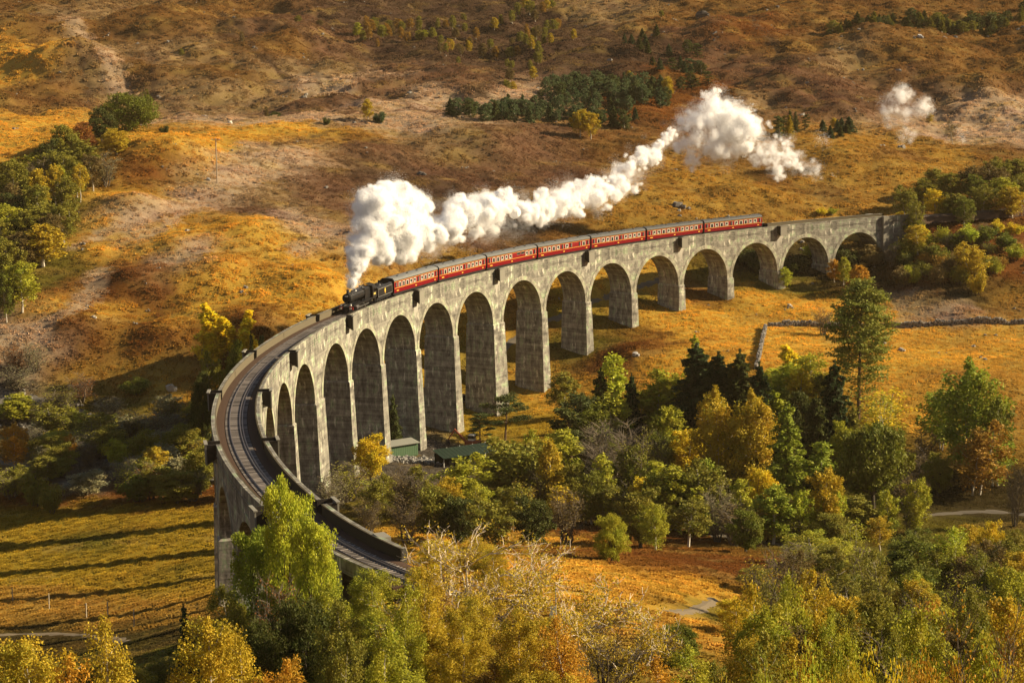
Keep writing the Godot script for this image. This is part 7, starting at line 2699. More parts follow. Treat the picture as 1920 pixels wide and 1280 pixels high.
	for t in [
		["fir", "darkgreen", 155.9, -757.5, 3.9, 4.7], ["fir", "pine", 167.4, -751.5, 4.3, 4.9], ["youngpine", "pine", 181.4, -754.5, 5.0, 5.8], ["fir", "olive", 162.5, -762.0, 4.9, 5.5],
		["fir", "darkgreen", 165.0, -765.0, 4.4, 4.4], ["fir", "pine", 159.1, -754.5, 4.5, 5.1], ["fir", "olive", 140.7, -744.0, 4.9, 6.0], ["fir", "pine", 139.8, -748.5, 4.3, 5.2],
		["fir", "olive", 194.2, -753.0, 3.9, 4.4], ["youngpine", "darkgreen", 207.3, -777.0, 4.5, 4.7], ["youngpine", "darkgreen", 161.5, -748.5, 3.4, 3.9], ["fir", "darkgreen", 158.7, -747.0, 3.7, 4.5],
		["youngpine", "pine", 176.3, -754.5, 3.9, 3.8], ["fir", "olive", 163.5, -747.0, 4.1, 4.9], ["youngpine", "olive", 169.4, -763.5, 3.0, 3.5], ["fir", "olive", 149.1, -756.0, 4.3, 5.0],
		["fir", "pine", 150.0, -762.0, 3.2, 4.2], ["fir", "pine", 140.6, -759.0, 3.1, 3.5], ["fir", "darkgreen", 178.9, -753.0, 4.0, 4.7], ["youngpine", "darkgreen", 194.4, -763.5, 4.8, 5.4],
		["youngpine", "pine", 193.8, -757.5, 4.6, 4.2], ["youngpine", "olive", 172.1, -753.0, 4.7, 5.8], ["fir", "darkgreen", 131.6, -744.0, 3.2, 4.0], ["fir", "darkgreen", 182.9, -753.0, 4.4, 4.5],
		["youngpine", "pine", 138.1, -751.5, 3.6, 3.5], ["youngpine", "pine", 160.4, -768.0, 5.1, 5.5], ["youngpine", "darkgreen", 183.5, -765.0, 3.8, 4.7], ["youngpine", "darkgreen", 188.4, -751.5, 3.9, 3.9],
		["youngpine", "darkgreen", 124.0, -742.5, 4.1, 3.7], ["fir", "olive", 168.1, -747.0, 4.6, 4.6], ["youngpine", "olive", 176.3, -747.0, 4.2, 4.9], ["youngpine", "pine", 146.4, -751.5, 4.6, 5.0],
		["fir", "darkgreen", 154.1, -744.0, 4.4, 5.3], ["youngpine", "olive", 180.7, -750.0, 3.7, 4.1], ["youngpine", "olive", 168.2, -757.5, 5.0, 5.9], ["fir", "olive", 180.7, -762.0, 3.6, 3.8],
		["fir", "pine", 183.6, -748.5, 3.1, 3.0], ["fir", "olive", 191.4, -760.5, 3.7, 3.5], ["youngpine", "darkgreen", 197.6, -766.5, 5.2, 5.4], ["fir", "olive", 128.0, -742.5, 4.1, 4.4],
		["youngpine", "darkgreen", 173.1, -765.0, 4.0, 3.8], ["fir", "olive", 202.3, -762.0, 4.9, 4.4], ["youngpine", "olive", 177.8, -760.5, 3.5, 3.9], ["fir", "olive", 149.6, -750.0, 3.8, 4.1],
		["fir", "pine", 129.9, -751.5, 3.2, 3.8], ["fir", "darkgreen", 170.4, -748.5, 4.8, 4.3], ["youngpine", "darkgreen", 135.7, -756.0, 4.1, 4.2], ["fir", "olive", 144.4, -760.5, 4.9, 5.3],
		["fir", "olive", 161.4, -753.0, 3.5, 3.8], ["youngpine", "pine", 143.7, -748.5, 4.1, 4.0], ["fir", "olive", 205.0, -771.0, 5.0, 4.3], ["youngpine", "darkgreen", 146.4, -742.5, 3.9, 4.2],
		["fir", "darkgreen", 135.0, -745.5, 4.5, 4.6], ["fir", "pine", 172.3, -747.0, 4.1, 4.3], ["youngpine", "darkgreen", 185.5, -756.0, 3.4, 3.1], ["fir", "darkgreen", 131.3, -748.5, 3.8, 3.4],
		["fir", "darkgreen", 145.5, -756.0, 4.1, 4.4], ["fir", "pine", 152.9, -766.5, 4.5, 4.9], ["fir", "darkgreen", 186.1, -748.5, 3.6, 4.4], ["youngpine", "olive", 125.9, -747.0, 4.9, 5.8],
]:
		plant(t[0], t[1], t[2], t[3], t[4], t[5], "small pine of the long ridge wood at upper right", "pines of the ridge wood at upper right")
	for t in [
		["birch1", "gold", 26.0, -751.5, 4.7, 2.9], ["birch0", "gold", -22.0, -765.0, 5.6, 3.8], ["birch1", "gold", 42.7, -673.5, 3.0, 2.6], ["birch1", "gold", 8.6, -846.0, 6.2, 4.2],
		["slim", "olive", -18.0, -837.0, 3.8, 3.3], ["birch1", "olive", 62.9, -786.0, 3.1, 2.6], ["birch1", "olive", -122.3, -727.5, 2.9, 2.4], ["birch1", "olive", -84.1, -786.0, 4.0, 3.5],
		["birch1", "brown", -75.2, -783.0, 3.1, 3.5], ["slim", "brown", -101.6, -745.5, 4.2, 2.5], ["slim", "brown", -76.4, -610.5, 3.8, 1.7], ["birch1", "gold", 9.4, -687.0, 5.0, 3.4],
]:
		plant(t[0], t[1], t[2], t[3], t[4], t[5], "lone little birch on the far hillside", "lone birches on the far hillside")


func _ready() -> void:
	var cam := Camera3D.new()
	cam.name = "camera"
	cam.fov = 20.2076
	cam.near = 0.5
	cam.far = 3000.0
	add_child(cam)
	cam.transform = Transform3D(Basis(Vector3(1, 0, 0), -0.17394) * Basis(Vector3(0, 0, 1), -0.01925), Vector3(0, 94.215, 0))
	cam.current = true
	var we := WorldEnvironment.new()
	we.name = "environment"
	var env := Environment.new()
	var sky := Sky.new()
	var pm := ProceduralSkyMaterial.new()
	pm.sky_top_color = Color(0.42, 0.50, 0.62)
	pm.sky_horizon_color = Color(0.80, 0.74, 0.64)
	pm.sky_curve = 0.2
	pm.ground_horizon_color = Color(0.45, 0.38, 0.28)
	pm.ground_bottom_color = Color(0.22, 0.17, 0.10)
	pm.energy_multiplier = SKY_ENERGY
	sky.sky_material = pm
	env.sky = sky
	env.background_mode = Environment.BG_SKY
	env.tonemap_mode = Environment.TONE_MAPPER_LINEAR
	env.tonemap_exposure = EXPOSURE
	env.sdfgi_enabled = true
	env.ssao_enabled = true
	env.ssil_enabled = true
	env.fog_enabled = HAZE > 0.0
	env.fog_density = HAZE
	env.fog_light_color = Color(0.86, 0.76, 0.62)
	we.environment = env
	add_child(we)
	var sun := DirectionalLight3D.new()
	sun.name = "sun"
	sun.light_energy = 1.6
	sun.light_color = Color(1.0, 0.915, 0.77)
	sun.light_angular_distance = 0.9
	sun.shadow_enabled = true
	add_child(sun)
	var el := deg_to_rad(SUN_UP)
	var az := deg_to_rad(SUN_BEHIND)
	sun.look_at_from_position(Vector3(cos(el) * cos(az), sin(el), -cos(el) * sin(az)) * 100.0, Vector3.ZERO)
	rng.seed = 20

	# noises
	n_big.seed = 3
	n_big.frequency = 0.016
	n_big.fractal_octaves = 3
	n_mid.seed = 8
	n_mid.frequency = 0.045
	n_mid.fractal_octaves = 3
	n_fine.seed = 12
	n_fine.frequency = 0.25
	n_fine.fractal_octaves = 2
	n_patch.seed = 21
	n_patch.frequency = 0.012
	n_patch.fractal_octaves = 4
	n_patch2.seed = 22
	n_patch2.frequency = 0.012
	n_patch2.fractal_octaves = 4

	# materials shared by many things
	mat("concrete_plain", Color(0.19, 0.178, 0.142), 0.95)
	mat("ballast", Color(0.060, 0.034, 0.020), 1.0)
	mat("loco_black", Color(0.014, 0.014, 0.015), 0.32)
	mat("moss_shade", Color(0.050, 0.040, 0.020), 1.0)  # mossy tone, darkened further as painted shade for parapet insides
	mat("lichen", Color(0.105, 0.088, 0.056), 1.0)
	make_barks()

	# the land
	solve_ground([
		Vector3(0.0, 91.0, 5.0), Vector3(-70.0, 92.0, 10.0), Vector3(70.0, 92.0, 10.0), Vector3(0.0, 78.5, -30.0), Vector3(-40.0, 77.0, -30.0), Vector3(45.0, 79.0, -30.0), Vector3(0.0, 65.0, -60.0),
		Vector3(-40.0, 63.0, -60.0), Vector3(45.0, 65.0, -60.0), Vector3(0.0, 55.0, -90.0), Vector3(-45.0, 50.0, -95.0), Vector3(50.0, 54.0, -90.0), Vector3(0.0, 48.5, -118.0), Vector3(20.0, 49.0, -118.0),
		Vector3(-35.0, 38.0, -130.0), Vector3(45.0, 47.0, -125.0), Vector3(-150.0, 85.0, -30.0), Vector3(150.0, 85.0, -30.0), Vector3(-150.0, 40.0, -120.0), Vector3(150.0, 45.0, -120.0),
		Vector3(110.0, 30.0, -200.0), Vector3(-120.0, 20.0, -220.0), Vector3(-180.0, 24.0, -330.0), Vector3(180.0, 20.0, -330.0), Vector3(140.0, 15.0, -300.0), Vector3(-110.0, 16.0, -300.0),
		Vector3(10.0, 13.0, -350.0), Vector3(30.0, 13.3, -350.0), Vector3(60.0, 14.0, -350.0), Vector3(100.0, 15.5, -340.0), Vector3(30.0, 13.0, -310.0), Vector3(60.0, 13.5, -300.0), Vector3(100.0, 15.0, -295.0),
		Vector3(0.0, 14.5, -300.0), Vector3(20.0, 16.0, -270.0), Vector3(60.0, 16.5, -262.0), Vector3(-8.0, 19.0, -265.0), Vector3(-10.0, 25.0, -235.0), Vector3(12.0, 31.0, -215.0), Vector3(40.0, 28.0, -215.0),
		Vector3(-20.0, 18.0, -290.0), Vector3(-45.0, 19.0, -270.0), Vector3(-35.0, 23.0, -235.0), Vector3(-25.0, 31.0, -200.0), Vector3(-19.0, 38.0, -180.0), Vector3(-20.0, 41.0, -160.0),
		Vector3(-12.0, 41.5, -177.0), Vector3(-16.0, 43.0, -150.0), Vector3(-30.0, 36.0, -160.0), Vector3(-50.0, 29.0, -180.0), Vector3(3.0, 42.5, -176.0), Vector3(0.0, 46.3, -150.0), Vector3(-4.0, 47.6, -135.0),
		Vector3(10.0, 48.0, -125.0), Vector3(-7.0, 47.0, -146.0), Vector3(-2.0, 45.5, -160.0), Vector3(-22.0, 29.0, -215.0), Vector3(-30.0, 27.0, -215.0), Vector3(-60.0, 130.0, -1000.0),
		Vector3(80.0, 130.0, -1000.0), Vector3(230.0, 130.0, -1000.0), Vector3(-240.0, 130.0, -1000.0), Vector3(-230.0, 75.0, -700.0), Vector3(260.0, 75.0, -700.0), Vector3(230.0, 40.0, -480.0),
		Vector3(-200.0, 45.0, -450.0), Vector3(-220.0, 60.0, -560.0), Vector3(240.0, 52.0, -570.0), Vector3(0.0, 160.0, -1150.0), Vector3(-250.0, 160.0, -1150.0), Vector3(250.0, 160.0, -1150.0),
		Vector3(-5.8, 45.5, -172.0), Vector3(1.5, 44.9, -165.0), Vector3(11.7, 40.1, -175.0), Vector3(18.2, 34.8, -190.0), Vector3(10.0, 37.8, -195.0), Vector3(23.8, 28.7, -222.0), Vector3(34.3, 15.1, -275.0),
		Vector3(44.2, 23.1, -235.0), Vector3(16.9, 32.9, -188.0), Vector3(47.2, 25.7, -198.0), Vector3(76.6, 12.6, -285.0), Vector3(31.1, 33.0, -170.0), Vector3(43.3, 35.4, -160.0), Vector3(20.6, 37.5, -165.0),
		Vector3(39.9, 22.9, -415.0), Vector3(57.7, 21.5, -425.0), Vector3(83.9, 20.1, -430.0), Vector3(114.3, 18.9, -430.0), Vector3(37.0, 19.2, -385.0), Vector3(26.8, 21.4, -395.0), Vector3(50.9, 18.7, -375.0),
		Vector3(85.0, 19.2, -380.0), Vector3(74.5, 16.0, -355.0), Vector3(96.1, 16.6, -360.0), Vector3(67.6, 13.3, -345.0), Vector3(9.6, 13.0, -385.0), Vector3(103.1, 37.6, -482.0), Vector3(129.4, 38.7, -490.0),
		Vector3(108.8, 32.2, -460.0), Vector3(100.3, 27.3, -450.0), Vector3(118.0, 26.4, -445.0), Vector3(123.1, 31.3, -465.0), Vector3(22.1, 27.8, -432.0), Vector3(35.5, 27.7, -447.0), Vector3(60.7, 29.6, -467.0),
		Vector3(88.4, 28.7, -490.0), Vector3(5.6, 39.4, -455.0), Vector3(-7.0, 37.1, -440.0), Vector3(13.6, 38.3, -468.0), Vector3(47.2, 40.6, -490.0), Vector3(76.9, 40.9, -505.0), Vector3(107.1, 40.8, -515.0),
		Vector3(134.8, 44.1, -540.0), Vector3(51.1, 46.6, -530.0), Vector3(22.2, 50.3, -545.0), Vector3(-8.0, 51.3, -540.0), Vector3(-36.1, 50.0, -510.0), Vector3(-20.8, 43.0, -480.0), Vector3(-43.4, 42.1, -435.0),
		Vector3(-52.4, 37.5, -408.0), Vector3(-44.3, 34.6, -385.0), Vector3(-60.2, 32.6, -382.0), Vector3(-69.3, 15.1, -340.0), Vector3(-57.1, 14.6, -325.0), Vector3(-86.1, 16.2, -350.0),
		Vector3(-97.8, 17.8, -365.0), Vector3(-66.7, 19.0, -354.0), Vector3(-68.7, 22.8, -366.0), Vector3(-70.9, 27.7, -380.0), Vector3(-73.0, 31.1, -393.0), Vector3(-75.8, 35.4, -410.0),
		Vector3(-79.2, 39.8, -430.0), Vector3(-77.4, 46.4, -458.0), Vector3(-74.5, 51.8, -483.0), Vector3(-76.8, 60.0, -520.0), Vector3(-75.8, 61.9, -545.0), Vector3(-94.5, 32.0, -390.0),
		Vector3(-103.0, 29.5, -380.0), Vector3(-109.2, 34.4, -405.0), Vector3(-105.7, 39.2, -420.0), Vector3(-108.6, 47.3, -455.0), Vector3(-107.4, 54.0, -480.0), Vector3(-109.5, 61.7, -525.0),
		Vector3(-130.5, 55.3, -520.0), Vector3(-148.2, 60.5, -580.0), Vector3(-158.0, 64.0, -600.0), Vector3(-88.6, 24.2, -372.0), Vector3(-100.2, 25.2, -368.0), Vector3(-39.2, 59.6, -560.0),
		Vector3(-8.1, 60.5, -562.0), Vector3(23.3, 57.5, -570.0), Vector3(48.7, 58.5, -590.0), Vector3(103.4, 52.0, -575.0), Vector3(151.4, 48.3, -575.0), Vector3(-135.3, 59.0, -650.0), Vector3(-87.5, 59.3, -630.0),
		Vector3(-62.2, 62.1, -640.0), Vector3(-69.5, 71.9, -720.0), Vector3(-27.2, 64.5, -650.0), Vector3(8.6, 63.4, -640.0), Vector3(-125.6, 69.8, -700.0), Vector3(-164.2, 70.5, -700.0),
		Vector3(-144.2, 88.0, -810.0), Vector3(-202.0, 100.2, -870.0), Vector3(-106.7, 98.4, -870.0), Vector3(-10.4, 75.7, -760.0), Vector3(-11.5, 96.6, -880.0), Vector3(47.5, 70.6, -690.0),
		Vector3(57.4, 95.1, -830.0), Vector3(98.7, 62.1, -650.0), Vector3(112.9, 81.8, -745.0), Vector3(122.7, 93.9, -810.0), Vector3(159.2, 57.8, -640.0), Vector3(179.8, 76.8, -725.0), Vector3(198.0, 92.4, -800.0),
		Vector3(-65.5, 16.2, -298.0), Vector3(-58.0, 17.9, -262.0), Vector3(-49.6, 20.9, -222.0), Vector3(-80.8, 16.5, -298.0), Vector3(-61.2, 21.1, -222.0), Vector3(-47.1, 18.5, -285.0),
		Vector3(-40.8, 20.4, -240.0), Vector3(-82.4, 16.7, -315.0), Vector3(-68.7, 16.7, -314.0), Vector3(78.6, 26.5, -463.5), Vector3(64.7, 26.0, -454.1), Vector3(51.5, 25.0, -443.6), Vector3(39.0, 23.2, -432.3),
		Vector3(27.4, 22.4, -420.1), Vector3(16.7, 19.3, -407.1), Vector3(6.9, 13.3, -393.4), Vector3(1.1, 13.3, -397.3), Vector3(-2.5, 12.9, -378.0), Vector3(-8.6, 12.9, -381.5), Vector3(-10.7, 13.0, -362.0),
		Vector3(-17.0, 13.0, -364.9), Vector3(-17.2, 12.9, -346.5), Vector3(-23.8, 12.9, -349.0), Vector3(-22.6, 15.0, -330.5), Vector3(-29.4, 15.0, -332.6), Vector3(-27.0, 16.7, -314.3),
		Vector3(-33.8, 16.7, -315.8), Vector3(-30.4, 18.6, -296.0), Vector3(-37.3, 18.6, -297.0), Vector3(102.3, 39.3, -480.2), Vector3(104.5, 38.2, -475.7), Vector3(99.7, 39.6, -485.7),
		Vector3(118.6, 39.3, -487.8), Vector3(120.7, 38.2, -483.3), Vector3(116.1, 39.6, -493.3), Vector3(136.8, 39.3, -496.3), Vector3(138.9, 38.2, -491.8), Vector3(134.2, 39.6, -501.7),
		Vector3(159.4, 39.3, -506.8), Vector3(161.5, 38.2, -502.3), Vector3(156.9, 39.6, -512.3), Vector3(182.1, 39.3, -517.4), Vector3(184.2, 38.2, -512.8), Vector3(179.6, 39.6, -522.8),
		Vector3(204.8, 39.3, -527.9), Vector3(206.9, 38.2, -523.4), Vector3(202.2, 39.6, -533.4)])
	paint = [
		["dull", -214.1, -841.5], ["dull", -172.2, -784.5], ["dull", -142.5, -799.5], ["dull", -165.4, -672.0], ["dull", -135.7, -702.0], ["dull", -119.7, -825.0], ["dull", -102.8, -702.0], ["dull", -88.2, -745.5],
		["dull", 65.1, -786.0], ["dull", 83.8, -799.5], ["dull", 109.4, -721.5], ["dull", 119.5, -789.0], ["dull", 136.1, -705.0], ["dull", 156.8, -711.0], ["dull", 165.5, -666.0], ["dull", 183.8, -717.0],
		["dull", 185.2, -792.0], ["dull", 30.1, -550.5], ["dull", 85.5, -514.5], ["dull", 107.5, -555.0], ["dull", 12.3, -468.0], ["dull", 73.6, -532.5], ["dull", 145.0, -562.5], ["gold", -189.5, -736.5],
		["gold", -181.8, -717.0], ["gold", -156.3, -600.0], ["gold", -147.8, -585.0], ["gold", -132.9, -543.0], ["gold", -140.9, -538.5], ["strawdull", -158.1, -741.0], ["strawdull", -141.0, -694.5],  # the far-left gold seeds paint sunlit patches into the hill
		["strawdull", -182.0, -820.5], ["strawdull", -92.4, -712.5], ["strawdull", -65.7, -721.5], ["strawdull", 34.3, -823.5], ["strawdull", 51.1, -802.5], ["strawdull", 78.9, -636.0], ["strawdull", 126.4, -705.0],
		["strawdull", -72.3, -669.0], ["strawdull", -112.6, -678.0], ["strawdull", -92.3, -666.0], ["strawdull", -131.1, -732.0], ["straw", -47.3, -630.0], ["straw", -37.0, -576.0], ["straw", -23.9, -567.0],
		["straw", -57.1, -664.5], ["straw", -31.8, -600.0], ["straw", -17.3, -615.0], ["straw", -9.1, -640.5], ["straw", -62.9, -579.0], ["straw", -70.8, -565.5], ["straw", -2.0, -649.5], ["straw", -62.9, -688.5],
		["straw", -31.2, -660.0], ["straw", -19.3, -570.0], ["straw", -56.1, -675.0], ["straw", -40.4, -694.5], ["straw", -23.3, -642.0], ["straw", -43.6, -627.0], ["straw", -56.3, -577.5], ["straw", -28.0, -589.5],
		["straw", -79.7, -573.0], ["straw", -104.0, -585.0], ["straw", 10.4, -639.0], ["straw", 131.1, -600.0], ["straw", 151.9, -603.0], ["straw", 164.8, -627.0], ["heather", -85.9, -804.0], ["heather", -69.7, -769.5],
		["heather", -37.1, -706.5], ["heather", -48.4, -672.0], ["heather", -19.1, -688.5], ["heather", 77.1, -699.0], ["heather", 92.9, -673.5], ["heather", 110.9, -658.5], ["heather", 73.4, -760.5],
		["heather", 119.1, -643.5], ["heather", 95.7, -630.0], ["heatherdark", -56.5, -828.0], ["heatherdark", -32.5, -792.0], ["heatherdark", -10.2, -742.5], ["heatherdark", 2.4, -795.0], ["heatherdark", 22.5, -807.0],
		["heatherdark", -68.2, -804.0], ["heatherdark", -42.3, -771.0], ["heatherdark", 10.1, -732.0], ["heatherdark", 31.0, -747.0], ["heatherdark", 50.1, -726.0], ["heatherdark", 37.7, -684.0], ["heatherdark", -15.7, -835.5],
		["bracken", 54.6, -619.5], ["bracken", 65.6, -643.5], ["bracken", 47.6, -618.0], ["bracken", 61.9, -681.0], ["bracken", 92.1, -742.5], ["golddull", 120.8, -582.0], ["golddull", 100.6, -559.5],
		["golddull", 130.0, -565.5], ["golddull", 104.1, -537.0], ["golddull", 114.9, -538.5], ["golddull", 80.3, -528.0], ["gold", -100.3, -514.5], ["gold", -87.2, -504.0], ["gold", -76.3, -516.0],
		["gold", -69.6, -531.0], ["gold", -59.5, -547.5], ["gold", -75.7, -447.0], ["gold", -92.0, -468.0], ["gold", -62.1, -438.0], ["gold", -41.3, -411.0], ["gold", -48.7, -394.5], ["gold", -79.3, -430.5],
		["gold", -84.1, -393.0], ["gold", -62.7, -399.0], ["gold", -49.8, -426.0], ["gold", -62.7, -415.5], ["gold", -95.5, -439.5], ["gold", -66.1, -384.0], ["gold", -43.4, -385.5], ["gold", -94.8, -391.5],
		["gold", -36.3, -405.0], ["golddull", -46.2, -550.5], ["golddull", -102.2, -487.5], ["golddull", -69.6, -372.0], ["golddull", -59.6, -376.5], ["golddull", -83.2, -376.5], ["strawdull", -23.2, -546.0],
		["strawdull", -12.7, -552.0], ["strawdull", -57.7, -475.5], ["straw", -63.9, -507.0], ["straw", -70.5, -483.0], ["straw", -77.4, -466.5], ["straw", -62.1, -516.0], ["straw", -88.5, -448.5],
		["straw", -80.4, -460.5], ["straw", -49.9, -457.5], ["straw", -44.1, -442.5], ["straw", -99.0, -381.0], ["straw", -73.5, -417.0], ["straw", -102.2, -385.5], ["heather", -49.4, -501.0], ["heather", -37.6, -535.5],
		["heather", -25.2, -520.5], ["heather", -53.1, -483.0], ["heather", -15.0, -519.0], ["heather", 7.0, -541.5], ["heather", -39.8, -466.5], ["heather", -7.1, -448.5], ["heather", -3.5, -550.5],
		["heather", 14.1, -526.5], ["heather", -61.1, -460.5], ["heather", -29.6, -448.5], ["heatherdark", -33.3, -511.5], ["heatherdark", -18.6, -495.0], ["heatherdark", 0.5, -465.0], ["heatherdark", -7.4, -481.5],
		["golddull", 43.6, -529.5], ["golddull", 47.8, -496.5], ["golddull", 63.6, -511.5], ["golddull", 57.4, -520.5], ["golddull", 27.4, -504.0], ["golddull", 76.5, -502.5], ["golddull", 91.1, -505.5],
		["golddull", -16.8, -438.0], ["golddull", 5.5, -450.0], ["heather", -47.0, -678.0], ["heather", -34.3, -687.0], ["heather", -20.7, -676.5], ["heather", -52.2, -648.0], ["heather", -37.8, -648.0],
		["heather", -12.8, -654.0], ["heather", -58.5, -637.5], ["heather", -43.1, -594.0], ["heather", -25.5, -607.5], ["bracken", -83.8, -406.5], ["bracken", -80.1, -411.0], ["bracken", -81.0, -403.5],
		["bracken", -77.0, -406.5], ["bracken", -86.4, -405.0], ["bracken", -68.6, -379.5], ["bracken", -74.0, -385.5], ["bracken", -55.8, -381.0], ["bracken", -50.1, -378.0], ["bracken", -86.3, -387.0],
		["bracken", -90.3, -385.5], ["bracken", -59.6, -376.5], ["bracken", -81.5, -409.5], ["bracken", -83.3, -406.5], ["bracken", -71.3, -382.5], ["bracken", -88.4, -387.0], ["bracken", -90.7, -382.5],
		["bracken", -52.4, -379.5], ["bracken", -92.7, -487.5], ["gold", -64.4, -358.5], ["gold", -68.2, -363.0], ["gold", -60.7, -361.5], ["golddull", -73.9, -366.0], ["golddull", -84.9, -369.0],
		["olive", -106.1, -421.5], ["olive", -113.5, -438.0], ["olive", -113.1, -463.5], ["olive", -116.5, -490.5], ["olive", -114.8, -508.5], ["olive", -106.9, -405.0], ["bracken", 5.0, -427.5], ["bracken", 5.9, -417.0],
		["bracken", 27.9, -411.0], ["bracken", 21.7, -405.0], ["bracken", 41.9, -448.5], ["bracken", 18.1, -402.0], ["gold", 0.1, -418.5], ["gold", 21.3, -441.0], ["gold", 11.4, -439.5], ["gold", 35.7, -450.0],
		["gold", 41.7, -433.5], ["gold", 34.7, -423.0], ["gold", 55.6, -447.0], ["gold", 66.8, -438.0], ["gold", 69.3, -415.5], ["gold", 38.3, -399.0], ["gold", 45.0, -408.0], ["gold", 53.7, -432.0],
		["gold", 82.2, -441.0], ["gold", 73.4, -393.0], ["gold", 82.3, -393.0], ["gold", 81.0, -361.5], ["gold", 9.8, -391.5], ["gold", 32.5, -396.0], ["gold", 9.0, -402.0], ["gold", 56.9, -411.0],
		["olivegold", 12.1, -424.5], ["olivegold", 14.8, -432.0], ["olivegold", -10.8, -367.5], ["olivegold", -1.4, -373.5], ["olive", 9.4, -414.0], ["olive", 33.6, -439.5], ["olive", 47.6, -454.5],
		["olive", 59.5, -457.5], ["olive", 68.1, -463.5], ["olive", -0.1, -405.0], ["olive", 17.6, -414.0], ["peat", 58.4, -469.5], ["peat", 72.7, -477.0], ["peat", 77.1, -471.0], ["peat", 85.0, -471.0],
		["peat", 90.5, -465.0], ["peat", 89.8, -454.5], ["straw", 95.0, -442.5], ["straw", 106.0, -436.5], ["straw", 101.8, -439.5], ["gold", 107.6, -427.5], ["gold", 96.7, -427.5], ["gold", 87.0, -427.5],
		["gold", 108.6, -408.0], ["gold", 93.8, -394.5], ["golddull", 94.6, -375.0], ["golddull", 96.1, -360.0], ["golddull", 101.8, -418.5], ["golddull", 75.2, -415.5], ["golddull", 86.7, -382.5],
		["golddull", 113.7, -442.5], ["bracken", 111.0, -469.5], ["bracken", 101.9, -457.5], ["bracken", 120.6, -460.5], ["bracken", 99.6, -465.0], ["bracken", 116.5, -465.0], ["peat", 111.9, -445.5],
		["peat", 106.6, -450.0], ["olive", 21.7, -322.5], ["olive", 7.8, -322.5], ["olive", 33.4, -303.0], ["olive", 46.2, -301.5], ["olive", 56.2, -309.0], ["olive", 39.2, -282.0], ["olive", 59.5, -282.0],
		["olive", -1.4, -298.5], ["olive", 68.0, -283.5], ["olive", 53.0, -346.5], ["olive", 27.9, -342.0], ["peat", 69.2, -307.5], ["peat", 67.0, -318.0], ["peat", 75.4, -297.0], ["peat", 11.4, -297.0],
		["peat", 26.9, -298.5], ["bracken", 7.4, -277.5], ["bracken", 2.7, -280.5], ["bracken", 10.5, -255.0], ["bracken", 18.8, -280.5], ["bracken", 16.7, -205.5], ["bracken", 11.9, -195.0], ["bracken", 21.0, -207.0],
		["bracken", 22.7, -217.5], ["gold", -5.3, -273.0], ["gold", -5.8, -169.5], ["gold", 1.6, -169.5], ["gold", -0.9, -159.0], ["gold", 9.0, -172.5], ["gold", 18.7, -195.0], ["gold", 14.3, -189.0],
		["gold", 5.3, -165.0], ["gold", 20.8, -193.5], ["gold", 8.3, -159.0], ["gold", 4.9, -153.0], ["gold", -3.2, -165.0], ["gold", -14.3, -265.5], ["gold", 4.8, -264.0], ["gold", 10.8, -162.0],
		["gold", 14.0, -172.5], ["golddull", 1.3, -147.0], ["golddull", 7.8, -148.5], ["golddull", 16.2, -169.5], ["golddull", -5.3, -154.5], ["olive", 20.2, -169.5], ["olive", -20.9, -273.0], ["olive", -24.9, -283.5],
		["olive", 27.2, -177.0], ["olive", 41.7, -172.5], ["olive", 36.7, -186.0], ["olive", -17.4, -162.0], ["olive", -7.2, -147.0], ["olive", 1.2, -138.0], ["olive", 27.6, -198.0], ["olive", 44.4, -210.0],
		["olive", -33.2, -169.5], ["olive", -47.6, -187.5], ["olivegold", -75.1, -295.5], ["olivegold", -54.3, -283.5], ["olivegold", -62.1, -282.0], ["olivegold", -47.4, -267.0], ["olivegold", -70.9, -271.5],
		["olivegold", -54.6, -264.0], ["olivegold", -47.0, -279.0], ["olive", -63.4, -273.0], ["olive", -47.7, -255.0], ["olivegold", -66.1, -252.0], ["olivegold", -55.9, -252.0], ["olivegold", -44.8, -238.5],
		["olivegold", -41.3, -243.0], ["olivegold", -57.9, -244.5], ["olivegold", -79.5, -292.5], ["olivegold", -68.3, -280.5], ["olivegold", -50.9, -256.5], ["bracken", -57.5, -301.5], ["bracken", -65.3, -306.0],
		["bracken", -79.4, -306.0], ["bracken", -49.9, -297.0], ["golddull", -46.6, -226.5], ["golddull", -39.0, -210.0], ["golddull", -59.3, -235.5], ["golddull", -65.2, -240.0], ["golddull", -54.9, -231.0],
		["peat", -43.5, -199.5], ["peat", -55.0, -217.5], ["peat", -32.5, -180.0], ["peat", -60.5, -328.5], ["olive", -81.9, -354.0], ["olive", -88.9, -363.0], ["olive", -72.1, -355.5], ["olive", -78.0, -360.0],
		["olive", -66.3, -351.0], ["gravel", -69.4, -340.5], ["gravel", -63.7, -336.0], ["gravel", -74.8, -343.5], ["gravel", -96.5, -360.0], ["gravel", -72.2, -313.5], ["gravel", -15.8, -337.5], ["gravel", -17.5, -333.0],
]
	add_track([Vector2(-71.7, -481.5), Vector2(-66.8, -496.5), Vector2(-61.6, -511.5), Vector2(-57.7, -522.0)], 4.0)
	add_track([Vector2(-82.0, -439.5), Vector2(-79.2, -453.0), Vector2(-75.7, -463.5), Vector2(-72.8, -480.0)], 3.0)
	add_track([Vector2(-98.8, -432.0), Vector2(-90.4, -445.5), Vector2(-82.4, -457.5), Vector2(-74.6, -465.0), Vector2(-69.5, -475.5)], 3.2)
	add_track([Vector2(-102.9, -379.5), Vector2(-97.5, -384.0), Vector2(-91.5, -391.5), Vector2(-89.5, -403.5), Vector2(-89.9, -417.0)], 4.0)
	add_track([Vector2(-77.0, -417.0), Vector2(-73.9, -420.0), Vector2(-69.9, -424.5)], 3.5)
	add_track([Vector2(-179.1, -796.5), Vector2(-153.2, -732.0), Vector2(-139.2, -690.0), Vector2(-127.1, -664.5)], 6.0)
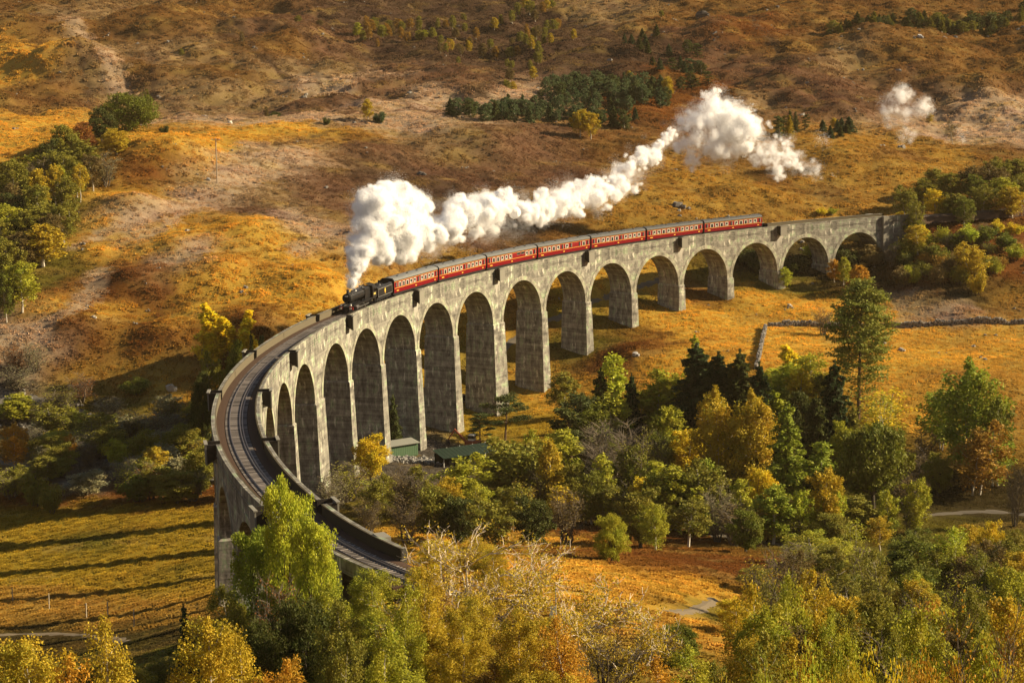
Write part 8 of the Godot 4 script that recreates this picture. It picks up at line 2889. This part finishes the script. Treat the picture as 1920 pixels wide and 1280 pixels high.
	add_track([Vector2(-69.0, -481.5), Vector2(-62.4, -493.5), Vector2(-54.8, -499.5)], 3.0)
	add_track([Vector2(-47.7, -429.0), Vector2(-39.3, -444.0), Vector2(-32.4, -453.0)], 4.0)
	add_track([Vector2(-120.8, -801.0), Vector2(-108.2, -772.5), Vector2(-95.0, -733.5), Vector2(-79.4, -700.5), Vector2(-66.3, -684.0)], 2.6, "heatherdark")
	add_track([Vector2(-171.7, -762.0), Vector2(-156.9, -711.0), Vector2(-144.8, -670.5)], 2.0, "heatherdark")
	add_track([Vector2(-133.1, -732.0), Vector2(-126.8, -690.0), Vector2(-122.1, -667.5)], 2.0, "heatherdark")
	add_track([Vector2(-121.1, -835.5), Vector2(-114.2, -801.0), Vector2(-101.3, -768.0)], 2.4, "heatherdark")
	add_track([Vector2(-50.6, -549.0), Vector2(-58.2, -534.0), Vector2(-62.7, -522.0)], 1.6, "heatherdark")
	add_track([Vector2(-61.3, -462.0), Vector2(-55.0, -451.5), Vector2(-48.4, -436.5), Vector2(-43.0, -430.5)], 1.4, "heatherdark")
	add_track([Vector2(11.1, -790.5), Vector2(2.1, -736.5), Vector2(-5.8, -685.5), Vector2(-9.1, -640.5)], 3.5, "heatherdark")
	add_track([Vector2(95.8, -772.5), Vector2(99.7, -723.0), Vector2(100.9, -690.0)], 2.6, "heatherdark")
	add_track([Vector2(142.8, -690.0), Vector2(142.7, -654.0), Vector2(143.9, -627.0)], 2.6, "heatherdark")
	add_track([Vector2(-62.7, -733.5), Vector2(-45.0, -708.0), Vector2(-29.5, -711.0), Vector2(-16.9, -675.0)], 2.6, "heatherdark")
	add_track([Vector2(-7.9, -522.0), Vector2(0.8, -511.5), Vector2(12.3, -514.5)], 2.0, "heatherdark")
	add_track([Vector2(-31.3, -528.0), Vector2(-22.1, -516.0), Vector2(-16.2, -507.0)], 2.0, "heatherdark")
	mix_cover()
	make_ground()
	var grit := mat("path_grit", Color(0.135, 0.105, 0.065), 1.0)
	var greyway := mat("road_grey", Color(0.095, 0.08, 0.058), 1.0)
	ribbon("road", add_path([Vector2(-3.5, -406.5), Vector2(4.8, -417.0), Vector2(12.0, -423.0), Vector2(22.2, -435.0), Vector2(33.6, -447.0), Vector2(38.6, -451.5)], 2.6), 2.6, 0.10, greyway, "grey track passing under the far arches")
	ribbon("path", add_path([Vector2(-94.0, -334.5), Vector2(-86.8, -328.5), Vector2(-79.9, -319.5), Vector2(-72.5, -310.5), Vector2(-69.0, -309.0)], 4.2), 4.2, 0.10, greyway, "gravel path beside the river at left")
	ribbon("path", add_path([Vector2(-63.6, -219.0), Vector2(-57.9, -219.0), Vector2(-50.7, -213.0), Vector2(-41.1, -193.5)], 2.2), 2.2, 0.10, grit, "pale path at the lower left below the meadow")
	ribbon("road", add_path([Vector2(26.4, -283.5), Vector2(30.8, -279.0), Vector2(36.4, -273.0), Vector2(41.2, -268.5), Vector2(45.9, -264.0)], 3.6), 3.6, 0.10, greyway, "valley track at the edge of the wood")
	ribbon("road", add_path([Vector2(61.7, -292.5), Vector2(69.1, -295.5), Vector2(75.9, -295.5), Vector2(81.9, -292.5)], 2.6), 2.6, 0.10, greyway, "valley track at right below the orange birch")
	ribbon("path", add_path([Vector2(49.8, -265.5), Vector2(46.6, -243.0), Vector2(41.9, -216.0), Vector2(41.4, -211.5)], 2.6), 2.6, 0.10, grit, "pale path bending down between the birches at lower right")
	ribbon("path", add_path([Vector2(13.3, -160.5), Vector2(16.0, -169.5), Vector2(20.1, -187.5)], 1.8), 1.8, 0.10, grit, "short pale path in the golden grass")
	var water := mat("river_water", Color(0.012, 0.012, 0.010), 0.4)
	var shingle := mat("river_shingle", Color(0.10, 0.09, 0.072), 0.95)
	ribbon("riverbank", [Vector2(-101.6, -360.0), Vector2(-95.5, -360.0), Vector2(-88.3, -355.5), Vector2(-81.0, -349.5), Vector2(-73.5, -342.0), Vector2(-66.6, -336.0), Vector2(-59.3, -327.0), Vector2(-52.5, -313.5)], 15.0, 0.08, shingle, "grey shingle bank of the river")
	ribbon("river", add_path([Vector2(-101.6, -360.0), Vector2(-95.5, -360.0), Vector2(-88.3, -355.5), Vector2(-81.0, -349.5), Vector2(-73.5, -342.0), Vector2(-66.6, -336.0), Vector2(-59.3, -327.0), Vector2(-52.5, -313.5)], 6.0), 5.0, 0.20, water, "dark shallow river left of the viaduct")
	var g := RandomNumberGenerator.new()
	g.seed = 99
	var rs := Shape.new()
	var course: Array = path_lines[-1][0]
	for i in 420:
		var e := g.randi() % (course.size() - 1)
		var p: Vector2 = course[e].lerp(course[e + 1], g.randf()) + Vector2(g.randfn() * 3.4, g.randfn() * 3.4)
		add_stone(rs, g, on(p.x, p.y, 0.1), Vector3(0.9, 0.5, 0.8) * g.randf_range(0.4, 1.5))
	tag(put("river_stones", rs.mesh(), mat("river_stone", Color(0.15, 0.138, 0.118))), "grey stones lying in the shallow river", "", "", "stuff")

	# the railway
	make_viaduct()
	make_track()
	make_train()

	# things on the land
	drystone([Vector2(58.0, -426.0), Vector2(65.3, -427.5), Vector2(72.5, -427.5), Vector2(82.5, -429.0), Vector2(89.7, -429.0), Vector2(100.7, -429.0), Vector2(106.7, -429.0), Vector2(117.6, -429.0)], "long dark dry stone wall running right across the golden pasture", 1.25, 0.5)
	drystone([Vector2(56.9, -423.0), Vector2(54.6, -411.0), Vector2(52.3, -397.5), Vector2(49.9, -385.5)], "short pale dry stone wall running down the bank to the dark spruces", 1.3, 0.3)
	boulder(-80.5, -556.5, Vector3(1.6, 1.5, 1.2), Color(0.50, 0.46, 0.38), "white block of stone on the crest at left")
	boulder(-66.1, -363.0, Vector3(2.2, 1.5, 1.6), Color(0.34, 0.30, 0.23), "pale boulder on the sunny bank above the river")
	boulder(26.1, -399.0, Vector3(1.6, 1.1, 1.3), Color(0.30, 0.29, 0.27), "grey boulder on the golden bank below the far piers")
	boulder(64.6, -439.5, Vector3(1.3, 0.9, 1.0), Color(0.38, 0.34, 0.26), "pale boulder in the golden pasture above the long wall")
	boulder(84.0, -406.5, Vector3(1.6, 0.9, 1.2), Color(0.24, 0.22, 0.18), "grey boulder on the golden bank right of the tall conifer")
	boulder(-74.5, -439.5, Vector3(1.5, 1.0, 1.2), Color(0.36, 0.33, 0.27), "white boulder in the gold hillside below the sheep track")
	boulder(-85.9, -388.5, Vector3(1.2, 0.8, 1.0), Color(0.36, 0.33, 0.27), "white boulder on the lower left hillside")
	boulder(-149.3, -840.0, Vector3(3.5, 1.8, 2.5), Color(0.40, 0.37, 0.32), "cluster of pale rocks near the top at left")
	boulder(79.6, -790.5, Vector3(6.0, 3.0, 4.0), Color(0.07, 0.06, 0.05), "dark crag on the top slope at centre")
	boulder(154.4, -723.0, Vector3(2.5, 1.6, 2.0), Color(0.30, 0.28, 0.25), "grey rock on the slope under the ridge wood")
	boulder(43.8, -498.0, Vector3(4.0, 2.0, 3.0), Color(0.10, 0.09, 0.08), "dark rock on the slope above the train")
	boulder(-75.9, -483.0, Vector3(1.0, 0.8, 1.0), Color(0.30, 0.27, 0.22), "small rock beside the power line pole")
	boulder(-23.6, -516.0, Vector3(2.5, 1.4, 2.0), Color(0.09, 0.08, 0.07), "dark rock on the heather above the steam")
	var hs := Shape.new()
	for i in 420:
		var hz := -g.randf_range(385.0, 880.0)
		var hx := g.randf_range(-0.31, 0.31) * -hz
		var big := g.randf_range(0.35, 1.0) * (1.7 if g.randf() < 0.12 else 1.0) * (1.0 if hz > -560.0 else 1.5)
		for e in 1 + g.randi() % 3:
			add_stone(hs, g, on(hx + g.randfn() * big, hz + g.randfn() * big, 0.05), Vector3(1.1, 0.6, 0.9) * big * g.randf_range(0.5, 1.2))
	tag(put("hill_rocks", hs.mesh(), mat("hill_rock", Color(0.17, 0.155, 0.13))), "grey rocks scattered over the moor", "", "", "stuff")
	make_works()
	make_poles()
	place_trees()
	make_grass()

	steam("steam_plume", "dense white plume of steam from the locomotive chimney trailing over the train", [[-26.6, 48.8, -318.0, 0.7, 1.40], [-26.4, 50.4, -318.6, 1.2, 1.40], [-25.9, 52.0, -319.6, 1.6, 1.40], [-25.3, 54.0, -321.2, 2.3, 1.40], [-24.1, 56.2, -324.0, 3.2, 1.40], [-22.9, 58.5, -327.0, 3.8, 1.40], [-23.2, 60.9, -326.0, 3.3, 1.40], [-21.1, 58.9, -331.6, 4.4, 1.40], [-19.6, 60.9, -335.2, 3.2, 1.40], [-21.4, 62.0, -330.4, 2.4, 1.40], [-16.8, 59.0, -343.4, 2.9, 1.40], [-18.1, 56.1, -339.8, 4.4, 1.40], [-16.0, 56.8, -345.7, 2.9, 1.40], [-19.4, 53.7, -336.3, 3.7, 1.40], [-22.3, 52.8, -329.0, 2.6, 1.40], [-15.2, 53.1, -348.0, 3.3, 1.40], [-17.8, 52.3, -341.0, 2.1, 1.40], [-11.7, 54.5, -356.9, 3.2, 1.15], [-10.7, 51.7, -359.7, 2.4, 1.15], [-9.4, 56.2, -362.5, 3.0, 1.15], [-7.3, 53.7, -367.9, 3.9, 1.15], [-5.2, 55.8, -372.6, 3.1, 1.15], [-3.2, 53.2, -377.0, 3.6, 1.15], [-1.1, 55.3, -381.2, 3.0, 1.15], [1.0, 52.7, -385.5, 3.2, 1.15], [3.2, 53.1, -389.8, 2.8, 1.15], [6.1, 53.2, -395.1, 3.1, 0.95], [5.5, 51.2, -394.0, 2.4, 0.95], [9.5, 53.1, -401.5, 3.4, 0.95], [13.1, 53.3, -407.9, 3.2, 0.95], [13.7, 50.5, -409.0, 2.5, 0.95], [16.8, 53.4, -414.3, 3.9, 0.95], [19.3, 54.7, -418.4, 3.4, 0.80], [21.2, 52.0, -421.4, 3.1, 0.80], [23.8, 54.5, -425.4, 3.1, 0.80], [26.4, 56.5, -429.5, 3.2, 0.80], [28.4, 53.8, -432.5, 2.0, 0.80], [29.1, 59.1, -433.5, 3.2, 0.80], [31.8, 60.6, -437.5, 2.6, 0.80], [34.6, 61.4, -441.5, 1.9, 0.80], [33.2, 59.5, -439.5, 2.1, 0.80], [36.4, 62.8, -444.1, 1.6, 0.80], [37.8, 64.1, -446.1, 1.5, 0.80]], 3.4, 0.95)
	steam("steam_cloud", "large white steam cloud drifting over the far end of the train", [[41.5, 63.1, -474.0, 2.6, 0.35], [44.4, 65.4, -474.0, 2.9, 0.50], [43.7, 59.5, -474.0, 3.2, 0.50], [47.0, 62.1, -474.0, 4.5, 0.90], [49.9, 67.8, -476.0, 4.2, 0.90], [51.8, 70.4, -476.0, 2.4, 0.80], [54.0, 64.3, -478.0, 5.6, 1.10], [57.4, 61.6, -478.0, 5.1, 1.00], [59.3, 66.2, -478.0, 3.7, 0.90], [62.3, 62.1, -480.0, 4.5, 0.90], [66.6, 57.9, -482.0, 3.2, 0.70], [63.9, 55.9, -482.0, 3.5, 0.60], [66.6, 53.2, -482.0, 2.1, 0.35], [48.3, 56.2, -474.0, 2.4, 0.30], [70.2, 58.6, -484.0, 1.9, 0.40], [51.8, 58.6, -476.0, 4.0, 0.80], [40.7, 60.6, -474.0, 1.8, 0.40], [45.7, 54.9, -474.0, 2.1, 0.40], [67.9, 51.1, -482.0, 1.9, 0.40], [70.9, 54.9, -484.0, 2.2, 0.50], [73.2, 52.7, -486.0, 1.9, 0.40]], 4.0, 1.0, 300, 0.36)
	steam("steam_wisp", "thin torn wisp of steam right of the large cloud", [[74.5, 53.7, -490.0, 2.5, 0.35], [77.2, 51.6, -490.0, 2.7, 0.40], [76.8, 54.9, -492.0, 1.9, 0.30], [81.2, 58.1, -494.0, 2.8, 0.14], [85.1, 49.6, -496.0, 1.4, 0.25], [78.6, 48.9, -490.0, 1.9, 0.20]], 11.0, 0.8, 130, 0.6, false)
	steam("steam_puff", "small grey-white steam puff on the slope at far right", [[110.3, 68.1, -540.0, 3.3, 0.50], [107.7, 64.8, -540.0, 3.3, 0.45], [115.3, 64.5, -542.0, 3.6, 0.45], [109.3, 60.0, -538.0, 3.6, 0.35], [111.6, 56.6, -538.0, 3.0, 0.20], [118.3, 63.0, -542.0, 2.4, 0.30], [109.2, 67.0, -540.0, 2.4, 0.50], [111.9, 66.2, -540.0, 2.1, 0.40], [108.2, 63.3, -540.0, 2.7, 0.30], [110.4, 61.8, -540.0, 2.7, 0.30], [114.6, 63.8, -542.0, 2.7, 0.35], [117.5, 65.2, -542.0, 2.0, 0.35], [108.6, 58.2, -538.0, 2.1, 0.18], [112.0, 58.7, -540.0, 2.1, 0.15]], 11.0, 0.8, 130, 0.6, false)
	steam("steam_haze", "faintest steam at the right edge of the hillside", [[147.1, 60.7, -560.0, 2.8, 0.12], [145.7, 57.6, -560.0, 2.2, 0.10], [131.4, 55.3, -552.0, 2.5, 0.08], [135.2, 54.5, -552.0, 2.2, 0.06]], 11.0, 0.8, 130, 0.6, false)
	for k in protos:
		protos[k].free()
